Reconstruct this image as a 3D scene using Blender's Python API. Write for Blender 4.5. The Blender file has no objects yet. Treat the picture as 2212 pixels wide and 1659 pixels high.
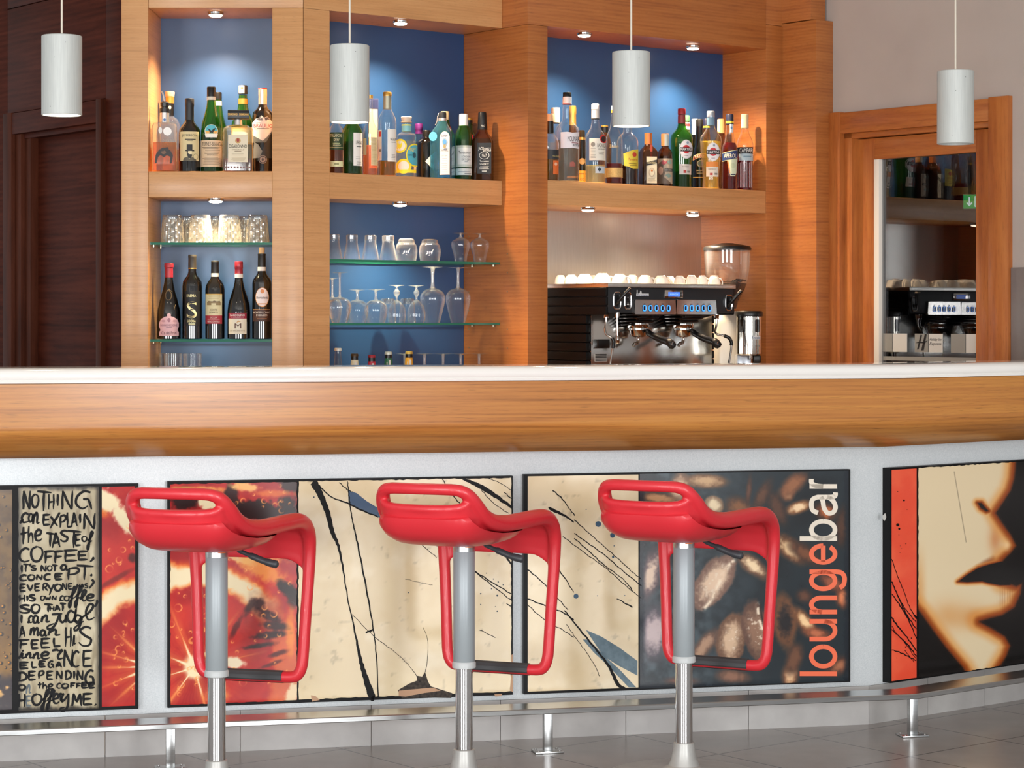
import bpy, bmesh, math, random
import numpy as np
from mathutils import Vector, Matrix
from mathutils.geometry import tessellate_polygon
random.seed(7)
rng = np.random.default_rng(7)
S = bpy.context.scene
COL = S.collection
# ---------------------------------------------------------------- camera
F, CX, CY, H = 4850.0, 1106.0, 688.0, 1.28      # focal length, principal column, horizon row (of 2212 x 1659), eye height
cam = bpy.data.cameras.new('camera')
cam.sensor_fit = 'HORIZONTAL'; cam.sensor_width = 36.0; cam.lens = 36.0 * F / 2212.0
cam.shift_y = -(829.5 - CY) / 2212.0
cam.clip_start = 0.05; cam.clip_end = 60
camo = bpy.data.objects.new('camera', cam); COL.objects.link(camo)
camo.location = (0, 0, H); camo.rotation_euler = (math.pi / 2, 0, 0)
S.camera = camo
# ---------------------------------------------------------------- view, world, daylight
S.view_settings.view_transform = 'Standard'; S.view_settings.look = 'None'
S.view_settings.gamma = 1.0; S.view_settings.use_curve_mapping = False
S.view_settings.exposure = 0.0
S.cycles.max_bounces = 10; S.cycles.transparent_max_bounces = 40; S.cycles.transmission_bounces = 8
S.cycles.sample_clamp_indirect = 6.0
W = bpy.data.worlds.new('daylight'); S.world = W; W.use_nodes = True
bg = W.node_tree.nodes['Background']; bg.inputs[0].default_value = (0.95, 0.97, 1.0, 1); bg.inputs[1].default_value = 0.6
def area(name, loc, target, sx, sy, power, color):
    l = bpy.data.lights.new(name, 'AREA'); l.shape = 'RECTANGLE'; l.size = sx; l.size_y = sy
    l.energy = power; l.color = color
    o = bpy.data.objects.new(name, l); COL.objects.link(o); o.location = loc
    o.rotation_euler = (Vector(target) - Vector(loc)).to_track_quat('-Z', 'Y').to_euler()
    return o
area('window_light', (3.6, -1.5, 1.3), (0.2, 6.8, 0.8), 2.2, 2.0, 235, (0.98, 0.99, 1.0))
area('window_light', (-0.6, -2.6, 1.3), (0.0, 6.8, 0.9), 2.2, 2.0, 235, (0.98, 0.99, 1.0))
area('window_light', (-4.4, -1.0, 1.3), (-0.5, 7.0, 1.0), 2.0, 2.0, 190, (0.98, 0.99, 1.0))
# ---------------------------------------------------------------- small helpers
def lin(c):
    c = c / 255.0
    return c / 12.92 if c <= 0.04045 else ((c + 0.055) / 1.055) ** 2.4
def rgb(h):
    if isinstance(h, str): h = (int(h[0:2], 16), int(h[2:4], 16), int(h[4:6], 16))
    return (lin(h[0]), lin(h[1]), lin(h[2]), 1.0)
class Plane:
    """a vertical plane through (x,y) running at angle a; t runs along it, depth goes away from the viewer"""
    def __init__(s, x, y, deg):
        s.x, s.y, s.a = x, y, math.radians(deg)
        s.d = (math.cos(s.a), math.sin(s.a)); s.i = (-math.sin(s.a), math.cos(s.a))
    def xy(s, t, dep=0.0): return (s.x + s.d[0] * t + s.i[0] * dep, s.y + s.d[1] * t + s.i[1] * dep)
    def t(s, px, dep=0.0):
        k = (px - CX) / F; x0, y0 = s.xy(0, dep)
        return (k * y0 - x0) / (s.d[0] - k * s.d[1])
    def z(s, px, py, dep=0.0):
        x, y = s.xy(s.t(px, dep), dep)
        return H - (py - CY) * y / F
    def tz(s, px, py, dep=0.0): return s.t(px, dep), s.z(px, py, dep)
def tag(o, label=None, cat=None, group=None, kind=None):
    for k, v in (('label', label), ('category', cat), ('group', group), ('kind', kind)):
        if v: o[k] = v
    return o
def thing(name, label, cat, loc=(0, 0, 0), rz=0.0, group=None, kind=None):
    o = bpy.data.objects.new(name, None); COL.objects.link(o)
    o.empty_display_size = 0.05
    o.location = loc; o.rotation_euler = (0, 0, rz)
    return tag(o, label, cat, group, kind)
def make(name, V, Fc, mats, parent=None, idx=None, smooth=35, mesh_only=False):
    me = bpy.data.meshes.new(name)
    me.from_pydata([tuple(v) for v in V], [], [tuple(f) for f in Fc])
    if not isinstance(mats, (list, tuple)): mats = [mats]
    for m in mats: me.materials.append(m)
    if idx is not None: me.polygons.foreach_set('material_index', idx)
    bm = bmesh.new(); bm.from_mesh(me); bmesh.ops.recalc_face_normals(bm, faces=bm.faces); bm.to_mesh(me); bm.free()
    if smooth:
        me.shade_smooth(); me.set_sharp_from_angle(angle=math.radians(smooth))
    me.update()
    if mesh_only: return me
    o = bpy.data.objects.new(name, me); COL.objects.link(o)
    if parent: o.parent = parent
    return o
class MB:
    """collects shapes into one mesh"""
    def __init__(s): s.V, s.F, s.I = [], [], []
    def add(s, V, Fc, i=0):
        n = len(s.V); s.V += [tuple(v) for v in V]; s.F += [tuple(k + n for k in f) for f in Fc]; s.I += [i] * len(Fc); return s
    def box(s, x0, x1, y0, y1, z0, z1, i=0, bev=0.0):
        if bev <= 0:
            V = [(x, y, z) for x in (x0, x1) for y in (y0, y1) for z in (z0, z1)]
            return s.add(V, [(0, 1, 3, 2), (4, 6, 7, 5), (0, 4, 5, 1), (2, 3, 7, 6), (0, 2, 6, 4), (1, 5, 7, 3)], i)
        bm = bmesh.new(); bmesh.ops.create_cube(bm, size=1)
        for v in bm.verts: v.co = (x0 + (v.co.x + .5) * (x1 - x0), y0 + (v.co.y + .5) * (y1 - y0), z0 + (v.co.z + .5) * (z1 - z0))
        bmesh.ops.bevel(bm, geom=list(bm.edges), offset=bev, segments=2, profile=0.5, affect='EDGES')
        bm.verts.index_update()
        s.add([v.co[:] for v in bm.verts], [[v.index for v in f.verts] for f in bm.faces], i); bm.free(); return s
    def prism(s, pts, y0, y1, i=0):
        """closed outline in (x,z), extruded along y"""
        n = len(pts); V = [(x, y0, z) for x, z in pts] + [(x, y1, z) for x, z in pts]
        tri = tessellate_polygon([[Vector((x, z, 0)) for x, z in pts]])
        Fc = [tuple(t) for t in tri] + [tuple(k + n for k in t[::-1]) for t in tri]
        Fc += [(k, (k + 1) % n, n + (k + 1) % n, n + k) for k in range(n)]
        return s.add(V, Fc, i)
    def tube(s, pts, rad, segs=12, closed=False, i=0, caps=True):
        pts = [Vector(p) for p in pts]; n = len(pts)
        if not isinstance(rad, (list, tuple)): rad = [rad] * n
        tg = []
        for k in range(n):
            a = pts[(k - 1) % n] if (closed or k > 0) else pts[k]; b = pts[(k + 1) % n] if (closed or k < n - 1) else pts[k]
            tg.append((b - a).normalized())
        u = Vector((0, 0, 1)) if abs(tg[0].z) < 0.9 else Vector((1, 0, 0))
        nrm = (u - tg[0] * u.dot(tg[0])).normalized(); fr = []
        for k in range(n):
            if k: 
                nrm = (nrm - tg[k] * nrm.dot(tg[k])).normalized()
            fr.append((nrm.copy(), tg[k].cross(nrm)))
        V = []
        for k in range(n):
            for j in range(segs):
                a = 2 * math.pi * j / segs
                V.append(pts[k] + rad[k] * (fr[k][0] * math.cos(a) + fr[k][1] * math.sin(a)))
        Fc = []; m = n if closed else n - 1
        off = 0
        if closed:   # match the twist at the join
            best = min(range(segs), key=lambda q: (V[q] - V[(n - 1) * segs]).length); off = best
        for k in range(m):
            for j in range(segs):
                a, b = k * segs + j, k * segs + (j + 1) % segs
                if closed and k == n - 1: c, d = (j + 1 + off) % segs, (j + off) % segs
                else: c, d = (k + 1) * segs + (j + 1) % segs, (k + 1) * segs + j
                Fc.append((a, b, c, d))
        if not closed and caps: Fc += [tuple(range(segs))[::-1], tuple(range((n - 1) * segs, n * segs))]
        return s.add(V, Fc, i)
    def loft(s, prof, segs=28, i=0, cap0=True, cap1=True, c=(0, 0, 0), yr=1.0, rot=0.0):
        """stacked superellipse sections (r, z[, power])"""
        V = []
        for q in prof:
            r, z = q[0], q[1]; p = q[2] if len(q) > 2 else 2.0
            for j in range(segs):
                a = 2 * math.pi * (j + .5) / segs; ca, sa = math.cos(a), math.sin(a)
                x = r * math.copysign(abs(ca) ** (2 / p), ca); y = yr * r * math.copysign(abs(sa) ** (2 / p), sa)
                if rot: x, y = x * math.cos(rot) - y * math.sin(rot), x * math.sin(rot) + y * math.cos(rot)
                V.append((c[0] + x, c[1] + y, c[2] + z))
        Fc = []; n = len(prof)
        for k in range(n - 1):
            for j in range(segs):
                Fc.append((k * segs + j, k * segs + (j + 1) % segs, (k + 1) * segs + (j + 1) % segs, (k + 1) * segs + j))
        if cap0: Fc.append(tuple(range(segs))[::-1])
        if cap1: Fc.append(tuple(range((n - 1) * segs, n * segs)))
        return s.add(V, Fc, i)
    def done(s, name, mats, parent=None, smooth=35, mesh_only=False):
        return make(name, s.V, s.F, mats, parent, s.I, smooth, mesh_only)
def box(name, x0, x1, y0, y1, z0, z1, m, parent=None, bev=0.0015):
    return MB().box(x0, x1, y0, y1, z0, z1, 0, bev).done(name, m, parent, smooth=30)
def smoothpath(pts, n=8, closed=False):
    P = [Vector(p) for p in pts]; N = len(P); out = []
    for k in range(N if closed else N - 1):
        p0 = P[(k - 1) % N] if (closed or k > 0) else P[0]; p1 = P[k]; p2 = P[(k + 1) % N]
        p3 = P[(k + 2) % N] if (closed or k + 2 < N) else P[-1]
        for j in range(n):
            t = j / n
            out.append(0.5 * ((2 * p1) + (p2 - p0) * t + (2 * p0 - 5 * p1 + 4 * p2 - p3) * t * t + (3 * p1 - p0 - 3 * p2 + p3) * t ** 3))
    if not closed: out.append(P[-1])
    return out
def sweep(name, path, prof, mats, parent, closed_prof=True, smooth=30):
    """profile (d towards the viewer, z) carried along a 2-D path with mitred corners"""
    n = len(path); M = []
    for k in range(n):
        ns = []
        for a, b in ((k - 1, k), (k, k + 1)):
            if a < 0 or b >= n: continue
            dx, dy = path[b][0] - path[a][0], path[b][1] - path[a][1]; L = math.hypot(dx, dy)
            ns.append((dy / L, -dx / L))
        if len(ns) == 1: M.append(ns[0])
        else:
            k2 = 1 + ns[0][0] * ns[1][0] + ns[0][1] * ns[1][1]
            M.append(((ns[0][0] + ns[1][0]) / k2, (ns[0][1] + ns[1][1]) / k2))
    V = []; m = len(prof)
    for k in range(n):
        for d, z in prof: V.append((path[k][0] + M[k][0] * d, path[k][1] + M[k][1] * d, z))
    Fc = [(k * m + j, k * m + (j + 1) % m, (k + 1) * m + (j + 1) % m, (k + 1) * m + j) for k in range(n - 1) for j in range(m)]
    tri = tessellate_polygon([[Vector((d, z, 0)) for d, z in prof]])
    Fc += [tuple(t) for t in tri] + [tuple((n - 1) * m + q for q in t) for t in tri]
    return make(name, V, Fc, mats, parent, None, smooth)
_text = {}
def text_geo(s):
    """flat outline of a word as triangles, bounding box scaled to 0..1"""
    if s not in _text:
        cu = bpy.data.curves.new('word', 'FONT'); cu.body = s; cu.resolution_u = 3; cu.fill_mode = 'FRONT'
        o = bpy.data.objects.new('word', cu); COL.objects.link(o)
        bpy.context.view_layer.update()
        me = bpy.data.meshes.new_from_object(o.evaluated_get(bpy.context.evaluated_depsgraph_get()))
        V = [(v.co.x, v.co.y) for v in me.vertices]; Fc = [tuple(p.vertices) for p in me.polygons]
        bpy.data.objects.remove(o); bpy.data.curves.remove(cu); bpy.data.meshes.remove(me)
        xs = [v[0] for v in V]; ys = [v[1] for v in V]
        x0, x1, y0, y1 = min(xs), max(xs), min(ys), max(ys)
        _text[s] = ([((x - x0) / (x1 - x0 + 1e-9), (y - y0) / (y1 - y0 + 1e-9)) for x, y in V], Fc)
    return _text[s]
# ---------------------------------------------------------------- materials
def newmat(name):
    m = bpy.data.materials.new(name); m.use_nodes = True
    return m, m.node_tree, m.node_tree.nodes['Principled BSDF']
_mats = {}
def pm(col, rough=0.5, metal=0.0, coat=0.0, spec=0.5, emit=0.0, name=None):
    key = (col, rough, metal, coat, spec, emit)
    if key not in _mats:
        m, nt, b = newmat(name or 'plain'); c = rgb(col)
        b.inputs['Base Color'].default_value = c; b.inputs['Roughness'].default_value = rough
        b.inputs['Metallic'].default_value = metal; b.inputs['Specular IOR Level'].default_value = spec
        b.inputs['Coat Weight'].default_value = coat; b.inputs['Coat Roughness'].default_value = 0.08
        if emit: b.inputs['Emission Color'].default_value = c; b.inputs['Emission Strength'].default_value = emit
        _mats[key] = m
    return _mats[key]
def lnk(nt, a, b): nt.links.new(a, b)
def nd(nt, t, **kw):
    n = nt.nodes.new(t)
    for k, v in kw.items(): setattr(n, k, v)
    return n
def ramp(nt, stops):
    r = nd(nt, 'ShaderNodeValToRGB'); e = r.color_ramp.elements
    while len(e) < len(stops): e.new(0.5)
    for k, (p, c) in enumerate(stops): e[k].position = p; e[k].color = c if len(c) == 4 else (*c, 1)
    return r
def wood(name, dark, mid, light, sc, rough=0.38, coat=0.15, figure=0.5, pores=0.5, spec=.5):
    """veneer: stretched noise grain in object space, sc = scale across x, y, z"""
    m, nt, b = newmat(name)
    tc = nd(nt, 'ShaderNodeTexCoord'); mp = nd(nt, 'ShaderNodeMapping'); mp.inputs['Scale'].default_value = sc
    lnk(nt, tc.outputs['Object'], mp.inputs[0])
    n1 = nd(nt, 'ShaderNodeTexNoise'); n1.inputs['Scale'].default_value = 1.0; n1.inputs['Detail'].default_value = 6; n1.inputs['Distortion'].default_value = 1.2 * figure
    n2 = nd(nt, 'ShaderNodeTexNoise'); n2.inputs['Scale'].default_value = 5.0; n2.inputs['Detail'].default_value = 4; n2.inputs['Roughness'].default_value = 0.7
    w = nd(nt, 'ShaderNodeTexWave'); w.wave_type = 'RINGS'; w.inputs['Scale'].default_value = 0.55; w.inputs['Distortion'].default_value = 9.0; w.inputs['Detail'].default_value = 3; w.inputs['Detail Scale'].default_value = 0.7
    for q in (n1, n2, w): lnk(nt, mp.outputs[0], q.inputs['Vector'])
    a = nd(nt, 'ShaderNodeMath', operation='MULTIPLY_ADD'); lnk(nt, w.outputs['Fac'], a.inputs[0]); a.inputs[1].default_value = 0.22 * figure; lnk(nt, n1.outputs['Fac'], a.inputs[2])
    c = nd(nt, 'ShaderNodeMath', operation='MULTIPLY_ADD'); lnk(nt, n2.outputs['Fac'], c.inputs[0]); c.inputs[1].default_value = 0.35; lnk(nt, a.outputs[0], c.inputs[2])
    r = ramp(nt, [(0.45, rgb(dark)), (0.68, rgb(mid)), (0.95, rgb(light))]); lnk(nt, c.outputs[0], r.inputs[0])
    mp2 = nd(nt, 'ShaderNodeMapping'); mp2.inputs['Scale'].default_value = tuple(q * 7 for q in sc); lnk(nt, tc.outputs['Object'], mp2.inputs[0])
    n3 = nd(nt, 'ShaderNodeTexNoise'); n3.inputs['Scale'].default_value = 1.6; n3.inputs['Detail'].default_value = 2; lnk(nt, mp2.outputs[0], n3.inputs['Vector'])
    r3 = ramp(nt, [(0.60, (1, 1, 1, 1)), (0.72, (1 - .5 * pores,) * 3 + (1,))]); lnk(nt, n3.outputs['Fac'], r3.inputs[0])
    mx = nd(nt, 'ShaderNodeMix', data_type='RGBA', blend_type='MULTIPLY'); mx.inputs[0].default_value = 1.0
    lnk(nt, r.outputs[0], mx.inputs[6]); lnk(nt, r3.outputs[0], mx.inputs[7]); lnk(nt, mx.outputs[2], b.inputs['Base Color'])
    b.inputs['Roughness'].default_value = rough; b.inputs['Coat Weight'].default_value = coat; b.inputs['Coat Roughness'].default_value = 0.2; b.inputs['Specular IOR Level'].default_value = spec
    bp = nd(nt, 'ShaderNodeBump'); bp.inputs['Strength'].default_value = 0.06; bp.inputs['Distance'].default_value = 0.002
    lnk(nt, n2.outputs['Fac'], bp.inputs['Height']); lnk(nt, bp.outputs[0], b.inputs['Normal'])
    return m
def noisy(name, c0, c1, scale, rough=0.5, metal=0.0, bump=0.0, coat=0.0, stretch=(1, 1, 1), spec=0.5, rvar=0.0):
    m, nt, b = newmat(name)
    tc = nd(nt, 'ShaderNodeTexCoord'); mp = nd(nt, 'ShaderNodeMapping'); mp.inputs['Scale'].default_value = stretch
    n = nd(nt, 'ShaderNodeTexNoise'); n.inputs['Scale'].default_value = scale; n.inputs['Detail'].default_value = 5
    lnk(nt, tc.outputs['Object'], mp.inputs[0]); lnk(nt, mp.outputs[0], n.inputs['Vector'])
    r = ramp(nt, [(0.3, rgb(c0)), (0.7, rgb(c1))]); lnk(nt, n.outputs['Fac'], r.inputs[0]); lnk(nt, r.outputs[0], b.inputs['Base Color'])
    b.inputs['Roughness'].default_value = rough; b.inputs['Metallic'].default_value = metal; b.inputs['Coat Weight'].default_value = coat
    b.inputs['Specular IOR Level'].default_value = spec
    if rvar:
        q = nd(nt, 'ShaderNodeMapRange'); q.inputs[3].default_value = rough - rvar; q.inputs[4].default_value = rough + rvar
        lnk(nt, n.outputs['Fac'], q.inputs[0]); lnk(nt, q.outputs[0], b.inputs['Roughness'])
    if bump:
        bp = nd(nt, 'ShaderNodeBump'); bp.inputs['Strength'].default_value = bump; bp.inputs['Distance'].default_value = 0.002
        lnk(nt, n.outputs['Fac'], bp.inputs['Height']); lnk(nt, bp.outputs[0], b.inputs['Normal'])
    return m
def glass(name, tint, edge=0.85, base=0.05, rough=0.02, powr=3.0, milky=0.0, milkcol=(1, 1, 1, 1), rim=0.0):
    """thin-walled glass: tinted see-through mixed with mirror reflection towards grazing angles"""
    m, nt, b = newmat(name); nt.nodes.remove(b); out = nt.nodes['Material Output']
    tr = nd(nt, 'ShaderNodeBsdfTransparent'); tr.inputs[0].default_value = (*tint, 1)
    gl = nd(nt, 'ShaderNodeBsdfGlossy'); gl.inputs['Roughness'].default_value = rough; gl.inputs[0].default_value = (1, 1, 1, 1)
    lw = nd(nt, 'ShaderNodeLayerWeight'); lw.inputs[0].default_value = 0.5
    pw = nd(nt, 'ShaderNodeMath', operation='POWER'); lnk(nt, lw.outputs['Facing'], pw.inputs[0]); pw.inputs[1].default_value = powr
    ma = nd(nt, 'ShaderNodeMath', operation='MULTIPLY_ADD', use_clamp=True); lnk(nt, pw.outputs[0], ma.inputs[0]); ma.inputs[1].default_value = edge; ma.inputs[2].default_value = base
    mx = nd(nt, 'ShaderNodeMixShader'); lnk(nt, ma.outputs[0], mx.inputs[0])
    if milky or rim:
        tl = nd(nt, 'ShaderNodeBsdfTranslucent'); tl.inputs[0].default_value = milkcol
        df = nd(nt, 'ShaderNodeBsdfDiffuse'); df.inputs[0].default_value = milkcol
        m0 = nd(nt, 'ShaderNodeMixShader'); m0.inputs[0].default_value = 0.5; lnk(nt, tl.outputs[0], m0.inputs[1]); lnk(nt, df.outputs[0], m0.inputs[2])
        m1 = nd(nt, 'ShaderNodeMixShader'); m1.inputs[0].default_value = milky
        if rim:
            rp = nd(nt, 'ShaderNodeMath', operation='POWER'); lnk(nt, lw.outputs['Facing'], rp.inputs[0]); rp.inputs[1].default_value = 3.0
            rm_ = nd(nt, 'ShaderNodeMath', operation='MULTIPLY_ADD', use_clamp=True); lnk(nt, rp.outputs[0], rm_.inputs[0]); rm_.inputs[1].default_value = rim; rm_.inputs[2].default_value = milky
            lnk(nt, rm_.outputs[0], m1.inputs[0])
        lnk(nt, tr.outputs[0], m1.inputs[1]); lnk(nt, m0.outputs[0], m1.inputs[2])
        lnk(nt, m1.outputs[0], mx.inputs[1])
    else: lnk(nt, tr.outputs[0], mx.inputs[1])
    lnk(nt, gl.outputs[0], mx.inputs[2]); lnk(nt, mx.outputs[0], out.inputs[0])
    return m
def paint_mat(name, rough=0.3, coat=0.5):
    m, nt, b = newmat(name); a = nd(nt, 'ShaderNodeAttribute'); a.attribute_name = 'paint'
    lnk(nt, a.outputs['Color'], b.inputs['Base Color']); b.inputs['Roughness'].default_value = rough
    b.inputs['Coat Weight'].default_value = coat; b.inputs['Coat Roughness'].default_value = 0.12
    return m
OAK = wood('oak_veneer', 'b58352', 'c48f5b', 'cb9864', (3.2, 3.2, 60), figure=0.5)
OAKR = wood('oak_veneer_warm', '94542a', 'a6622f', 'b06c36', (3.0, 3.0, 44), figure=0.9)
BARWOOD = wood('bar_front_veneer', '98602c', 'b47538', 'c3853f', (1.3, 1.3, 50), rough=0.3, coat=0.3, figure=0.6, pores=.7)
DOORWOOD = wood('door_veneer', '8f4a1e', 'a9602b', 'b97237', (30, 30, 2.0), figure=0.3)
DOORWOODH = wood('door_veneer_across', '8f4a1e', 'a9602b', 'b97237', (2.0, 2.0, 30), figure=0.3)
DARKWOOD = wood('dark_veneer', '36160d', '4a1f13', '5a2a1c', (2.4, 2.4, 26), figure=0.6, rough=0.5, coat=0.0, spec=.12)
DARKWOODV = wood('dark_veneer_upright', '3a1a10', '4e2617', '5c3020', (26, 26, 2.0), figure=0.3, rough=0.5, coat=0.0, spec=.15)
BLUE = noisy('blue_laminate', '1c406c', '1f4675', 3, rough=0.38, spec=0.8)
STEEL = noisy('brushed_steel', 'd0cec8', 'd8d6d0', 30, rough=0.34, metal=1.0, stretch=(6, 6, 0.3))
CHROME = pm('dcdcdc', 0.06, 1.0, name='chrome')
SATIN = noisy('satin_steel', 'b4b6b6', 'cacccc', 20, rough=0.28, metal=1.0, stretch=(0.3, 0.3, 6))
BARMETAL = noisy('silver_panel', 'cad1d4', 'dde2e4', 260, rough=0.45, metal=0.2, bump=0.1)
WHITETOP = pm('ece9e4', 0.07, coat=0.6, name='white_top')
BLACK = pm('0b0b0c', 0.35, name='black'); BLACKG = pm('08080a', 0.08, coat=0.5, name='gloss_black')
RUBBER = pm('3d3e40', 0.55, name='grey_rubber')
RED = pm('d22a35', 0.36, coat=0.15, name='red_plastic')
LAMPGLOW = pm('fff0d8', 0.5, emit=9.0, name='lamp_glow')
# ================================================================ setting
L = Plane(-1.3574, 7.8, 0.0)          # left bay of the back bar
Mb = Plane(-0.7253, 7.8, 38.5)        # middle bay
R = Plane(0.0577, 8.23, 38.5)         # right bay
D = Plane(1.281, 8.965, -51.5)        # wall with the glazed door
K = Plane(-1.541, 8.41, -51.5)        # dark wall with the panelled door
C1 = Plane(-1.479, 6.487, 12.86)      # bar front, long run
TC = 2.672
C2 = Plane(*C1.xy(TC), 38.0)          # bar front, short run beyond the corner
def struct(o): o['kind'] = 'structure'; return o
def floor_mat():
    m, nt, b = newmat('porcelain_floor'); tc = nd(nt, 'ShaderNodeTexCoord'); mp = nd(nt, 'ShaderNodeMapping')
    mp.vector_type = 'TEXTURE'; mp.inputs['Location'].default_value = (0.6067, 6.597, 0); mp.inputs['Rotation'].default_value = (0, 0, math.radians(38.5))
    br = nd(nt, 'ShaderNodeTexBrick'); br.offset = 0.0; br.inputs['Scale'].default_value = 1.0; br.inputs['Mortar Size'].default_value = 0.0028
    br.inputs['Brick Width'].default_value = 0.41; br.inputs['Row Height'].default_value = 0.375; br.inputs['Mortar'].default_value = rgb('3c3836')
    lnk(nt, tc.outputs['Object'], mp.inputs[0]); lnk(nt, mp.outputs[0], br.inputs['Vector'])
    n = nd(nt, 'ShaderNodeTexNoise'); n.inputs['Scale'].default_value = 5; n.inputs['Detail'].default_value = 7; lnk(nt, tc.outputs['Object'], n.inputs['Vector'])
    r = ramp(nt, [(0.25, rgb('8f8984')), (0.75, rgb('9d9792'))]); lnk(nt, n.outputs['Fac'], r.inputs[0])
    lnk(nt, r.outputs[0], br.inputs['Color1']); lnk(nt, r.outputs[0], br.inputs['Color2']); lnk(nt, br.outputs['Color'], b.inputs['Base Color'])
    q = nd(nt, 'ShaderNodeMapRange'); q.inputs[3].default_value = 0.20; q.inputs[4].default_value = 0.28; lnk(nt, n.outputs['Fac'], q.inputs[0]); lnk(nt, q.outputs[0], b.inputs['Roughness'])
    return m
struct(box('floor', -6, 6, -4, 13, -0.1, 0, floor_mat(), bev=0))
struct(box('ceiling', -6, 6, -2.5, 13, 3.2, 3.3, pm('e6e3de', 0.8), bev=0))
PLASTER = noisy('warm_grey_paint', 'aca199', 'b3a8a0', 4, rough=0.75)
TILE = noisy('grey_wall_tile', '77706e', '85807d', 8, rough=0.4)
# ---- right wall with the glazed door
dr = thing('wall_right', None, None, (D.x, D.y, 0), D.a, kind='structure')
tO = D.t(1797); tE = D.t(2187)
zc = D.z(2187, 207)                     # head of the casing
w = MB(); w.prism([(-.3, 0), (tO + .02, 0), (tO + .02, zc - .01), (tE - .02, zc - .01), (tE - .02, 0), (3.6, 0), (3.6, 3.2), (-.3, 3.2)], 0, .12)
w.done('wall_surface', PLASTER, dr, 0)
zt = D.z(2195, 578)
tl = MB()
for k in range(9):
    for j, (z0, z1) in enumerate(((0, .36), (.363, .726), (.729, 1.09), (1.093, zt))):
        tl.box(tE + 0.002 + k * .4, tE + .399 + k * .4, -0.012, 0.0, z0, z1, 0, 0.001)
tl.done('tile_dado', TILE, dr)
cs = thing('trim_door_casing', None, None, (D.x, D.y, 0), D.a, kind='structure')
tA = D.t(1823); tB = D.t(2144)
zb = 0.5 * (D.z(1823, 289) + D.z(2144, 262))
box('casing_upright', tO - .005, tA, -0.025, 0.13, 0, zc, DOORWOOD, cs); box('casing_upright', tB, tE, -0.025, 0.13, 0, zc, DOORWOOD, cs)
box('casing_head', tA, tB, -0.022, 0.13, zb, zc - 0.004, DOORWOODH, cs)
box('jamb', tA, D.t(1840), 0.0, 0.13, 0, zb, DOORWOOD, cs); box('jamb', tB - 0.012, tB, 0.0, 0.13, 0, zb, DOORWOOD, cs)
box('jamb_head', tA, tB, 0.0, 0.13, zb - .02, zb, DOORWOODH, cs)
# door leaf, set back in the frame
d2 = thing('door_2', None, None, (D.x, D.y, 0), D.a, kind='structure')
dd = 0.035
a0, a1, g0, g1, b1 = D.t(1843, dd), D.t(1889, dd), D.t(1900, dd), D.t(2108, dd), tB - 0.015
ztop = 0.5 * (D.z(1900, 343.5, dd) + D.z(2108, 329, dd)); zbot = D.z(1950, 781, dd) - 0.02
box('stile', a0, a1, dd, dd + .045, 0.01, zb - .023, DOORWOOD, d2); box('stile', g1, b1, dd, dd + .045, 0.01, zb - .023, DOORWOOD, d2)
box('top_rail', a1, g1, dd, dd + .045, ztop, zb - .023, DOORWOODH, d2); box('bottom_rail', a1, g1, dd, dd + .045, 0.01, 0.95, DOORWOODH, d2)
box('glazing_bead', a1, g0, dd - .004, dd + .04, 0.95, ztop, pm('e9e2d6', 0.4), d2)
PANE = glass('door_pane', (0.55, 0.57, 0.6), edge=0.6, base=0.09, rough=0.0, powr=4)
pane = box('pane', a1, g1, dd + .016, dd + .024, 0.95, ztop, PANE, d2, bev=0)
st = MB()
FR1, FR2 = pm('8b8a84', 0.6), pm('c9c8c2', 0.6); INK = pm('141416', 0.5)
def sq(p0, p1, y0, y1, i): st.box(D.t(p0, dd), D.t(p1, dd), dd + .0135, dd + .0157, D.z(1990, y1, dd), D.z(1990, y0, dd), i)
for p0, p1, i in ((1901, 1922, 0), (1923.5, 1954, 1), (1971, 1999.5, 0), (2001, 2031, 1), (2049, 2080, 0), (2081.5, 2107, 1)): sq(p0, p1, 721, 761, i)
sq(1901, 2107, 771, 780, 0)
def flat_text(mb, s, cx, cy, w, h, y, i, shear=0.0):
    V, Fc = text_geo(s)
    mb.add([(cx + (x - .5 + shear * (q - .5)) * w, y, cy + (q - .5) * h) for x, q in V], Fc, i)
def dtext(s, px, py, w, h, shear=0.0):
    yy = D.xy(D.t(px, dd), dd)[1] / F
    c = (D.t(px + w / 2, dd) - D.t(px - w / 2, dd))
    flat_text(st, s, D.t(px, dd), D.z(px, py, dd), c, h * yy, dd + .0128, 2, shear)
dtext('Holiday Inn', 2016, 734, 25, 8, .1); dtext('Express', 2016, 743.5, 25, 9, .1)
# the slanted letter-like emblem
def dpoly(pts, i):
    P = [(D.t(x, dd), dd + .0128, D.z(x, y, dd)) for x, y in pts]; st.add(P, [tuple(range(len(P)))], i)
dpoly([(1976, 755), (1979.5, 755), (1987, 724), (1983.5, 723)], 2); dpoly([(1985, 757), (1990.5, 757), (1997, 722), (1993, 721)], 2)
dpoly([(1973, 741), (1979, 738), (1992, 738.5), (1999, 735), (1993, 742), (1980, 741)], 2)
st.done('frosted_stickers', [FR1, FR2, INK], d2, 0)
# store room behind the door; near-black wall colour stands for its darkness
sr = thing('wall_store_room', None, None, (D.x, D.y, 0), D.a, kind='structure')
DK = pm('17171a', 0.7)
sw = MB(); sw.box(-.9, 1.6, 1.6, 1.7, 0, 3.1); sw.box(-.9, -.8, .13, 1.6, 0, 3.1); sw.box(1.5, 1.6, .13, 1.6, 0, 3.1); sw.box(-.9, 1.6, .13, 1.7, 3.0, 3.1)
sw.done('store_room_walls', DK, sr, 0)
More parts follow.
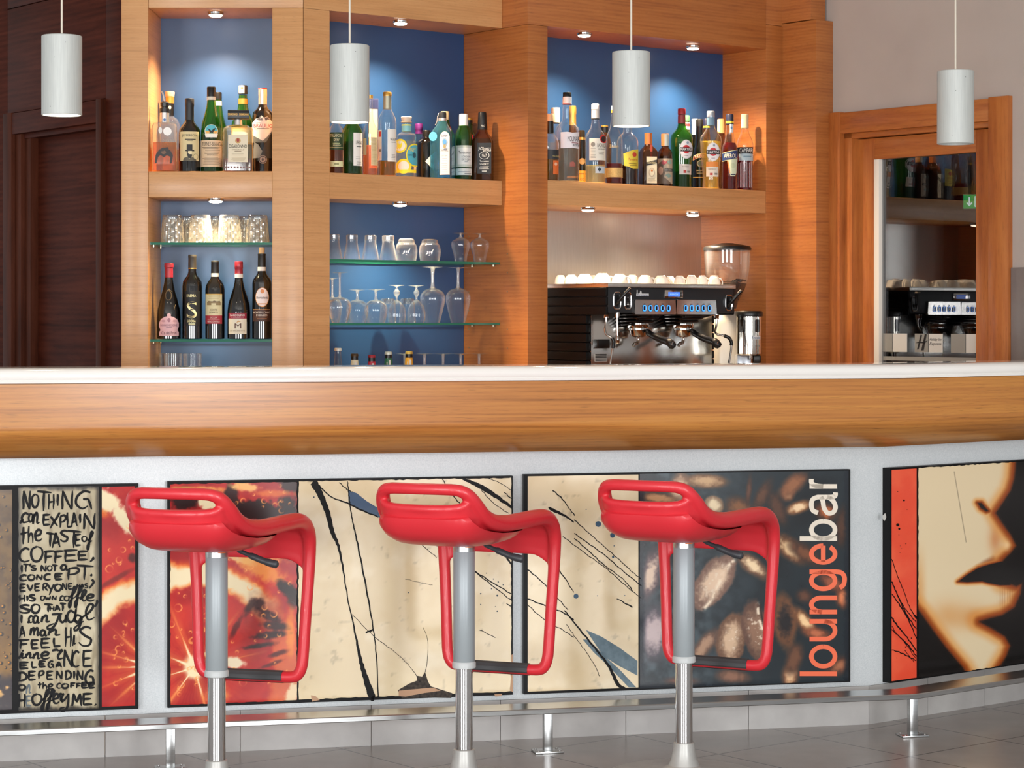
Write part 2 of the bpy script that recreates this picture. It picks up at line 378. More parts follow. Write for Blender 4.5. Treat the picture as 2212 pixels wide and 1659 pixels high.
# ---- dark wall on the left with its door
kw = thing('wall_left', None, None, (K.x, K.y, 0), K.a, kind='structure')
k0 = K.t(16); k1 = K.t(34); k2 = K.t(217); k3 = K.t(228)
zk = K.z(217, 215)
box('wall_panel', -2.4, k0 - .002, 0, .08, 0, 3.2, DARKWOOD, kw); box('wall_panel', k3 + .001, .19, 0, .08, 0, 3.2, DARKWOOD, kw)
box('wall_panel', k0, k3, 0, .08, zk + .002, 2.52, DARKWOOD, kw); box('wall_panel', k0, k3, 0, .08, 2.523, 3.2, DARKWOOD, kw)
kd = thing('door_1', None, None, (K.x, K.y, 0), K.a, kind='structure')
zl = K.z(40, 290); 
box('casing_upright', k0, k1, -.02, .09, 0, zk, DARKWOODV, kd); box('casing_upright', k2, k3, -.02, .09, 0, zk, DARKWOODV, kd)
box('casing_head', k1, k2, -.018, .09, zl, zk - .003, DARKWOOD, kd)
box('jamb', k1, K.t(47), -.004, .09, 0, zl, DARKWOODV, kd); box('jamb', K.t(48), K.t(60), .012, .09, 0, zl, DARKWOODV, kd)
box('jamb_head', K.t(48), k2, .006, .09, zl - .02, zl, DARKWOOD, kd)
box('door_leaf', K.t(60), k2 + .002, .045, .085, .01, zl - .012, DARKWOOD, kd)
struct(box('wall_back', -2.5, 0.6, 9.75, 9.85, 0, 3.2, DARKWOOD, bev=0))
# ================================================================ back bar
def bay(P, label, nm='back_bar_shelving'):
    return thing(nm, label, 'shelving', (P.x, P.y, 0), P.a)
ZH, ZS, ZSB = 2.359, 1.7915, 1.701
lb = bay(L, 'narrow left bay of the wooden back bar, with a blue back panel and wine shelf')
lt = lambda px, d=0.0: L.t(px, d)
box('side_post', 0, lt(320), 0, .33, 0, 3.18, OAK, lb)
box('side_post', lt(588), lt(655) - .0005, 0, .30, 0, ZH - .001, OAK, lb)
box('header', lt(320) + .001, lt(655) - .0005, 0, .30, ZH, 3.18, OAK, lb)
box('shelf', lt(320) + .001, lt(588) - .001, 0.001, .275, ZSB, ZS, OAK, lb)
box('back_panel', lt(320), lt(588), .28, .299, .5, ZH + .02, BLUE, lb, 0)
box('base_shelf', lt(320), lt(588), 0.01, .28, .93, .95, OAKR, lb)
mbay = bay(Mb, 'slanted middle bay of the wooden back bar, with glassware in front of a blue panel')
mt = lambda px, d=0.0: Mb.t(px, d)
TP = 0.880                                  # where the side panel of the right bay closes the middle bay
def slab(name, pts, z0, z1, m, par):
    """outline in (t, depth), upright between z0 and z1"""
    n = len(pts); V = [(t, d, z) for z in (z0, z1) for t, d in pts]
    Fc = [tuple(range(n)), tuple(range(n, 2 * n))] + [(k, (k + 1) % n, n + (k + 1) % n, n + k) for k in range(n)]
    return make(name, V, Fc, m, par, None, 0)
q7 = mt(712); ed = lambda d: .7955 * d + .0012         # mitred edge against the left bay
slab('side_post', [(.0012, 0), (q7, 0), (q7, (q7 - .0012) / .7955)], 0, ZH - .001, OAK, mbay)
slab('header', [(.0012, 0), (TP - .001, 0), (TP - .001, .262), (ed(.262), .262)], ZH, 3.18, OAK, mbay)
slab('shelf', [(q7 + .001, 0.001), (TP - .001, .001), (TP - .001, .23), (ed(.23), .23), (q7 + .001, (q7) / .7955)], ZSB, ZS, OAK, mbay)
box('back_panel', ed(.262) + .001, TP - .001, .235, .26, .5, ZH + .02, BLUE, mbay, 0)
slab('base_shelf', [(q7 + .001, 0.01), (TP - .001, .01), (TP - .001, .23), (ed(.23), .23), (q7 + .001, (q7) / .7955)], .93, .95, OAKR, mbay)
rb = bay(R, 'slanted right bay of the wooden back bar, with a steel back panel')
r0, r1, r2 = R.t(1183), R.t(1655), R.t(1690)
box('side_post', 0, r0, 0, .41, 0, ZH - .001, OAKR, rb); box('side_post', r1, r2, 0, .41, 0, 2.457, OAKR, rb)
box('header', 0, r1, 0, .41, ZH, 3.18, OAKR, rb); box('header', r1 + .001, r2 + .12, 0.004, .41, 2.459, 3.18, OAKR, rb)
box('shelf', r0 + .001, r1 - .001, .001, .249, ZSB, ZS, OAK, rb)
box('back_panel', r0, r1, .25, .262, ZS - .02, ZH + .02, BLUE, rb, 0)
box('steel_back_panel', r0, r1, .377, .39, .5, ZSB + .01, STEEL, rb, 0)
box('shelf_underside', r0, r1, .247, .377, ZSB, ZSB + .02, OAKR, rb, 0)
# pin holes in the side panel, shelf pins come with the glass shelves
# wing panel at the right end
wg = thing('trim_wing_panel', None, None, (R.x, R.y, 0), R.a, kind='structure')
s1 = 0.187
box('panel', r2 + .001, r2 + .0975, -s1, .30, 0, 2.466, OAKR, wg)
box('upper_panel', r2 + .001, r2 + .085, -s1 + .03, .30, 2.47, 3.18, OAKR, wg)
# side panel that closes the middle bay carries pin holes
pins = MB()
for dq in (0.205, -0.03):
    for z in (1.10, 1.17, 1.24, 1.31, 1.38, 1.45, 1.52, 1.59):
        pins.tube([(-.0012, dq + .15, z), (.0, dq + .15, z)], .0028, 8)
pins.done('pin_holes', pm('9a8a70', 0.3, 0.6), rb)
# low working counter behind the bar
bc = thing('back_counter', 'low wooden working counter under the espresso machine', 'counter', (R.x, R.y, 0), R.a)
box('worktop', r0 + .003, r1 - .003, -.28, .374, .88, .915, pm('d9d4cc', .3), bc); box('cabinet', r0 + .01, r1 - .01, -.24, .37, .06, .88, OAKR, bc); box('plinth', r0 + .02, r1 - .02, -.2, .36, 0, .06, BLACK, bc)
# ================================================================ recessed spotlights
def spot(P, px, py, z, label, power, on=True, lean=0.0, size=124, dep=None):
    """puck lamp under a shelf; lean tips the beam to the back"""
    Y = (z - .006 - H) * F / (CY - py); x = (px - CX) * Y / F
    o = thing('spotlight', label, 'lamp', (x, Y, z), P.a, 'round spotlights under the shelves')
    MB().loft([(.028, -.0005), (.028, -.006), (.026, -.010), (.0245, -.0105), (.024, -.009)], 32, cap0=True, cap1=False).done('ring', CHROME, o)
    MB().loft([(.0238, -.0095), (.0235, -.0125), (.020, -.0155), (.010, -.0172)], 28).done('lens', LAMPGLOW if on else pm('d8d4c8', .2), o)
    if on:
        l = bpy.data.lights.new('spot_beam', 'SPOT'); l.energy = power; l.color = (1.0, .75, .49); l.spot_size = math.radians(size); l.spot_blend = 1.0; l.shadow_soft_size = 0.018
        q = bpy.data.objects.new('spot_beam', l); COL.objects.link(q); q.parent = o; q.location = (0, 0, -.0205); q.rotation_euler = (math.radians(lean), 0, 0)
SP = 84
spot(L, 466, 30, ZH, 'lit round spotlight under the header of the left bay', SP)
spot(L, 466, 432, ZSB, 'lit round spotlight under the left shelf, above the cut glass tumblers', SP)
spot(Mb, 865, 48, ZH, 'lit round spotlight under the header of the middle bay', SP)
spot(Mb, 864, 440, ZSB, 'lit round spotlight under the middle shelf, above the stemmed glasses', SP)
spot(R, 1262, 74, ZH, 'left of two lit spotlights under the header of the right bay', SP)
spot(R, 1497, 102, ZH, 'right of two lit spotlights under the header of the right bay', SP)
spot(R, 1497, 462, ZSB, 'lit round spotlight under the right shelf, beside the coffee grinder', SP * 1.15)
spot(R, 1270, 451, ZSB, 'round spotlight under the right shelf, above the white cups', SP * .75, size=120)  # unlit fixture given an added glow and beam to brighten the steel panel
# ================================================================ bar counter
ct = thing('bar_counter', 'long bar counter with a white top, wooden front and silver panel', 'counter', (0, 0, 0))
pA = C1.xy(-1.5); pB = C1.xy(TC); pC = C2.xy(1.9)
PATH = [pA, pB, pC]
sweep('worktop', PATH, [(-.06, 1.1395), (.13, 1.140), (.158, 1.1385), (.171, 1.134), (.178, 1.127), (.1795, 1.119), (.1795, 1.1075), (.1775, 1.1055), (.1795, 1.1035), (.1785, 1.0965), (.17, 1.0955), (-.06, 1.0955)], WHITETOP, ct, smooth=50)
sweep('wooden_front', PATH, [(-.03, 1.0945), (.165, 1.0945), (.165, .972), (.1638, .958), (.159, .947), (.150, .937), (.083, .88), (-.03, .88)], BARWOOD, ct, smooth=50)
sweep('silver_panel', PATH, [(-.04, .90), (0, .90), (0, .122), (-.04, .122)], BARMETAL, ct)
pl = MB(); jp = [-300, 0 - 60, 227, 519, 802, 1081, 1352, 1617]
jt = [C1.t(p) for p in jp] + [TC]
for k in range(len(jt) - 1):
    P0, P1 = jt[k] + .001, jt[k + 1] - .001
    q = [(*C1.xy(t, d), z) for t in (P0, P1) for d in (0.0, .03) for z in (0, .121)]
    pl.add(q, [(0, 1, 3, 2), (4, 6, 7, 5), (0, 4, 5, 1), (2, 3, 7, 6), (0, 2, 6, 4), (1, 5, 7, 3)])
jt = [0] + [C2.t(p) for p in (2004, 2126)] + [.95, 1.35, 1.75]
for k in range(len(jt) - 1):
    P0, P1 = jt[k] + .001, jt[k + 1] - .001
    q = [(*C2.xy(t, d), z) for t in (P0, P1) for d in (0.0, .03) for z in (0, .121)]
    pl.add(q, [(0, 1, 3, 2), (4, 6, 7, 5), (0, 4, 5, 1), (2, 3, 7, 6), (0, 2, 6, 4), (1, 5, 7, 3)])
pl.done('tiled_plinth', noisy('plinth_tile', 'aaa7a5', 'bcbab7', 9, rough=.35), ct, 0)
sweep('inner_shelf', PATH, [(-.045, 1.09), (-.04, .2), (-.06, .2), (-.065, 1.09)], OAKR, ct)
# foot rail
fr = thing('foot_rail', 'steel foot rail on short posts along the bottom of the bar', 'foot rail', (0, 0, 0))
sweep('rail', PATH, [(.142, .1335), (.2425, .1335), (.245, .131), (.245, .119), (.2425, .117), (.142, .117)], SATIN, fr)
def post(P, px, dq):
    t = P.t(px, -dq); x, y = P.xy(t, -dq)
    o = MB().box(-.0125, .0125, -.0125, .0125, .006, .1168, 0, .001).done('post', SATIN, fr); o.location = (x, y, 0); o.rotation_euler = (0, 0, P.a)
    f = MB().box(-.043, .043, -.030, .030, .0003, .006, 0, .001)
    for u, v in ((-.032, .02), (.032, .02), (-.032, -.02), (.032, -.02)): f.loft([(.004, .006), (.003, .0085)], 10, c=(u, v, 0))
    f = f.done('foot_plate', SATIN, o)
post(C1, 368, .215); post(C1, 1183, .215); post(C1, 1971, .215)
# ================================================================ painted panels on the bar front
def vnoise(x, y, seed=0):
    xi = np.floor(x).astype(np.int64); yi = np.floor(y).astype(np.int64); xf = x - xi; yf = y - yi
    def h(a, b):
        n = (a * 374761393 + b * 668265263 + seed * 1442695041) & 0xffffffff
        n = ((n ^ (n >> 13)) * 1274126177) & 0xffffffff
        return ((n ^ (n >> 16)) & 0xffff) / 65535.0
    u = xf * xf * (3 - 2 * xf); v = yf * yf * (3 - 2 * yf)
    return (h(xi, yi) * (1 - u) + h(xi + 1, yi) * u) * (1 - v) + (h(xi, yi + 1) * (1 - u) + h(xi + 1, yi + 1) * u) * v
def fbm(x, y, sc, seed=0, oc=4):
    s = 0; a = 0.5; f = 1.0 / sc
    for k in range(oc): s = s + a * vnoise(x * f, y * f, seed + k); a *= .5; f *= 2
    return s / (1 - .5 ** oc)
def sst(a, b, x): t = np.clip((x - a) / (b - a), 0, 1); return t * t * (3 - 2 * t)
def mixc(c, col, k): return c + (np.array(col, float) - c) * np.clip(k, 0, 1)[..., None]
def seg_dist(x, y, pts, closed=False):
    d = np.full(x.shape, 1e9); P = list(pts) + ([pts[0]] if closed else [])
    for (ax, ay), (bx, by) in zip(P[:-1], P[1:]):
        L = (bx - ax) ** 2 + (by - ay) ** 2 + 1e-9
        t = np.clip(((x - ax) * (bx - ax) + (y - ay) * (by - ay)) / L, 0, 1)
        d = np.minimum(d, np.hypot(x - ax - t * (bx - ax), y - ay - t * (by - ay)))
    return d
def poly_sd(x, y, pts):
    """signed distance, negative inside"""
    d = seg_dist(x, y, pts, True); ins = np.zeros(x.shape, bool); n = len(pts)
    for k in range(n):
        (ax, ay), (bx, by) = pts[k], pts[(k + 1) % n]
        if ay == by: continue
        c = ((ay > y) != (by > y)) & (x < (bx - ax) * (y - ay) / (by - ay) + ax); ins ^= c
    return np.where(ins, -d, d)
PAINT = paint_mat('varnished_print', 0.2, 0.2)
PBLACK = pm('0a0a0c', .5, spec=.2, name='black_paint')
class Panel:
    """a picture on a bar plane: maps photo columns and rows to its own face"""
    def __init__(s, P, off, parent): s.P, s.off, s.parent = P, off, parent
    def pt(s, px, py, lift=0.0):
        t, z = s.P.tz(px, py, -s.off); x, y = s.P.xy(t, -s.off - lift); return (x, y, z)
    def board(s, px0, px1, z0, z1):
        t0, t1 = s.P.t(px0, -s.off), s.P.t(px1, -s.off); s.t0, s.t1, s.z0, s.z1 = t0, t1, z0, z1
        V = [(*s.P.xy(t, d), z) for t in (t0, t1) for d in (-s.off + .0006, -.001) for z in (z0, z1)]
        return make('board', V, [(0, 1, 3, 2), (4, 6, 7, 5), (0, 4, 5, 1), (2, 3, 7, 6), (0, 2, 6, 4), (1, 5, 7, 3)], PBLACK, s.parent, None, 0)
    def print(s, name, px0, px1, z0, z1, fn, res=0.0021, ragged=0.0):
        t0, t1 = s.P.t(px0, -s.off), s.P.t(px1, -s.off)
        nx, nz = max(2, int((t1 - t0) / res)), max(2, int((z1 - z0) / res))
        T, Z = np.meshgrid(np.linspace(t0, t1, nx), np.linspace(z0, z1, nz))
        if ragged:
            e = np.minimum(np.minimum(np.arange(nx), nx - 1 - np.arange(nx))[None, :], np.minimum(np.arange(nz), nz - 1 - np.arange(nz))[:, None])
            T = T + np.where(e == 0, (vnoise(T * 90, Z * 90, 3) - .5) * ragged, 0); Z = Z + np.where(e == 0, (vnoise(T * 90, Z * 90, 4) - .5) * ragged, 0)
        X = s.P.x + s.P.d[0] * T - s.P.i[0] * s.off; Y = s.P.y + s.P.d[1] * T - s.P.i[1] * s.off
        px = CX + F * X / Y; py = CY - F * (Z - H) / Y
        c = np.clip(fn(px, py), 0, 255) / 255.0
        c = np.where(c <= .04045, c / 12.92, ((c + .055) / 1.055) ** 2.4)
        co = np.stack([X, Y, Z], -1).reshape(-1, 3)
        k = np.arange(nx * nz).reshape(nz, nx)
        Fc = np.stack([k[:-1, :-1], k[:-1, 1:], k[1:, 1:], k[1:, :-1]], -1).reshape(-1, 4)
        me = bpy.data.meshes.new(name); me.vertices.add(nx * nz); me.vertices.foreach_set('co', co.ravel())
        nf = len(Fc); me.loops.add(nf * 4); me.loops.foreach_set('vertex_index', Fc.ravel().astype(np.int32))
        me.polygons.add(nf); me.polygons.foreach_set('loop_start', np.arange(0, nf * 4, 4, dtype=np.int32))
        me.update(calc_edges=True)
        a = me.color_attributes.new('paint', 'FLOAT_COLOR', 'POINT')
        a.data.foreach_set('color', np.concatenate([c.reshape(-1, 3), np.ones((nx * nz, 1))], 1).astype(np.float32).ravel())
        me.materials.append(PAINT); o = bpy.data.objects.new(name, me); COL.objects.link(o); o.parent = s.parent
        return o
    def ribbons(s, name, strokes, m, parent, lift=0.0009):
        """brush strokes: lists of (px, py, half width) -> flat strips just above the print"""
        b = MB()
        for st_ in strokes:
            n = len(st_); V = []
            for k in range(n):
                x, y, h = st_[k]; a = st_[max(0, k - 1)]; c = st_[min(n - 1, k + 1)]
                dx, dy = c[0] - a[0], c[1] - a[1]; L = math.hypot(dx, dy) + 1e-9
                V += [s.pt(x - dy / L * h, y + dx / L * h, lift), s.pt(x + dy / L * h, y - dx / L * h, lift)]
            b.add(V, [(2 * k, 2 * k + 1, 2 * k + 3, 2 * k + 2) for k in range(n - 1)])
        return b.done(name, m, parent, 0)
    def polys(s, name, plist, m, parent, lift=0.0007):
        b = MB()
        for P in plist:
            tri = tessellate_polygon([[Vector((x, y, 0)) for x, y in P]]); b.add([s.pt(x, y, lift) for x, y in P], [tuple(t) for t in tri])
        return b.done(name, m, parent, 0)
OFF = 0.022
def rings(c, px, py, lst):
    for (x, y, r, col, w) in lst:
        d = np.abs(np.hypot(px - x, py - y) - r); sh = 0.55 + .45 * np.sin(np.arctan2(py - y, px - x) + x)
        c = mixc(c, col, np.exp(-(d / w) ** 2) * sh)
    return c
CREAMC = (238, 222, 182)
def slice_paint(cx, cy, rin, rout, ang, blobs, bubbles, seed, oval=1.0):
    def fn(px, py):
        n = fbm(px, py, 26, seed); n2 = fbm(px, py, 9, seed + 9); n3 = fbm(px, py, 70, seed + 20)
        dx, dy = (px - cx) / oval, py - cy; r = np.hypot(dx, dy) + (n - .5) * 26; th = np.arctan2(dy, dx)
        c = np.zeros(px.shape + (3,)) + np.array((164, 26, 28.))
        c = mixc(c, (196, 44, 38), sst(.35, .75, n3)); c = mixc(c, (214, 66, 40), .35 * sst(.5, .85, n))
        # flesh: bright membranes run out from the core
        best = np.zeros(px.shape)
        for k, a in enumerate(ang):
            da = np.abs((th - a + np.pi) % (2 * np.pi) - np.pi) * r
            wv = 3.0 + 1.6 * np.sin(r / 17 + k) + 3.0 * sst(60, 0, r); best = np.maximum(best, np.exp(-(da / np.maximum(wv, 1.2)) ** 2) * sst(rin * 1.0, rin * .4, r))
            best = np.maximum(best, .45 * np.exp(-(da / 12) ** 2) * sst(rin, rin * .3, r))
        fib = .5 + .5 * np.sin(th * 60 + n * 10); c = mixc(c, (226, 84, 46), .18 * fib * sst(rin, 20, r) * (r < rin))
        c = mixc(c, (250, 160, 80), best * .75); c = mixc(c, (255, 240, 200), sst(.72, 1.0, best) * sst(80, 30, r))
        c = mixc(c, (255, 236, 190), sst(34, 12, r))
        # white pith ring with glowing orange borders
        e1 = sst(rin - 16, rin + 5, r); e2 = sst(rout + 12, rout - 6, r)
        lo = 1 - .85 * sst(-1.0, -.5, th) * sst(2.7, 2.3, th); glow = sst(rin - 16, rin - 2, r) * sst(rout + 20, rout + 2, r)
        c = mixc(c, (240, 122, 40), glow * (.35 + .65 * lo)); c = mixc(c, CREAMC, e1 * e2 * lo)
        for (x, y, a, b, rot, col, k, soft) in blobs:
            ca, sa = math.cos(rot), math.sin(rot); u = ((px - x) * ca + (py - y) * sa) / a; v = (-(px - x) * sa + (py - y) * ca) / b
            q = np.hypot(u, v) + (n2 - .5) * 0.75; c = mixc(c, col, k * sst(1 + soft, 1 - soft, q))
        c = rings(c, px, py, bubbles)
        return c
    return fn
rr = random.Random(11)
def bubs(n, x0, x1, y0, y1, col=(255, 170, 90), big=8): return [(rr.uniform(x0, x1), rr.uniform(y0, y1), rr.uniform(1.5, 3.5) if rr.random() < .6 else rr.uniform(3, big), col, 1.1) for _ in range(n)]
DKR = (22, 6, 6)
# ---- picture 1: lettering between gold bubbles and an orange slice
p1 = thing('canvas_print', 'picture with hand-painted lettering about coffee, leftmost on the bar front', 'picture', group=None)
A1 = Panel(C1, OFF, p1)
zt1, zb1 = C1.z(200, 1046, -OFF), C1.z(200, 1535, -OFF)
A1.board(-160, 299, zb1, zt1)
gold_b = [(rr.uniform(-120, 26), rr.uniform(1055, 1500)) for _ in range(150)]
def gold(px, py):
    n = fbm(px, py, 22, 3); c = np.zeros(px.shape + (3,)) + np.array((112, 84, 46.)); c = mixc(c, (84, 62, 38), sst(.3, .8, n)); c = mixc(c, (150, 108, 48), sst(1250, 1480, py) * .6)
    for k, (x, y) in enumerate(gold_b):
        r = 1.4 + (k % 5) * .6
        c = mixc(c, (24, 18, 16), sst(r + 1.4, r - .5, np.hypot(px - x - 1, py - y))); c = mixc(c, (226, 150, 52), sst(r * .8, r * .2, np.hypot(px - x + r * .3, py - y + r * .2)))
    q = sst(1445, 1475, py + 12 * (n - .5)); m2 = fbm(px, py, 15, 8)
    return mixc(mixc(c, (38, 30, 40), q * .9), (232, 182, 110), q * sst(.55, .72, m2) * sst(1530, 1490, py))
A1.print('gold_bubble_print', -150, 26, zb1 + .012, zt1 - .012, gold)
def parch(px, py):
    n = fbm(px, py / 5, 12, 5); n2 = fbm(px, py, 60, 6)
    c = np.zeros(px.shape + (3,)) + np.array((178, 166, 136.)); c = mixc(c, (204, 194, 166), sst(.45, .75, n2)); c = mixc(c, (128, 114, 88), .7 * sst(.55, .8, n))
    e = np.minimum(px - 40, 214 - px); c = mixc(c, (44, 38, 30), .75 * sst(12, 0, e + (n - .5) * 10)); e2 = np.minimum(py - 1050, 1533 - py)
    return mixc(c, (30, 26, 22), .85 * sst(12, 0, e2 + (n - .5) * 14))
lp = A1.print('lettering_print', 40, 213, zb1 + .006, zt1 - .006, parch, ragged=.002)
b1 = [(225, 1080, 40, 22, .6, CREAMC, 1, .25), (270, 1125, 40, 15, .9, CREAMC, 1, .3), (205, 1108, 30, 10, .1, (244, 130, 34), .7, .5), (286, 1205, 9, 10, 0, (60, 10, 10), .8, .4), (250, 1250, 44, 5, -.5, (70, 12, 10), .5, .6)]
A1.print('orange_slice_print', 220, 292, zb1 + .010, zt1 - .008, slice_paint(330, 1440, 150, 184, (2.75, 3.42, 3.12, 2.4, 3.9), b1, bubs(10, 222, 290, 1130, 1240) + bubs(16, 240, 290, 1340, 1500, big=6), 31))
# hand lettering: every glyph is a set of brush strokes in a unit box (x right, y down); 's' straight, 'c' curved
G = {
 'N': ['s', [(.02, 1), (.06, 0)], 's', [(.06, .02), (.86, 1)], 's', [(.9, 1), (.98, 0)]],
 'O': ['c', [(.5, 0), (.08, .2), (0, .6), (.25, .97), (.7, .95), (1, .55), (.92, .15), (.5, 0)]],
 'T': ['s', [(0, .03), (1, .1)], 's', [(.48, .06), (.44, 1)]],
 'H': ['s', [(.06, 0), (.02, 1)], 's', [(.95, 0), (.9, 1)], 's', [(.04, .52), (.94, .48)]],
 'I': ['s', [(.5, 0), (.5, 1)]],
 'J': ['s', [(0, .05), (1, 0)], 'c', [(.7, .02), (.6, .5), (.4, .85), (.05, 1)]],
 'G': ['c', [(.9, .06), (.5, .0), (.1, .3), (.05, .7), (.4, .95), (.75, .8)], 's', [(.45, .42), (.8, .42)], 's', [(.78, .42), (.98, 1)]],
 'E': ['s', [(.12, .03), (.08, .98)], 's', [(0, .05), (1, .0)], 's', [(.1, .5), (.85, .46)], 's', [(.05, .98), (.98, .94)]],
 'X': ['s', [(.05, .25), (.75, .85)], 's', [(1, 0), (0, 1)]],
 'P': ['s', [(.12, .05), (.06, 1)], 'c', [(.1, .08), (.75, 0), (.95, .25), (.6, .5), (.12, .55)]],
 'L': ['s', [(.1, 0), (.12, .98)], 's', [(.1, .97), (1, .9)]],
 'A': ['s', [(.45, 0), (.02, 1)], 's', [(.45, 0), (.98, .95)], 's', [(.12, .68), (.85, .62)]],
 'S': ['c', [(.92, .08), (.5, 0), (.1, .2), (.45, .45), (.9, .65), (.75, .95), (.3, .98), (0, .8)]],
 'C': ['c', [(.98, .1), (.55, 0), (.1, .3), (.05, .75), (.45, 1), (.98, .9)]],
 'F': ['s', [(.2, .05), (.14, 1)], 's', [(0, .08), (1, 0)], 's', [(.15, .5), (.8, .44)]],
 'R': ['s', [(.1, .04), (.06, 1)], 'c', [(.08, .08), (.7, 0), (.85, .25), (.5, .5), (.1, .54)], 's', [(.35, .52), (1, 1)]],
 'V': ['s', [(0, 0), (.48, 1)], 's', [(.48, 1), (1, 0)]],
 'Y': ['s', [(0, .05), (.5, .5)], 's', [(1, 0), (.2, 1)]],
 'W': ['s', [(0, 0), (.25, 1)], 's', [(.25, 1), (.5, .3)], 's', [(.5, .3), (.72, 1)], 's', [(.72, 1), (1, 0)]],
 'D': ['s', [(.2, .02), (.16, .95)], 'c', [(.0, .08), (.6, .02), (1, .4), (.85, .8), (.4, .98), (0, 1)]],
 'M': ['s', [(0, 1), (.12, 0)], 's', [(.12, 0), (.48, .7)], 's', [(.48, .7), (.85, 0)], 's', [(.85, 0), (1, 1)]],
 'a': ['c', [(.7, .1), (.3, 0), (0, .5), (.2, .95), (.55, .8), (.72, .1)], 'c', [(.74, .05), (.7, .6), (.8, .95), (1, .85)]],
 'c': ['c', [(.95, .15), (.6, 0), (.25, .4), (.4, .9), (1, .8)], 's', [(0, 1), (.4, .6)]],
 'n': ['c', [(0, 1), (.15, .1)], 'c', [(.12, .5), (.5, .02), (.66, .3), (.62, .9), (1, .85)]],
 't': ['s', [(.45, 0), (.4, 1)], 's', [(0, .42), (1, .3)]],
 'h': ['s', [(.15, 0), (.08, 1)], 'c', [(.1, .7), (.55, .42), (.85, .6), (.9, 1)]],
 'e': ['c', [(.15, .55), (.7, .45), (.85, .12), (.45, 0), (.1, .4), (.2, .9), (.6, 1), (1, .8)]],
 'o': ['c', [(.5, 0), (.08, .2), (0, .6), (.3, .97), (.75, .93), (1, .5), (.88, .12), (.5, 0)]],
 'f': ['c', [(.15, .5), (.7, .3), (1, .05), (.75, .0), (.5, .4), (.3, .9), (.12, 1), (.1, .8), (.4, .6), (.9, .5)]],
 'i': ['c', [(.0, 1), (.5, .3), (.5, .85), (1, .8)], 's', [(.55, .0), (.6, .08)]],
 'r': ['c', [(0, .1), (.4, .0), (.6, .15)], 'c', [(.6, .15), (.9, .05), (.55, .6), (.6, 1), (1, .9)]],
 'm': ['s', [(.02, 1), (.1, .05)], 'c', [(.08, .5), (.35, .05), (.42, .4), (.4, 1)], 'c', [(.42, .5), (.72, .05), (.82, .4), (.78, .95), (1, .9)]],
 'u': ['c', [(.05, 0), (.0, .7), (.35, 1), (.8, .6), (.9, 0)], 'c', [(.88, .1), (.85, .8), (1, 1)]],
 'j': ['s', [(.3, .05), (1, 0)], 'c', [(.8, .03), (.6, .55), (.35, .9), (.08, .98), (.05, .8), (.45, .62)]],
 'd': ['c', [(.7, .5), (.3, .38), (0, .7), (.25, 1), (.65, .85), (.95, 0)], 'c', [(.85, .3), (.75, .9), (1, .95)]],
 'g': ['c', [(.75, .1), (.3, 0), (.05, .3), (.4, .5), (.8, .1), (.6, .7), (.25, 1), (0, .9), (.5, .6), (1, .4)]],
 'l': ['c', [(0, .85), (.6, .5), (.9, .1), (.6, 0), (.3, .5), (.5, 1), (1, .85)]],
 'y': ['c', [(.05, .05), (.1, .4), (.5, .35), (.95, 0)], 'c', [(.95, 0), (.9, .6), (.6, .95), (.1, 1), (.05, .85), (.5, .8)]],
 ',': ['c', [(.7, 0), (1, .3), (0, 1)]], '.': ['s', [(.2, .4), (.9, .6)]], "'": ['s', [(.3, 0), (.6, 1)]], ';': ['s', [(.4, .05), (.6, .2)], 'c', [(.6, .4), (1, .6), (0, 1)]],
}
def letters(spec, ox, oy, sc, half, out):
    for q in spec.split():
        ch, a, b, c, d = q.rsplit('|', 4) if False else q.split('|')
        x0, x1, y0, y1 = (float(v) for v in (a, b, c, d)); hw = half
        g = G[ch]
        for k in range(0, len(g), 2):
            P = g[k + 1]
            P = [(ox + (x0 + u * (x1 - x0)) / sc, oy + (y0 + v * (y1 - y0)) / sc) for u, v in P]
            if g[k] == 'c': P = [(v.x, v.y) for v in smoothpath([(x, y, 0) for x, y in P], 6)]
            else: P = [(P[0][0] + (P[1][0] - P[0][0]) * t / 5 + .4 * math.sin(t * 1.7 + x0), P[0][1] + (P[1][1] - P[0][1]) * t / 5) for t in range(6)]
            n = len(P) - 1; hb = min(hw, .16 * max(x1 - x0, 60) / sc) if ch not in "I.,';" else hw
            out.append([(x, y, hb * (0.45 + 0.75 * math.sin(math.pi * min(1, .18 + .8 * k2 / n)) ** .8)) for k2, (x, y) in enumerate(P)])
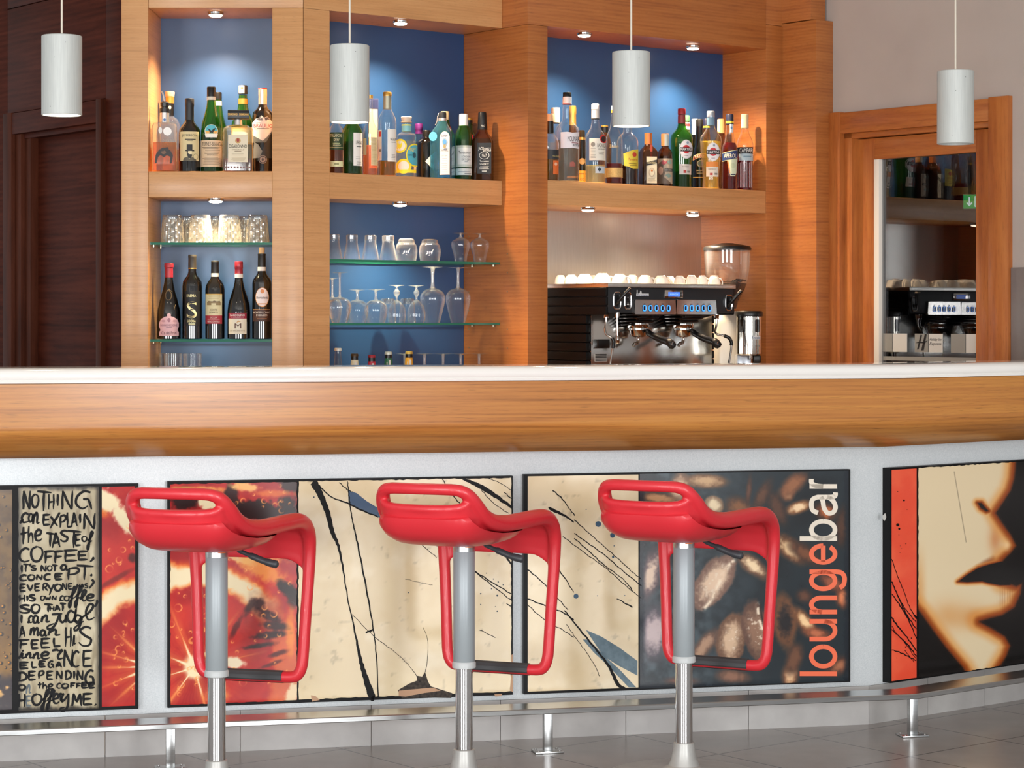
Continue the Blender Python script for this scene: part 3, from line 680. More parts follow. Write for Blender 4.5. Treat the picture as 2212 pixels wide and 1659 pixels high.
L3 = """N|320|415|190|450 O|440|530|240|420 T|510|710|190|470 H|670|745|240|450 I|785|805|240|400 N|855|1000|190|450 G|1040|1270|200|450
c|270|400|500|640 a|395|470|510|625 n|455|545|490|650 E|590|690|520|665 X|690|825|490|710 P|825|910|530|700 L|920|1000|490|700 A|985|1065|490|690 I|1095|1112|510|640 N|1155|1310|500|720
t|280|380|690|930 h|385|460|680|910 e|475|580|730|880 T|640|755|770|960 A|720|830|770|980 S|830|940|740|890 T|930|1120|735|980 E|1035|1115|790|950 o|1130|1195|820|890 f|1195|1280|760|1000
C|265|410|985|1170 O|430|585|960|1165 F|605|750|1020|1190 F|740|880|1020|1190 E|885|1065|1010|1160 E|1070|1210|1025|1145 ,|1240|1285|1110|1170
I|290|310|1215|1320 T|320|395|1200|1310 '|408|425|1195|1235 S|425|500|1225|1290 N|565|635|1215|1305 O|655|715|1225|1295 T|720|800|1215|1305 a|840|940|1215|1285
C|275|370|1355|1430 O|390|475|1350|1425 N|505|580|1345|1420 C|610|700|1340|1420 E|750|865|1335|1415 P|930|1095|1255|1420 T|1060|1290|1215|1420 ;|1225|1290|1330|1540
E|270|355|1480|1580 V|375|455|1485|1570 E|475|555|1475|1570 R|590|660|1470|1570 Y|660|740|1480|1630 O|755|845|1480|1570 N|860|920|1460|1560 E|938|1000|1470|1550 H|1062|1100|1475|1530 A|1110|1160|1475|1530 S|1168|1212|1475|1530"""
L4 = """H|260|330|30|125 I|355|372|40|110 S|385|470|30|110 O|540|590|45|100 W|600|670|45|100 N|692|745|40|100 c|785|850|45|110 o|855|915|45|110 f|905|1010|-70|195 f|985|1085|-75|190 l|1060|1150|-30|110 e|1145|1255|25|110 ,|1262|1290|100|190
S|255|405|165|270 O|420|525|155|270 T|590|700|150|260 H|665|715|180|245 A|725|800|165|245 T|795|880|140|245
I|270|300|295|405 s|0|1|0|1 c|365|440|310|405 a|440|525|310|405 n|550|660|300|395 j|625|830|280|490 u|800|885|290|395 d|890|1030|150|390 g|985|1110|300|500 l|1090|1255|155|360
A|260|335|440|600 m|400|525|465|570 a|535|625|500|575 n|640|800|490|570 H|870|945|460|720 i|965|1005|500|710 S|1045|1225|455|710
F|250|390|625|750 E|410|515|630|745 E|540|665|610|735 L|705|805|600|720
i|250|340|770|880 n|340|435|800|870 n|440|540|800|880 e|540|660|790|880 r|690|840|760|880 N|850|965|755|985 C|955|1055|780|985 E|1095|1225|770|985
E|255|380|925|1010 L|415|490|910|1000 E|515|605|910|985 G|640|715|910|1000 A|740|820|915|995
D|240|355|1060|1170 E|375|475|1045|1160 P|510|585|1040|1150 E|620|705|1045|1155 N|750|825|1035|1150 D|860|945|1040|1150 I|978|992|1040|1145 N|1025|1100|1030|1165 G|1130|1255|1035|1225
o|245|335|1225|1295 t|500|565|1185|1275 h|565|625|1190|1280 e|635|705|1215|1280 C|755|810|1205|1270 O|825|905|1210|1270 F|930|1000|1200|1270 F|1010|1075|1205|1270 E|1080|1165|1195|1265 E|1170|1260|1195|1265
H|250|335|1345|1520 O|430|550|1345|1490 f|540|650|1300|1560 f|610|720|1295|1550 e|700|790|1345|1470 r|780|850|1340|1450 y|800|915|1340|1570 M|960|1080|1340|1505 E|1095|1230|1340|1490 .|1252|1280|1470|1505"""
strokes = []
letters(L3, 0, 1030, 6.38, 2.35, strokes); letters(L4.replace('s|0|1|0|1 ', ''), 0, 1280, 6.145, 2.35, strokes)
A1.ribbons('brush_lettering', strokes, PBLACK, lp)
s2 = []; letters('n|350|415|1220|1340 E|345|415|1370|1505', 0, 1280, 6.145, 2.0, s2)
A1.ribbons('faded_lettering', s2, pm('5b6468', .5), lp)
# ---- picture 2: blood orange and cream with black splashes
p2 = thing('canvas_print', 'picture of a blood orange slice beside a torn cream painting', 'picture')
A2 = Panel(C1, OFF, p2)
zt2, zb2 = C1.z(735, 1034, -OFF), C1.z(735, 1515, -OFF)
A2.board(362, 1108, zb2, zt2)
b2 = [(405, 1075, 36, 22, 0, (40, 8, 8), .95, .3), (395, 1088, 24, 12, 0, (18, 4, 4), .9, .3), (460, 1087, 34, 14, 0, CREAMC, 1, .2), (425, 1058, 70, 7, 0, (244, 170, 80), .8, .5), (500, 1070, 14, 24, 0, DKR, .9, .3), (560, 1102, 55, 22, .15, DKR, 1, .22), (620, 1096, 20, 26, 0, DKR, .95, .3), (625, 1048, 22, 14, .4, DKR, .85, .4), (530, 1052, 30, 9, .1, (252, 200, 120), .9, .4), (590, 1066, 44, 7, 0, (250, 150, 60), .6, .5),
      (520, 1205, 40, 10, .35, CREAMC, .9, .3), (560, 1225, 60, 22, .5, (248, 170, 70), .75, .5), (565, 1180, 60, 24, .3, (250, 180, 80), .8, .5), (622, 1195, 16, 12, .5, DKR, .95, .4), (618, 1272, 22, 12, .7, DKR, .95, .4), (632, 1290, 12, 22, 0, DKR, .9, .4),
      (560, 1306, 14, 10, -.9, DKR, .9, .5), (580, 1330, 26, 10, .4, DKR, .95, .4), (595, 1352, 30, 9, .1, DKR, .95, .4), (585, 1372, 34, 8, -.1, DKR, .95, .4), (540, 1310, 8, 20, .6, DKR, .8, .5), (510, 1355, 6, 26, .5, (60, 10, 12), .7, .5), (560, 1395, 34, 5, -.15, DKR, .85, .5), (600, 1412, 22, 5, -.3, (60, 10, 12), .8, .5), (585, 1435, 26, 4, -.35, (60, 10, 12), .7, .5), (570, 1340, 46, 52, .2, (90, 14, 18), .35, .6),
      (505, 1432, 22, 12, .1, (255, 240, 205), 1, .3), (628, 1360, 10, 50, 0, (248, 160, 60), .6, .6), (632, 1500, 12, 30, .3, CREAMC, .9, .4), (470, 1500, 22, 18, 0, (255, 190, 90), .7, .6)]
A2.print('blood_orange_print', 368, 641, zb2 + .008, zt2 - .008, slice_paint(420, 1442, 182, 219, (-1.95, -2.75, 2.85, 2.2, 1.3, -.22, -.9), b2, bubs(34, 370, 450, 1265, 1500) + bubs(36, 490, 630, 1190, 1480) + bubs(14, 500, 630, 1045, 1110, big=7), 77, oval=1.0), ragged=.003)
def cream(seed, tint):
    def fn(px, py):
        n = fbm(px, py, 90, seed); n2 = fbm(px, py, 16, seed + 3)
        c = np.zeros(px.shape + (3,)) + np.array(tint, float); c = mixc(c, (202, 176, 132), .55 * sst(.4, .8, n)); c = mixc(c, (238, 226, 198), .6 * sst(.5, .85, fbm(px, py, 55, seed + 7)))
        return mixc(c, (120, 106, 84), .3 * sst(.72, .85, n2))
    return fn
cr2 = A2.print('cream_print', 645, 1104, zb2 + .010, zt2 - .006, cream(41, (222, 203, 164)), res=.006, ragged=.004)
def zz(P, sc, ox, oy): return [(ox + a[0] / sc, oy + a[1] / sc) + ((a[2] / sc,) if len(a) > 2 else ()) for a in P]
z3 = lambda P: zz(P, 2.373, 640, 960)
def wob(P, n=6, amp=.7):
    Q = smoothpath([(p[0], p[1], p[2]) for p in P], n); return [(q.x + amp * math.sin(k * 1.3 + q.y * .3), q.y + amp * math.cos(k * 1.9), max(.25, q.z)) for k, q in enumerate(Q)]
SP2 = [[(85, 190, 20), (120, 250, 16), (160, 350, 13), (185, 450, 11), (215, 520, 7), (240, 640, 4), (262, 780, 3), (300, 960, 4), (325, 1085, 8), (350, 1180, 13), (385, 1285, 18), (395, 1305, 12)],
       [(262, 185, 1.5), (268, 240, 3), (275, 310, 3), (290, 400, 3), (310, 490, 4), (340, 640, 4), (370, 800, 4), (395, 950, 3), (410, 1080, 3), (420, 1300, 3)],
       [(112, 205, 3), (150, 245, 3), (190, 275, 3), (260, 300, 4), (330, 335, 4), (420, 372, 3)], [(220, 195, 2), (260, 230, 2.5), (290, 245, 2)],
       [(850, 175, 5), (900, 195, 9), (960, 225, 12), (1030, 270, 10), (1108, 325, 6)], [(745, 170, 2), (790, 245, 2.5), (840, 305, 2.5)], [(950, 235, 2), (1010, 300, 1.6), (1090, 355, 1.5)], [(1065, 245, 2), (1110, 285, 3)], [(985, 175, 1.6), (1040, 195, 1.5), (1110, 240, 1.5)],
       [(620, 495, 1.6), (720, 580, 1.6)], [(680, 505, 3), (760, 535, 3), (860, 610, 3), (960, 680, 3), (1100, 765, 2.5)], [(900, 640, 2.5), (1000, 720, 2.5), (1110, 805, 2)], [(1070, 560, 6), (1085, 590, 5), (1110, 625, 3)], [(1075, 815, 2), (1110, 835, 3)],
       [(285, 870, 1.5), (400, 985, 1.6), (500, 1060, 1.2), (570, 1125, 1.2), (620, 1190, 1.5)], [(660, 1165, 1.5), (675, 1080, 1), (672, 1000, 1), (650, 940, .8)], [(355, 965, 4), (395, 950, 5)], [(560, 690, 1), (640, 710, 1), (700, 722, 1)], [(940, 950, 2), (1020, 990, 1.6)]]
A2.ribbons('black_splashes', [wob(z3(s)) for s in SP2], PBLACK, cr2)
A2.polys('blue_patch', [z3([(265, 235), (310, 250), (360, 290), (425, 330), (430, 378), (380, 355), (310, 325), (268, 305)])], pm('1d4466', .4, coat=.4), cr2)
A2.polys('torn_canvas', [z3([(520, 1260), (580, 1225), (620, 1210), (615, 1185), (645, 1190), (660, 1165), (675, 1215), (690, 1240), (800, 1275), (795, 1300), (700, 1298), (540, 1300)])], noisy('bare_hardboard', '1c1a19', '4b423a', 120, .8), cr2)
for pp_ in [z3([(525, 1262), (600, 1255), (700, 1246), (740, 1262), (650, 1275), (560, 1292), (525, 1290)]), z3([(75, 1285), (100, 1290), (120, 1310), (80, 1318)]), z3([(1015, 1280), (1055, 1278), (1050, 1290), (1020, 1292)]), z3([(1100, 1080), (1110, 1075), (1110, 1270), (1095, 1260), (1103, 1170)])]: A2.polys('torn_edge', [pp_], pm('b99476', .8), cr2, lift=.0011)
def dots(spec): return [[(x + r * math.cos(a * .7), y + r * math.sin(a * .7)) for a in range(9)] for x, y, r in spec]
A2.polys('blue_drops', dots([(640 + x / 2.373, 960 + y / 2.373, r / 2.373) for x, y, r in ((858, 280, 8), (1030, 775, 5), (1035, 705, 4), (1010, 690, 3), (945, 765, 4), (1000, 740, 3), (1030, 855, 4), (945, 820, 3), (575, 760, 3), (90, 270, 4), (1060, 720, 3), (975, 660, 3), (1020, 830, 2))]), pm('16303f', .4), cr2)
# ---- picture 3: cream with splashes, coffee beans and the words
p3 = thing('canvas_print', 'picture of cream paint and coffee beans with tall upright lettering', 'picture')
A3 = Panel(C1, OFF, p3)
zt3, zb3 = C1.z(1500, 1019, -OFF), C1.z(1500, 1486, -OFF)
A3.board(1132, 1837, zb3, zt3)
cr3 = A3.print('cream_print', 1140, 1379, zb3 + .008, zt3 - .006, cream(57, (226, 208, 172)), res=.006)
z4 = lambda P: zz(P, 2.373, 1240, 960)
SP3 = [[(-110, 235, 3), (-60, 280, 3), (-20, 335, 2), (5, 365, 3)], [(-130, 325, 6), (-100, 340, 8), (-40, 370, 5), (0, 400, 3)],
       [(0, 385, 2.5), (60, 440, 2), (150, 520, 2), (230, 590, 2), (300, 655, 2), (345, 690, 2)], [(0, 455, 2.5), (70, 505, 2.5), (160, 570, 2.5), (240, 640, 2.5), (345, 725, 2.5)], [(0, 480, 2.5), (90, 560, 2.5), (150, 615, 2.5), (250, 690, 2), (300, 750, 3)], [(-60, 470, 2), (60, 560, 2), (170, 640, 2), (260, 720, 2), (345, 790, 2)],
       [(-240, 500, 2), (-160, 560, 3), (-80, 640, 3), (0, 760, 2)], [(-240, 640, 3), (-180, 690, 2.5), (-110, 760, 2.5), (-30, 850, 2)], [(-240, 790, 3), (-140, 830, 3), (-60, 860, 3), (0, 900, 3)], [(-240, 820, 2), (-150, 900, 2), (-60, 950, 2), (0, 990, 2)],
       [(-50, 850, 3), (30, 950, 4), (120, 1060, 5), (180, 1140, 7), (225, 1230, 9), (260, 1250, 6)], [(60, 1060, 1.5), (110, 1140, 1.5), (130, 1190, 1.5)], [(-40, 920, 1.5), (0, 980, 1.5), (60, 1060, 1.5)], [(220, 790, 2), (300, 835, 4)]]
A3.ribbons('black_splashes', [wob(z4(s)) for s in SP3], PBLACK, cr3)
A3.polys('blue_patch', [z4([(60, 950), (140, 985), (230, 1040), (325, 1110), (325, 1185), (230, 1135), (150, 1085), (100, 1010)]), z4([(45, 1000), (75, 1000), (150, 1080), (230, 1150), (318, 1245), (280, 1245), (170, 1130), (100, 1065)])], noisy('slate_paint', '4c6370', '6d828c', 40, .4), cr3)
A3.polys('blue_drops', dots([(1240 + x / 2.373, 960 + y / 2.373, r / 2.373) for x, y, r in ((124, 408, 15), (197, 466, 13), (10, 778, 13), (200, 577, 6), (62, 333, 3), (120, 776, 3), (205, 520, 3), (260, 775, 3), (150, 700, 2))]), pm('234a66', .4), cr3)
z6 = lambda x, y: (1380 + x / 3.455, 1010 + y / 3.455)
BEANS = [  # cx, cy, half length, half width, angle, colour, core colour, softness
 (560, 850, 245, 122, -.97, (128, 96, 82), (238, 208, 178), .10), (690, 1290, 205, 112, -1.35, (112, 78, 58), (222, 190, 158), .12), (875, 1230, 240, 100, 1.4, (98, 70, 58), (150, 114, 92), .10),
 (855, 735, 140, 62, .62, (120, 84, 62), (250, 222, 180), .35), (1130, 610, 150, 70, .75, (110, 66, 40), (252, 216, 166), .4), (1240, 640, 140, 60, .6, (70, 44, 32), (120, 74, 48), .5), (560, 280, 75, 72, 0, (150, 120, 92), (242, 224, 186), .15),
 (1190, 300, 95, 45, -.3, (150, 96, 58), (252, 220, 176), .4), (1112, 190, 45, 55, 0, (130, 80, 50), (240, 200, 150), .5), (1150, 130, 130, 60, -.7, (120, 76, 52), (150, 98, 66), .4), (1090, 1150, 200, 85, 1.45, (118, 76, 50), (30, 28, 32), .25), (1245, 1160, 130, 48, .95, (140, 88, 56), (250, 212, 160), .45), (1330, 1240, 110, 45, .2, (120, 66, 44), (190, 110, 76), .5),
 (85, 800, 190, 75, -1.3, (96, 76, 80), (226, 200, 176), .4), (110, 1240, 190, 130, -1.4, (110, 100, 108), (200, 182, 182), .6), (500, 100, 170, 55, .05, (120, 86, 60), (206, 170, 128), .3), (300, 160, 70, 120, .2, (150, 112, 84), (236, 204, 170), .4), (150, 230, 160, 40, .1, (110, 76, 52), (200, 150, 106), .5),
 (745, 300, 110, 80, .3, (90, 60, 42), (140, 92, 56), .4), (920, 210, 130, 50, -1.1, (64, 44, 36), (100, 66, 46), .4), (1030, 300, 140, 60, 1.2, (60, 42, 34), (92, 60, 44), .4), (480, 1340, 160, 60, -.9, (110, 80, 66), (190, 152, 124), .4), (1130, 1555, 60, 90, .2, (130, 84, 58), (240, 196, 150), .45), (1160, 1430, 60, 120, .3, (84, 58, 46), (116, 78, 58), .4),
 (1400, 330, 80, 60, .3, (100, 56, 32), (190, 104, 58), .5), (1440, 860, 110, 50, .5, (96, 54, 40), (150, 84, 60), .5), (1535, 970, 60, 80, .1, (130, 70, 44), (220, 128, 84), .4), (1530, 430, 60, 150, .1, (64, 42, 32), (86, 56, 40), .4), (1500, 1480, 100, 60, -.4, (90, 54, 40), (170, 108, 76), .5), (820, 180, 22, 110, .1, (70, 46, 36), (100, 66, 50), .4), (1240, 960, 60, 50, .3, (70, 48, 40), (100, 66, 50), .5), (320, 1600, 120, 40, 0, (90, 60, 50), (130, 84, 64), .5), (700, 1560, 120, 50, .1, (100, 70, 56), (140, 100, 80), .4)]
def coffee(px, py):
    n = fbm(px, py, 30, 61); n2 = fbm(px, py, 7, 62); n3 = fbm(px, py, 110, 63)
    c = np.zeros(px.shape + (3,)) + np.array((30, 40, 46.)); c = mixc(c, (92, 108, 116), .75 * sst(.3, .8, n) * sst(1700, 1420, px)); c = mixc(c, (16, 20, 24), .8 * sst(.5, .8, n3) * sst(1500, 1750, px))  # blue-grey glare painted into the left side of the print
    for k, (x, y, a, b, rot, col, core, soft) in enumerate(BEANS):
        x, y = z6(x, y); a /= 3.455; b /= 3.455; ca, sa = math.cos(rot), math.sin(rot)
        u = ((px - x) * ca + (py - y) * sa) / a; v = (-(px - x) * sa + (py - y) * ca) / b
        q = np.hypot(u, v) + (n - .5) * .35 + (n2 - .5) * .12
        c = mixc(c, col, .95 * sst(1 + soft, 1 - soft, q)); c = mixc(c, core, .95 * sst(.9, .25, q + (n2 - .5) * .4))
        if k < 3:
            vs = v + (.55 if k == 2 else -.35 if k == 0 else -.2) + .15 * np.sin(u * 3)
            if k != 1: c = mixc(c, (250, 232, 206), np.exp(-(vs / .13) ** 2) * sst(1.0, .8, np.abs(u)) * sst(.25, .6, n2))
            c = mixc(c, (26, 20, 20), .8 * np.exp(-((vs + .22) / .07) ** 2) * sst(.95, .7, np.abs(u)) * (k == 2))
            c = mixc(c, (240, 220, 196), .8 * sst(.62, .75, n2) * sst(.8, .4, q))
    e = np.minimum(np.minimum(px - 1382, 1834 - px), 1484 - py - (px - 1380) * -.02); return mixc(c, (14, 22, 32), .9 * sst(16, 2, e + (n2 - .5) * 8))
cf = A3.print('coffee_bean_print', 1382, 1833, zb3 + .004, zt3 - .004, coffee)
# plain upright letters: constant-width strokes; each letter has its own span along the line (zoomed columns turned on end)
ov = lambda cx, cy, rx, ry, a0=0, a1=360, n=40: [(cx + rx * math.cos(math.radians(a0 + (a1 - a0) * k / n)), cy + ry * math.sin(math.radians(a0 + (a1 - a0) * k / n))) for k in range(n + 1)]
def sm(P, n=8): return [(v.x, v.y) for v in smoothpath([(x, y, 0) for x, y in P], n)]
LET = {'l': [[(.5, -.085), (.5, 1.41)]], 'o': [ov(.5, .5, .5, .5)],
 'u': [[(0, 1.08), (0, .5)] + ov(.48, .42, .48, .42, 180, 300, 20)[1:] + sm([(.72, .06), (.9, .2), (1, .45)]), [(1, 1.08), (1, -.085)]],
 'n': [[(0, -.085), (0, 1.08)], sm([(0, .55), (.1, .8), (.28, .94)]) + ov(.52, .58, .48, .42, 110, 0, 20) + [(1, -.085)]],
 'g': [ov(.48, .5, .48, .5), [(1, 1.08), (1, .0)] + sm([(1, -.05), (.94, -.27), (.72, -.39), (.45, -.4), (.2, -.34), (.06, -.2)])],
 'e': [[(.04, .5), (.98, .5)], ov(.5, .5, .48, .5, 0, 325, 44)], 'b': [[(0, -.085), (0, 1.41)], ov(.5, .5, .5, .5)],
 'a': [sm([(.03, .72), (.14, .93), (.38, 1.0), (.66, .95), (.78, .74)]) + [(.78, .2)] + sm([(.78, .15), (.83, .0), (1.0, -.02)]), sm([(.78, .6), (.6, .52), (.25, .46), (.02, .3), (.06, .08), (.28, -.02), (.52, .04), (.7, .18), (.78, .34)])],
 'r': [[(0, -.085), (0, 1.08)], sm([(0, .5), (.12, .82), (.45, .99), (.95, 1.0)])]}
def upright(spec, m):
    b = MB(); hw_ = 5.0; yb, xh = 1808.5 - hw_, 61 - 2 * hw_
    for k_, (ch, a, d_) in enumerate(spec):
        y0, y1 = 1010 + a / 3.455, 1010 + d_ / 3.455
        if ch != 'l': y0 -= hw_; y1 += hw_
        for P in LET[ch]:
            Q = [(yb - y * xh * (1.0 if y <= 1.1 else 1.06), y0 + (y1 - y0) * x) for x, y in P]; n = len(Q); V = []
            for k in range(n):
                p, q = Q[max(0, k - 1)], Q[min(n - 1, k + 1)]; dx, dy = q[0] - p[0], q[1] - p[1]; L_ = math.hypot(dx, dy) + 1e-9
                V += [A3.pt(Q[k][0] - dy / L_ * hw_, Q[k][1] + dx / L_ * hw_, .0009 + .00003 * k_), A3.pt(Q[k][0] + dy / L_ * hw_, Q[k][1] - dx / L_ * hw_, .0009 + .00003 * k_)]
            b.add(V, [(2 * k, 2 * k + 1, 2 * k + 3, 2 * k + 2) for k in range(n - 1)])
    return b.done('lettering', m, cf, 0)
upright([('l', 1556, 1521), ('o', 1500, 1320), ('u', 1297, 1130), ('n', 1095, 955), ('g', 922, 760), ('e', 727, 563)], pm('ee6a42', .45, coat=.2))
upright([('b', 547, 383), ('a', 360, 168), ('r', 158, 64)], pm('e6dccb', .45, coat=.2))
# ---- picture 4: lips and chin beside a red strip
p4 = thing('canvas_print', 'picture of lips and a chin beside a red strip, rightmost on the bar front', 'picture')
OF4 = 0.034
A4 = Panel(C2, OF4, p4)
zt4, zb4 = C2.z(2060, 1003, -OF4), C2.z(2060, 1456, -OF4)
A4.board(1923.5, 2330, zb4, zt4)
def redstrip(px, py):
    n = fbm(px, py, 40, 81); return mixc(np.zeros(px.shape + (3,)) + np.array((236, 80, 52.)), (244, 100, 66), sst(.3, .8, n))
rs = A4.print('red_strip_print', 1926, 1980, zb4 + .006, zt4 - .006, redstrip, res=.01)
z7 = lambda P: zz(P, 3.385, 1900, 990)
SP4 = [[(88, 735, 2.5), (130, 860, 2.5), (180, 980, 2.5), (215, 1080, 2.5), (270, 1175, 4)], [(88, 900, 4), (130, 1000, 4), (190, 1130, 4), (268, 1250, 3)], [(88, 990, 3), (150, 1080, 4), (210, 1180, 4), (270, 1320, 3)], [(120, 980, 3), (180, 1090, 3), (268, 1200, 3)], [(85, 1160, 5), (130, 1225, 5), (200, 1310, 4), (270, 1410, 4)], [(85, 1250, 3), (150, 1310, 4), (210, 1370, 5), (270, 1450, 3)], [(88, 1400, 3), (150, 1420, 4), (210, 1450, 4), (268, 1480, 3)], [(90, 1225, 2), (120, 1280, 2), (170, 1330, 2), (268, 1470, 2)], [(180, 1400, 2), (250, 1490, 2)], [(252, 1150, 6), (272, 1165, 8)]]
A4.ribbons('black_splashes', [wob(z7(s)) for s in SP4], PBLACK, rs)
A4.polys('black_drops', dots([(1900 + x / 3.385, 990 + y / 3.385, r / 3.385) for x, y, r in ((178, 308, 7), (132, 487, 12), (143, 515, 8), (132, 243, 3), (200, 375, 2.5), (192, 625, 4), (140, 560, 3), (150, 640, 2.5), (160, 660, 2.5), (148, 690, 2.5), (232, 1315, 5), (125, 1460, 3), (190, 1380, 5))]), PBLACK, rs)
PA = z7([(1600, -40), (1000, -40), (995, 60), (985, 150), (960, 235), (905, 320), (850, 400), (895, 470), (960, 560), (1000, 640), (960, 690), (905, 745), (885, 800), (890, 900), (1000, 935), (1080, 900), (1600, 900)])
PB = z7([(570, 903), (640, 850), (720, 800), (800, 775), (900, 750), (960, 800), (960, 930), (880, 930), (800, 915), (750, 902), (640, 908)])
PC = z7([(735, 1195), (800, 1175), (900, 1150), (990, 1090), (1035, 990), (1045, 900), (1600, 900), (1600, 1600), (860, 1560), (930, 1450), (960, 1370), (920, 1300), (820, 1240)])
PD = z7([(250, 1080), (300, 1130), (400, 1270), (490, 1390), (610, 1530), (650, 1600), (250, 1620)])
PN = z7([(715, 325), (745, 325), (775, 360), (800, 385), (780, 390), (740, 365)])
def face(px, py):
    n = fbm(px, py, 70, 91); q = 3.385
    c = np.zeros(px.shape + (3,)) + np.array((234, 214, 176.))
    def edge(c, sd, w1, w2, k=1.0):
        c = mixc(c, (226, 150, 70), k * .8 * sst(w2, w2 * .25, sd)); c = mixc(c, (150, 66, 14), k * sst(w2 * .5, w2 * .1, sd)); return mixc(c, (8, 5, 5), k * sst(w1, -w1, sd))
    lx = sst(1985 + 22, 1985, px - .0 * py) * sst(1150, 1290, py); c = mixc(c, (222, 160, 92), .8 * lx)
    c = mixc(c, (214, 140, 70), .85 * np.exp(-(((px - 2105) / 30) ** 2 + ((py - 1335) / 22) ** 2))); c = mixc(c, (220, 160, 96), .7 * np.exp(-(((px - 2050) / 40) ** 2 + ((py - 1330) / 30) ** 2)))
    c = mixc(c, (200, 110, 50), .6 * np.exp(-(((px - 2150) / 14) ** 2 + ((py - 1165) / 30) ** 2)))
    lipu = poly_sd(px, py, z7([(570, 903), (660, 820), (760, 750), (830, 715), (900, 730), (960, 700), (960, 800), (760, 860)])); c = mixc(c, (120, 44, 14), .85 * sst(5, -9, lipu))
    sd = np.minimum(np.minimum(poly_sd(px, py, PA), poly_sd(px, py, PC) - 1), np.minimum(poly_sd(px, py, PB) * 3.2 + 2, np.minimum(poly_sd(px, py, PD), poly_sd(px, py, PN) * 2.2 + 1))); c = edge(c, sd, 5, 36)
    c = mixc(c, (250, 214, 160), .8 * np.exp(-(((px - 2175) / 8) ** 2 + ((py - 1178) / 11) ** 2)))
    c = mixc(c, (150, 60, 24), .5 * (np.abs(np.sin(px * .9)) > .8) * np.exp(-(((px - 2180) / 18) ** 2 + ((py - 1290) / 26) ** 2)))
    c = mixc(c, (110, 96, 80), .7 * np.exp(-((px - 2061 - (py - 1018) * .17) / .8) ** 2) * (py < 1172) * (py > 1018))
    return c
A4.print('lips_print', 1984, 2320, zb4 + .004, zt4 - .005, face, ragged=.003)
A4.polys('chipped_paint', [z7([(20, 420), (40, 400), (48, 430), (36, 458), (22, 445)])], pm('c9c9c4', .6), p4)
# ================================================================ pendant lamps
SHADE = noisy('brushed_aluminium', 'b9bdba', 'c4c8c4', 40, rough=.5, metal=.12, stretch=(8, 8, .3))
def pendant(px, Y, z0, z1, label, lit=True):
    x = (px - CX) * Y / F
    o = thing('pendant_lamp', label, 'lamp', (x, Y, z0), 0, 'cylinder pendant lamps over the bar')
    h = z1 - z0; R_ = .0598
    MB().loft([(R_ - .004, .02), (R_ - .004, .0006), (R_ - .0015, 0), (R_, .0015), (R_, h - .002), (R_ - .002, h), (.004, h + .0005)], 64, cap0=False).done('lamp_shade', SHADE, o, 40)
    MB().loft([(R_ - .0042, .0105), (.045, .0095), (.02, .009)], 48).done('diffuser', LAMPGLOW if lit else pm('dfe6ee', .3), o)
    MB().loft([(R_ - .0045, .012), (R_ - .0045, .022)], 48).done('reflector', pm('f2ede2', .4), o)
    MB().tube([(0, 0, h), (0, 0, h + .6), (0, 0, 3.199 - z0)], .0032, 10).done('cord', pm('d8d0c0', .5), o)
    for a, zz_ in ((-1.2, h - .025), (-1.75, h - .07), (-1.95, .022)): MB().tube([(R_ * math.cos(a) * .99, R_ * math.sin(a) * .99, zz_), (R_ * math.cos(a) * 1.006, R_ * math.sin(a) * 1.006, zz_)], .0012, 8).done('rivet', pm('4a4c4c', .5), o)
    if lit:
        l = bpy.data.lights.new('lamp_beam', 'SPOT'); l.energy = 9; l.color = (1, .86, .66); l.spot_size = math.radians(110); l.spot_blend = .8; l.shadow_soft_size = .03
        q = bpy.data.objects.new('lamp_beam', l); COL.objects.link(q); q.parent = o; q.location = (0, 0, .006)
pendant(133.5, 6.69, 1.885, 2.122, 'lit cylinder pendant lamp in front of the dark left wall')
pendant(755.5, 6.85, 1.878, 2.113, 'lit cylinder pendant lamp hanging before the middle shelf')
pendant(1363.5, 7.08, 1.886, 2.12, 'lit cylinder pendant lamp hanging before the right shelf')
pendant(2064, 7.35, 1.851, 2.09, 'unlit cylinder pendant lamp in front of the glazed door', lit=False)
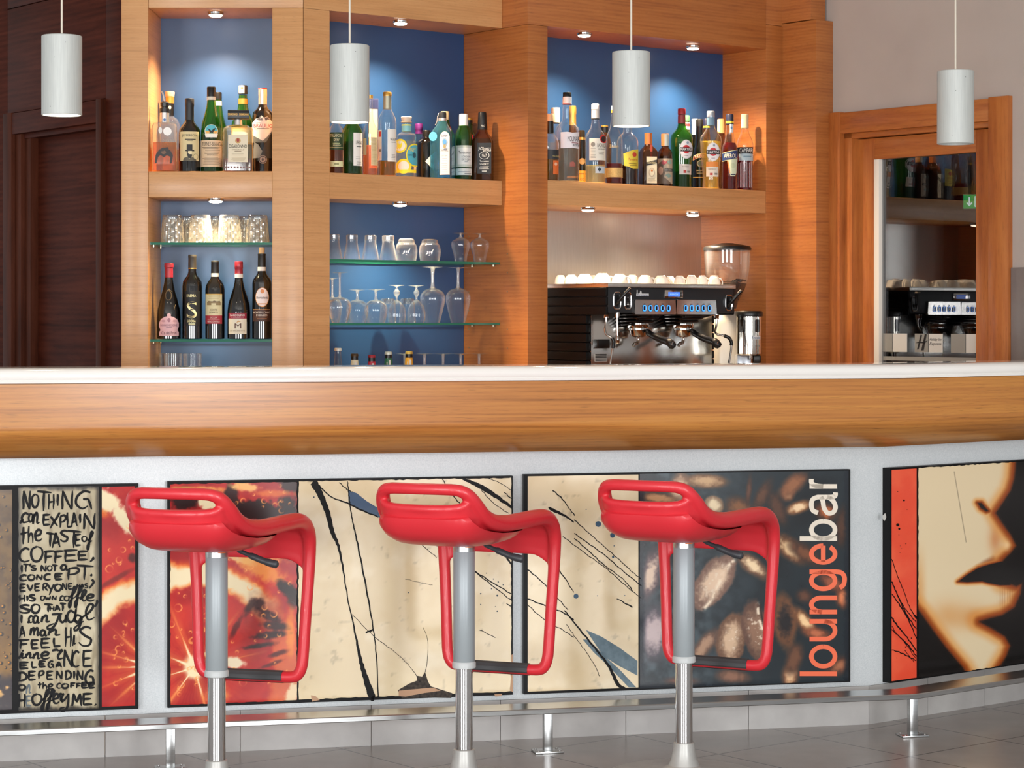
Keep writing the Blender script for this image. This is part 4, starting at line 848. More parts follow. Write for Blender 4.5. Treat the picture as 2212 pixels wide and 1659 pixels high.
# ================================================================ bar stools
def mirror_loop(half):
    """half: points on the right side from the middle of the handle to the middle of the foot bar"""
    return half + [(-x, y, z, r) for x, y, z, r in half[-2:0:-1]]
def stool_meshes():
    hw = [(0, -.286, .831, .0155), (.05, -.284, .831, .0155), (.100, -.276, .829, .0160), (.122, -.260, .816, .0180), (.134, -.234, .788, .0205), (.140, -.200, .758, .0220), (.147, -.150, .737, .0230), (.155, -.08, .728, .0235), (.163, .0, .728, .0235), (.170, .08, .729, .0235), (.174, .15, .727, .0230), (.175, .20, .713, .0220), (.174, .235, .683, .0205), (.172, .249, .640, .0185), (.168, .250, .56, .0170), (.162, .246, .46, .0165), (.157, .241, .36, .0165), (.153, .239, .318, .0165), (.143, .238, .295, .0165), (.125, .238, .286, .0165), (.07, .238, .285, .0160), (0, .238, .285, .0160)]
    loop = mirror_loop(hw)
    sp = smoothpath([(x, y, z) for x, y, z, r in loop], 6, True); n = len(loop); rad = []
    for k in range(n):
        for j in range(6): rad.append(loop[k][3] + (loop[(k + 1) % n][3] - loop[k][3]) * j / 6)
    b = MB(); b.tube(sp, rad, 16, closed=True)
    # moulded sheet between the rims; section list: centre (y,z), rim (y,z), rim half width, thickness
    SEC = [(-.283, .780, -.266, .795, .125, .020), (-.281, .762, -.254, .776, .131, .016), (-.274, .732, -.236, .758, .136, .014), (-.256, .704, -.207, .745, .141, .012), (-.218, .686, -.167, .735, .145, .011), (-.16, .678, -.12, .730, .148, .011), (-.08, .680, -.06, .728, .156, .011), (.0, .690, .01, .728, .164, .011), (.08, .702, .085, .728, .171, .011), (.15, .712, .15, .726, .176, .012), (.20, .712, .198, .712, .179, .013), (.233, .695, .232, .688, .179, .014), (.246, .665, .246, .660, .178, .013), (.250, .635, .250, .632, .177, .011), (.251, .612, .251, .606, .176, .009)]
    nu = 33; top, bot = [], []; ns_ = len(SEC)
    for s_, (yc, zc_, yr, zr, w_, th) in enumerate(SEC):
        a = SEC[max(0, s_ - 1)]; c = SEC[min(len(SEC) - 1, s_ + 1)]; ty, tz = c[0] - a[0], c[1] - a[1]; L = math.hypot(ty, tz); ny, nz = -tz / L, ty / L
        for k in range(nu):
            u = -1 + 2 * k / (nu - 1); q = abs(u) ** 4; y, z = yc + (yr - yc) * q, zc_ + (zr - zc_) * q
            if s_ >= ns_ - 2: z -= (.055 if s_ == ns_ - 1 else .022) * (max(0, abs(u) - .5) / .5) ** 2.4
            top.append((u * w_, y + ny * th / 2, z + nz * th / 2)); bot.append((u * w_, y - ny * th / 2, z - nz * th / 2))
    ns = len(SEC); N = ns * nu; V = top + bot; Fc = []
    for s_ in range(ns - 1):
        for k in range(nu - 1):
            a = s_ * nu + k; Fc += [(a, a + 1, a + nu + 1, a + nu), (N + a, N + a + nu, N + a + nu + 1, N + a + 1)]
    for k in range(nu - 1): Fc += [(k, N + k, N + k + 1, k + 1), ((ns - 1) * nu + k, (ns - 1) * nu + k + 1, N + (ns - 1) * nu + k + 1, N + (ns - 1) * nu + k)]
    for s_ in range(ns - 1): a, c = s_ * nu, s_ * nu + nu - 1; Fc += [(a, a + nu, N + a + nu, N + a), (c, N + c, N + c + nu, c + nu)]
    b.add(V, Fc)
    # lower rail of the handle slot and its rounded ends
    b.tube(smoothpath([(-.126, -.252, .804), (-.114, -.266, .787), (-.085, -.277, .780), (0, -.284, .778), (.085, -.277, .780), (.114, -.266, .787), (.126, -.252, .804)], 6), .0125, 12)
    o = b.done('seat', RED, None, 0)
    rm = o.modifiers.new('weld', 'REMESH'); rm.mode = 'VOXEL'; rm.voxel_size = .0036
    sm = o.modifiers.new('soften', 'SMOOTH'); sm.factor = .5; sm.iterations = 7
    bpy.context.view_layer.update()
    me = bpy.data.meshes.new_from_object(o.evaluated_get(bpy.context.evaluated_depsgraph_get())); bpy.data.objects.remove(o)
    me.materials.clear(); me.materials.append(RED); me.shade_smooth(); me.name = 'seat'
    # under cover: a second skin below the seat
    V, Fc = [], []; mu = 25   # centre (y, z), edge (y, z), half width, roundness
    ROW = [(-.283, .7575, -.260, .760, .122, 5), (-.2920, .752, -.264, .756, .129, 5), (-.2900, .738, -.257, .745, .136, 5), (-.279, .712, -.238, .731, .145, 4.5), (-.254, .690, -.206, .720, .152, 4), (-.207, .675, -.165, .712, .158, 4), (-.145, .667, -.12, .706, .165, 4), (-.07, .664, -.06, .703, .170, 4), (.0, .666, -.005, .703, .172, 4), (.055, .674, .040, .706, .162, 4), (.10, .690, .085, .712, .142, 4), (.125, .708, .11, .719, .12, 4)]
    for yc, zc_, ye, ze, w_, pw_ in ROW:
        for k in range(mu):
            u = -1 + 2 * k / (mu - 1); q = abs(u) ** pw_; V.append((math.copysign(abs(u) ** .85, u) * w_, yc + (ye - yc) * q, zc_ + (ze - zc_) * q))
    for s_ in range(len(ROW) - 1):
        for k in range(mu - 1): a = s_ * mu + k; Fc.append((a, a + 1, a + mu + 1, a + mu))
    cov = make('under_cover', V, Fc, RED, None, None, 60, mesh_only=True)
    return me, cov
SEATM, COVM = stool_meshes()
GREYTUBE = pm('9aa2a6', .38, .15, name='grey_lacquer'); COLLAR = pm('b9bdbd', .4)
BASEGREY = noisy('stool_base', 'a7a6a2', 'b4b3af', 30, .38, .3)
def stool_mat_parts():
    d = {}
    d['upper_column'] = MB().loft([(.0285, .335), (.0298, .337), (.0298, .640), (.0285, .642)], 40).done('upper_column', GREYTUBE, None, 40, True)
    d['column_collar'] = MB().loft([(.0305, .640), (.0305, .668), (.0295, .67)], 40).done('column_collar', SATIN, None, 40, True)
    d['ring'] = MB().loft([(.0295, .318), (.0325, .320), (.0325, .333), (.030, .337)], 40).done('ring', COLLAR, None, 40, True)
    d['gas_lift'] = MB().loft([(.0242, .09), (.0242, .322)], 40).done('gas_lift', CHROME, None, 40, True)
    d['base'] = MB().loft([(.205, .0004), (.212, .003), (.212, .007), (.19, .0125), (.12, .018), (.06, .022), (.043, .032), (.036, .048), (.031, .075), (.029, .094), (.0245, .096)], 72).done('base', BASEGREY, None, 30, True)
    d['lever'] = MB().tube(smoothpath([(.055, -.02, .668), (.075, -.022, .660), (.11, -.024, .648), (.150, -.024, .634), (.186, -.022, .626)], 5), [.004] * 5 + [.006] * 5 + [.009] * 6 + [.0105] * 4 + [.004], 12).done('lever', pm('33353a', .45), None, 60, True)
    p = MB(); n = 9
    for sx, x0, x1 in ((1, -.098, .098),):
        V = []
        for x in (x0, x1):
            for k in range(19):
                a = math.radians(-60 + 300 * k / 18); r = .0172 + (.0012 if k % 2 else 0); V.append((x, .238 + r * math.sin(a - math.pi / 2 + .5), .285 + r * math.cos(a - math.pi / 2 + .5)))
        Fc = [(k, k + 1, 20 + k, 19 + k) for k in range(18)]; p.add(V, Fc); p.add([V[k] for k in range(19)], [tuple(range(19))]); p.add([V[19 + k] for k in range(19)], [tuple(range(19))])
    d['foot_pad'] = p.done('foot_pad', RUBBER, None, 20, True)
    s_ = MB()
    for i, (za, zb_) in enumerate(((.652, .658), (.658, .667))):
        V = []
        for k in range(7):
            a = -1.05 + .75 * k / 6; V += [(.0309 * math.cos(a), .0309 * math.sin(a), za), (.0309 * math.cos(a), .0309 * math.sin(a), zb_)]
        s_.add(V, [(2 * k, 2 * k + 2, 2 * k + 3, 2 * k + 1) for k in range(6)], i)
    d['sticker'] = s_.done('sticker', [pm('e2702a', .5), pm('d8d6d0', .5)], None, 0, True)
    return d
SPARTS = stool_mat_parts()
def stool(px, Y, yaw, dz, label):
    o = thing('bar_stool', label, 'bar stool', ((px - CX) * Y / F, Y, 0), math.radians(yaw), 'red bar stools along the counter')
    def link(me, nm, par, up=0.0):
        q = bpy.data.objects.new(nm, me); COL.objects.link(q); q.parent = par; q.location = (0, 0, up); return q
    st_ = link(SEATM, 'seat', o, dz); link(COVM, 'under_cover', st_); link(SPARTS['foot_pad'], 'foot_pad', st_); link(SPARTS['lever'], 'lever', st_)
    for k in ('upper_column', 'ring', 'gas_lift', 'base'): link(SPARTS[k], k, o)
    c = link(SPARTS['column_collar'], 'column_collar', o); link(SPARTS['sticker'], 'sticker', c)
    return o
YAW = -24
stool(468, 6.03, -15.5, 0.0, 'red plastic bar stool in front of the blood orange picture')
stool(1002.5, 6.18, -22, 0.0, 'red plastic bar stool in front of the torn cream painting, between two other stools')
stool(1477.5, 6.28, -27.5, 0.0, 'red plastic bar stool in front of the coffee bean picture')
# ================================================================ bottles
CLEAR = glass('clear_glass', (.95, .96, .95), edge=.75, base=.035, powr=2.6, rim=.18)
CLEARD = glass('clear_glass_frosty', (.90, .92, .92), edge=.8, base=.05, powr=2.2, milky=.05)
GREENG = glass('green_glass', (.12, .40, .07), edge=.6, base=.05, powr=3, milky=.10, milkcol=(.10, .42, .05, 1))
DGREEN = glass('dark_green_glass', (.07, .22, .06), edge=.6, base=.05, powr=3, milky=.2, milkcol=(.04, .2, .04, 1))
BLUEG = glass('blue_glass', (.30, .70, .84), edge=.7, base=.05, powr=2.6, milky=.10, milkcol=(.22, .66, .82, 1))
AMBERG = glass('amber_glass', (.40, .14, .03), edge=.6, base=.05, powr=3, milky=.12, milkcol=(.4, .14, .03, 1))
DARKG = pm('0a0807', .05, coat=.6, name='black_glass'); DARKR = pm('1a0806', .06, coat=.6, name='very_dark_red_glass')
def liq(c, milk=.18): return glass('liquid', c, edge=.3, base=.03, powr=3, milky=milk, milkcol=(*c, 1))
LAMB, LPALE, LRED, LDARK, LPINK, LORA, LWHI, LYEL = liq((.86, .50, .14), .06), liq((.92, .84, .55)), liq((.30, .015, .02), .3), pm('100605', .08, coat=.3), liq((.86, .42, .24), .3), liq((.75, .22, .04), .3), liq((.9, .92, .88), .05), liq((.90, .74, .22), .25)
FOILS = pm('c9c4c0', .25, .8); GOLDC = pm('c79a4a', .3, .7); CORK = pm('c9a070', .7)
class Bottle:
    def __init__(s, P, zs, px, dep, by, label, name='bottle', cat='bottle', group=None, yaw=0.0):
        t = P.t(px, dep); x, y = P.xy(t, dep); s.s = y / F; s.by = by; s.px = px
        s.o = thing(name, label, cat, (x, y, zs + .0006), -math.atan2(x, y) + yaw, group); s.prof = None; s.yaw = yaw
    def P(s, pr, dr=0.0): return [(max(.0004, (q[1] + dr) * s.s), (s.by - q[0]) * s.s, *(q[2:3])) for q in pr]
    def body(s, pr, m, name='glass_body', segs=36, top=True):
        pr = [(s.by, pr[0][1] * .86, *(pr[0][2:3]))] + [(s.by - 1.2, pr[0][1], *(pr[0][2:3]))] + list(pr[1:] if pr[0][0] >= s.by - 1.2 else pr)
        s.prof = pr; MB().loft(s.P(pr), segs, cap1=top).done(name, m, s.o, 40); return s
    def fill(s, m, y, dr=-1.3):
        out = []
        for k, q in enumerate(s.prof):
            if q[0] < y:
                a = s.prof[k - 1]; t = (a[0] - y) / (a[0] - q[0] + 1e-9); out.append((y, a[1] + (q[1] - a[1]) * t, *(q[2:3]))); break
            out.append(q)
        out[0] = (s.by - 1.5, out[0][1], *(out[0][2:3])); out[1] = (s.by - 2.2, out[1][1], *(out[1][2:3]))
        MB().loft(s.P(out, dr), 32).done('liquid', m, s.o, 40); return s
    def part(s, name, pr, m, segs=28, c=(0, 0)):
        MB().loft(s.P(pr), segs, c=(c[0] * s.s, c[1] * s.s, 0)).done(name, m, s.o, 40); return s
    def rad(s, y):
        for a, b in zip(s.prof[:-1], s.prof[1:]):
            if b[0] <= y <= a[0]:
                t = (a[0] - y) / (a[0] - b[0] + 1e-9); return a[1] + (b[1] - a[1]) * t
        return s.prof[-1][1]
    def lab(s, name, items, flat=False, R=None, mats=None):
        """items drawn in photo pixels: x from the bottle axis, y down; wrapped round the body"""
        mb = MB(); ms = []; lay = 0
        def mi(m):
            m = pm(m, .55) if isinstance(m, str) else m
            if m not in ms: ms.append(m)
            return ms.index(m)
        i0 = items[0]; Rr = R or s.rad({'r': lambda: i0[3], 'e': lambda: i0[2], 't': lambda: i0[3], 'p': lambda: i0[1][0][1]}[i0[0]]())
        def at(x, y, l):
            lift = .45 + .28 * l
            if flat: return (x * s.s, -(Rr + lift) * s.s, (s.by - y) * s.s)
            r = (max(s.rad(y), R) if R and name in ('tax_seal', 'neck_print') else s.rad(y)) + lift; x = max(-.985 * r, min(.985 * r, x)); return (x * s.s, -math.sqrt(r * r - x * x) * s.s, (s.by - y) * s.s)
        for it in items:
            k = it[0]
            if k == 'r':
                _, x0, x1, y0, y1, m = it; n = 1 if flat else 14; nv = 1 if flat else max(1, int((y1 - y0) / 6)); V = []
                for j in range(n + 1):
                    for q in range(nv + 1): V.append(at(x0 + (x1 - x0) * j / n, y0 + (y1 - y0) * q / nv, lay))
                w_ = nv + 1; mb.add(V, [(w_ * j + q, w_ * j + q + 1, w_ * (j + 1) + q + 1, w_ * (j + 1) + q) for j in range(n) for q in range(nv)], mi(m))
            elif k == 'e':
                _, cx, cy, rx, ry, m = it; V = [at(cx, cy, lay)]; n = 28
                for q in (.5, 1): V += [at(cx + q * rx * math.cos(6.2832 * j / n), cy + q * ry * math.sin(6.2832 * j / n), lay) for j in range(n)]
                mb.add(V, [(0, 1 + j, 1 + (j + 1) % n) for j in range(n)] + [(1 + j, 1 + n + j, 1 + n + (j + 1) % n, 1 + (j + 1) % n) for j in range(n)], mi(m))
            elif k == 'p':
                _, pts, m = it; tri = tessellate_polygon([[Vector((x, y, 0)) for x, y in pts]]); bm = bmesh.new()
                vs = [bm.verts.new((x, y, 0)) for x, y in pts]
                for t in tri:
                    try: bm.faces.new([vs[q] for q in t])
                    except ValueError: pass
                if not flat:
                    for xk in range(int(min(x for x, y in pts) // 3) * 3, int(max(x for x, y in pts)) + 3, 3):
                        bmesh.ops.bisect_plane(bm, geom=bm.verts[:] + bm.edges[:] + bm.faces[:], dist=1e-5, plane_co=(xk + .013, 0, 0), plane_no=(1, 0, 0))
                    for yk in range(int(min(y for x, y in pts) // 6) * 6, int(max(y for x, y in pts)) + 6, 6):
                        bmesh.ops.bisect_plane(bm, geom=bm.verts[:] + bm.edges[:] + bm.faces[:], dist=1e-5, plane_co=(0, yk + .017, 0), plane_no=(0, 1, 0))
                bm.verts.index_update(); mb.add([at(v.co.x, v.co.y, lay) for v in bm.verts], [[v.index for v in f.verts] for f in bm.faces], mi(m)); bm.free()
            elif k == 't':
                _, st_, cx, cy, w_, h_, m = it; V, Fc = text_geo(st_); mb.add([at(cx + (x - .5) * w_, cy - (y - .5) * h_, lay) for x, y in V], Fc, mi(m))
            lay += 1
        mb.done(name, ms, s.o, 0 if flat else 60); return s
def lines(x0, x1, y0, y1, n, m, seed=0):
    """rows of small print drawn as broken hairlines"""
    r = random.Random(seed); out = []
    for k in range(n):
        y = y0 + (y1 - y0) * k / max(1, n - 1); x = x0 + r.uniform(0, (x1 - x0) * .15)
        out.append(('r', x, x1 - r.uniform(0, (x1 - x0) * .15), y - .45, y + .45, m))
    return out
K_, CR, WH = '141312', 'd9c8a2', 'e6e2da'
GB1, GB2, GB3 = 'bottles on the left upper shelf', 'bottles on the middle upper shelf', 'bottles on the right upper shelf'
def BL(px, dep, by, label, yaw=0): return Bottle(L, ZS, px, dep, by, label, group=GB1, yaw=yaw)
def BM(px, dep, by, label, yaw=0): return Bottle(Mb, ZS, px, dep, by, label, group=GB2, yaw=yaw)
def BR(px, dep, by, label, yaw=0): return Bottle(R, ZS, px, dep, by, label, group=GB3, yaw=yaw)
# ---- left upper shelf
b = BL(355.5, .045, 368.5, 'square clear decanter with amber spirit and a metal pourer, far left of the shelf')
b.body([(368, 27, 7), (270, 27, 7), (264, 24, 5), (261, 10.5), (241, 9.5), (239, 9.5)], CLEARD, segs=48).fill(LAMB, 306, -2.4)
b.part('collar', [(262, 10.8), (241, 10.2)], FOILS).part('pourer', [(241, 10.5), (232, 10.5), (231, 7), (228, 7), (227, 9), (219, 9.5), (217, 7)], BLACK)
MB().tube(smoothpath([(0, 0, 151 * b.s), (-1 * b.s, 0, 160 * b.s), (-3 * b.s, -1 * b.s, 168 * b.s), (-6 * b.s, -2 * b.s, 174 * b.s)], 4), 1.6 * b.s, 8).done('spout', SATIN, b.o)
b.lab('label', [('e', 6, 283, 9, 9, pm('e9e6e0', .4)), ('e', -9, 281, 4, 7, pm('dcd8d0', .4)), ('t', 'NOLIN', 8, 303, 22, 7, pm('8f8a84', .4)), ('e', 0, 258, 3, 3, pm('3b6ea8', .4))], flat=True, R=27)
b.lab('figure_print', [('p', [(-21, 352), (-19, 334), (-12, 323), (-3, 318), (4, 318), (12, 324), (18, 334), (15, 352), (11, 352), (12, 338), (5, 334), (-1, 339), (-8, 334), (-14, 338), (-17, 352)], pm('241b18', .5)), ('e', -2, 328, 5, 4, pm('6a4a34', .5)), ('e', -4, 322, 3.5, 4, pm('2a201c', .5)), ('e', 5, 321, 3.5, 4, pm('2a201c', .5))], flat=True, R=27)
b = BL(367, .21, 366, 'clear bottle with a pale wooden stopper, behind the square decanter')
b.body([(366, 22), (256, 22), (246, 17), (240, 9), (225, 8.5), (219, 8.5)], CLEARD).fill(LAMB, 312)
b.part('neck_sleeve', [(238, 9.2), (212, 9)], BLACK).part('gold_band', [(212, 9.2), (203, 9.2), (197, 9)], GOLDC).part('stopper', [(197, 9.6), (188, 10.4), (186, 9.6)], pm('d6a27a', .6))
b.lab('neck_print', [('e', 0, 221, 3, 4, pm('cfcac2', .5))], R=9.2)
b = BL(409.5, .055, 367, 'black bottle with a cream label showing a bearded man in a top hat')
b.body([(367, 23.5), (285, 23.5), (276, 22.5), (268, 18), (260, 11.5), (254, 9.2), (224, 9), (208, 9)], DARKG)
b.part('capsule', [(256, 9.5), (226, 9.4), (224, 10), (210, 10), (208, 9)], pm('1b1b1d', .5))
b.lab('label', [('r', -20, 20, 281, 344, 'd3c191'), ('t', 'JEFFERSON', 0, 290, 32, 6.5, K_), ('r', -10, 13, 297, 299, '3a352b'), ('r', -5, 7, 300.5, 301.5, '6a614c'), ('r', -6, 6, 309, 322, K_), ('r', -9, 10, 321, 323.5, K_), ('p', [(-5, 323), (5, 323), (5, 330), (4, 336), (-1, 337), (-5, 332)], 'e0d0a4'), ('p', [(-6, 323), (-3, 323), (-3.5, 328), (0, 330), (5, 330), (5.5, 333), (2, 339), (-3, 338), (-5, 332)], K_),
       ('p', [(-14, 344), (-12, 338), (-5, 336), (0, 341), (5, 336), (12, 339), (15, 344)], '57503f'), ('e', 13, 335, 5.5, 6, '8d8266'), ('e', 13, 335, 4.6, 5.1, 'd3c191')])
b = BL(456.5, .06, 366.5, 'green bottle with a beige label and a round eagle emblem, black cap')
b.body([(366.5, 22.8), (300, 22.8), (278, 22.2), (262, 20.5), (245, 15.5), (225, 10.5), (210, 9), (183, 8.6)], GREENG).fill(pm('0b0d06', .1), 287, -1.5)
b.part('cap', [(206, 9.6), (184, 9.6), (182, 8.6)], BLACK).part('neck_band', [(211, 9.9), (204, 9.8)], pm('d9d0bc', .5))
b.lab('label', [('r', -23, 23.3, 299, 356, 'd8bb98'), ('t', 'FERNET-BRANCA', 2, 307, 42, 8.5, K_), ('r', -20, 20, 314, 315.2, '5b4a3a'), *lines(-18, 20, 317, 328, 4, '7a6652', 1), ('t', 'FERNET-BRANCA', 3, 331, 24, 2.6, '3d332a'), *lines(-20, 20, 336, 351, 7, '8c7660', 2)])
b.lab('emblem', [('e', 0, 279, 14.2, 14.2, 'e8e2d0'), ('p', [(-13, 279), (-12, 273), (-7, 267), (0, 265.5), (7, 267), (12, 273), (13, 279)], '57b6c4'), ('p', [(-13, 279), (13, 279), (11, 285), (0, 286), (-11, 285)], 'e8b25e'), ('p', [(-9, 273), (-3, 276), (0, 279), (4, 275), (10, 272), (6, 279), (3, 284), (-3, 284), (-5, 278)], '2a241c'), ('e', 0, 287, 6, 4.5, '3f7f4d'), ('p', [(-14, 285), (14, 285), (12, 293), (-12, 293)], 'efe9da')], R=23.2)
b = BL(471, .2, 365, 'green bottle with a black screw cap, half hidden behind the eagle label bottle')
b.body([(365, 21), (280, 21), (262, 18), (236, 11), (214, 8.2), (188, 7.6)], GREENG).fill(pm('120a07', .1), 240, -1.4)
b.part('cap', [(203, 8.2), (189, 8.2), (187, 7.4)], BLACK).part('neck_band', [(216, 8.6), (206, 8.4)], pm('d9d0bc', .5))
b = BL(525, .2, 364, 'tall green bottle with a paper-sealed cap, behind the square textured bottle')
b.body([(364, 26), (262, 26), (250, 24), (240, 19), (228, 13), (212, 10), (192, 9)], GREENG).fill(pm('0d0f08', .1), 264, -1.5)
b.part('cap', [(190, 9.8), (173, 9.8), (171, 9)], pm('221f1c', .4)).part('gold_band', [(212, 10.8), (200, 10.4)], GOLDC)
b.lab('tax_seal', [('r', -9, 3, 172, 189, 'cfc7b2'), ('r', -5, 0, 175, 180, '6d6553')], R=9.8)
b.lab('label', [('r', -25, 25, 262, 300, 'd09a4a'), ('r', -22, 22, 266, 296, 'e0c890')])
b = BL(514, .058, 367.5, 'square textured bottle with a black block cap and cream label, low amber liquid')
b.body([(367.5, 33, 8), (352, 33.5, 8), (281, 33, 7), (274, 32, 5), (268, 24, 3), (265, 9), (254, 8.2), (252, 8.2)], glass('moulded_glass', (.90, .90, .82), edge=.7, base=.06, rough=.12, powr=2.0, milky=.05, milkcol=(.9, .8, .55, 1)), segs=56).fill(liq((.34, .05, .02), .25), 340, -2.5)
MB().box(-22 * b.s, 24 * b.s, -22 * b.s, 22 * b.s, 114.5 * b.s, 132 * b.s, 0, .0015).done('cap', BLACK, b.o)
b.part('neck_ring', [(266, 9.6), (254, 9)], FOILS)
m2 = MB()
for cx in (-11, 13): V, Fc = text_geo('DISARONNO'); m2.add([((cx + (x - .5) * 20) * b.s, -22.4 * b.s, (123 + (y - .5) * 4.5) * b.s) for x, y in V], Fc)
m2.done('cap_print', GOLDC, b.o, 0)
b.lab('label', [('r', -21, 21, 290, 348, 'ddd0b4'), ('e', 0, 302, 6, 6, 'c29a5c'), ('e', 0, 301, 3, 4, 'a03a30'), ('t', 'DISARONNO', 0, 314, 38, 7.5, K_), ('t', 'ORIGINALE', 0, 321.5, 26, 2.6, '8b7b62'), ('r', -7, 7, 324, 325.4, '8b7b62'), *lines(-14, 14, 330, 333, 2, 'b3a68c', 3), *lines(-15, 17, 338, 345, 4, 'bdae90', 4)], flat=True, R=33.5)
rx = MB()
for k in range(9): rx.box((-29 + k * 6.6) * b.s, (-25 + k * 6.6) * b.s, -36 * b.s, -34.6 * b.s, 6 * b.s, 10 * b.s, 0, 0)
rx.done('embossed_band', pm('6a3f34', .35), b.o, 0)
b = BL(567.5, .155, 366.5, 'dark bottle with a silver neck, red top and a snowy mountain label')
b.body([(366.5, 22.8), (252, 22.8), (240, 22), (233, 20), (226, 13), (221, 9.6), (216, 9)], DARKG)
b.part('silver_sleeve', [(217, 9.5), (200, 9.4), (198, 9.8), (184, 9.6)], FOILS).part('cap_top', [(184, 9.8), (182.5, 9.8), (181.5, 9)], pm('b02a30', .4))
b.lab('label', [('r', -22.5, 22.5, 256, 300, 'd6d2cc'), ('p', [(-22, 257), (-15, 249), (-9, 247), (-3, 242), (3, 247), (10, 244), (16, 250), (22, 257)], 'cfcdca'), ('p', [(-14, 250), (-9, 247), (-4, 243), (-6, 250), (-1, 247), (0, 253), (-8, 252)], '55565c'), ('p', [(4, 248), (10, 245), (17, 252), (11, 250), (7, 254)], '4a4b52'), ('t', 'BRAULIO', 1, 264, 41, 8, '9d1f35'), ('r', -12, 14, 269.5, 271, '7f7a74'), ('p', [(-22, 300), (-22, 284), (-12, 290), (0, 297), (10, 288), (22, 272), (22, 300)], '5d625f'), ('p', [(-22, 334), (-18, 300), (-10, 304), (0, 320), (-8, 334)], '6f726f'), ('p', [(-6, 334), (4, 304), (10, 296), (16, 284), (22, 276), (22, 334)], '1a1d1c'), ('e', 0, 337, 9, 9, '8e857c'), ('e', 0, 337, 7.8, 7.8, '1d1a18'), ('e', 0, 337, 6.3, 6.3, '8f837a'), ('e', 0, 337, 2.2, 3.2, '3a3230')])
# ---- middle upper shelf
b = BM(726, .04, 368, 'whiskey bottle with a dark green label, cut off by the wooden post')
b.body([(368, 16), (277, 16), (270, 14), (262, 8.5), (246, 6.5), (224, 6.2)], CLEAR).fill(liq((.42, .13, .04), .2), 300)
b.part('cap', [(246, 7), (224, 7), (222, 6)], BLACK)
b.lab('label', [('r', -15.6, 15.6, 280, 317, '223a1c'), ('t', 'TULLAMORE', 0, 287, 25, 6.5, 'd8cfa0'), ('t', 'DEW', 1, 296, 12, 6.5, 'd8cfa0'), ('r', -7, 8, 303, 304.5, 'a9b07a'), ('t', 'IRISH WHISKEY', 2, 308, 17, 3, 'd8cfa0'), ('r', -15, 15, 312, 313, 'a9a070')])
b.lab('lower_label', [('r', -13, 15, 342, 354, 'd8d4a0'), ('r', -4, 6, 346, 350, '8d8a5c')])
b = BM(760.5, .045, 370.5, 'green whisky bottle with a large white label, below the pendant lamp')
b.body([(370.5, 22.5), (282, 22.5), (272, 20), (262, 13), (252, 8.5), (212, 8)], GREENG).fill(liq((.05, .16, .02), .25), 300)
b.part('cap', [(226, 8.8), (210, 8.6)], BLACK)
b.lab('label', [('r', 3, 22.2, 282, 353, WH), ('r', -22, -18, 283, 352, 'd9d6cf'), ('t', 'LAPHROAIG', 15, 303, 13.5, 8, K_), ('r', 10, 20, 311, 312.5, '444444'), *lines(8, 20, 334, 338, 2, '8c8a86', 8), *lines(10, 20, 345, 350, 3, '8c8a86', 9)])
b = BM(799.5, .05, 372.5, 'clear bottle half full of coppery spirit with a tall ribbed side label')
b.body([(372.5, 16.5), (282, 16.5), (272, 15), (262, 10), (252, 6.5), (202, 5.6)], CLEAR).fill(LPINK, 308)
b.part('stopper', [(206, 6.2), (199, 6.2)], GOLDC)
b.lab('label', [('r', 2, 15.6, 291, 352, 'd6c49a'), *lines(3, 14, 294, 349, 22, 'bda878', 10)])
b.lab('back_label', [('r', -15, -8, 293, 329, 'c9b48c')])
x = Bottle(Mb, ZS, 806, .17, 371, 'navy and cream whisky carton standing at the back of the middle shelf', name='carton', cat='carton', group=None, yaw=.1)
mb_ = MB(); e = 10.5 * x.s; mb_.box(-e, e, -e, e, 0, 171 * x.s, 0, .001); mb_.done('box_body', pm('1c2450', .5), x.o)
mb_ = MB(); mb_.box(-e * .98, e * .8, -e - .0006, -e + .001, 20 * x.s, 148 * x.s); mb_.done('label', pm('e6d6b0', .6), x.o, 0)
mb_ = MB()
for i in range(7):
    for j in range(9): mb_.box((-9 + i * 2.8) * x.s, (-7.6 + i * 2.8) * x.s, -e - .0005, -e, (150 + j * 2.2) * x.s, (151.2 + j * 2.2) * x.s)
mb_.done('pattern', pm('3a4780', .5), x.o, 0)
b = BM(836.5, .055, 376, 'tall clear whisky bottle with a white label and gold capped neck')
b.body([(376, 20), (262, 20), (250, 18.5), (240, 14), (232, 9.5), (226, 8.6), (200, 8.6)], CLEAR).fill(LAMB, 343)
b.part('sleeve', [(231, 9), (203, 8.8)], pm('a9a690', .35, .5)).part('cap', [(203, 9.4), (196, 9.6), (194, 8.8)], GOLDC)
b.lab('label', [('r', 1, 19.6, 275, 345, WH), ('t', 'MACALLAN', 13, 297, 12.5, 6, K_), ('r', 9, 18, 303, 304, '77736c'), *lines(9, 18, 330, 340, 4, '9b978f', 12)])
b.lab('side_label', [('r', -19.6, -12, 277, 342, 'dcd8c8'), ('r', -18, -13, 280, 292, 'b9362c'), ('r', -18, -13, 318, 324, '8a8578')])
b = BM(878, .055, 377.5, 'squat round gin bottle with yellow lemon slices and a turquoise label')
b.body([(377, 21.5), (292, 21.5), (285, 19.5), (281, 12), (277, 10), (264, 9.6), (258, 11), (256, 10)], CLEAR).fill(LWHI, 300)
b.part('neck_band', [(279, 10.6), (263, 10.2)], pm('7fbcc0', .5)).part('neck_stripe', [(266.5, 10.8), (264, 10.7)], pm('e4d54a', .5)).part('stopper', [(260, 10), (258, 12.5), (257, 10), (248, 12), (247, 11)], pm('d9c4ac', .4))
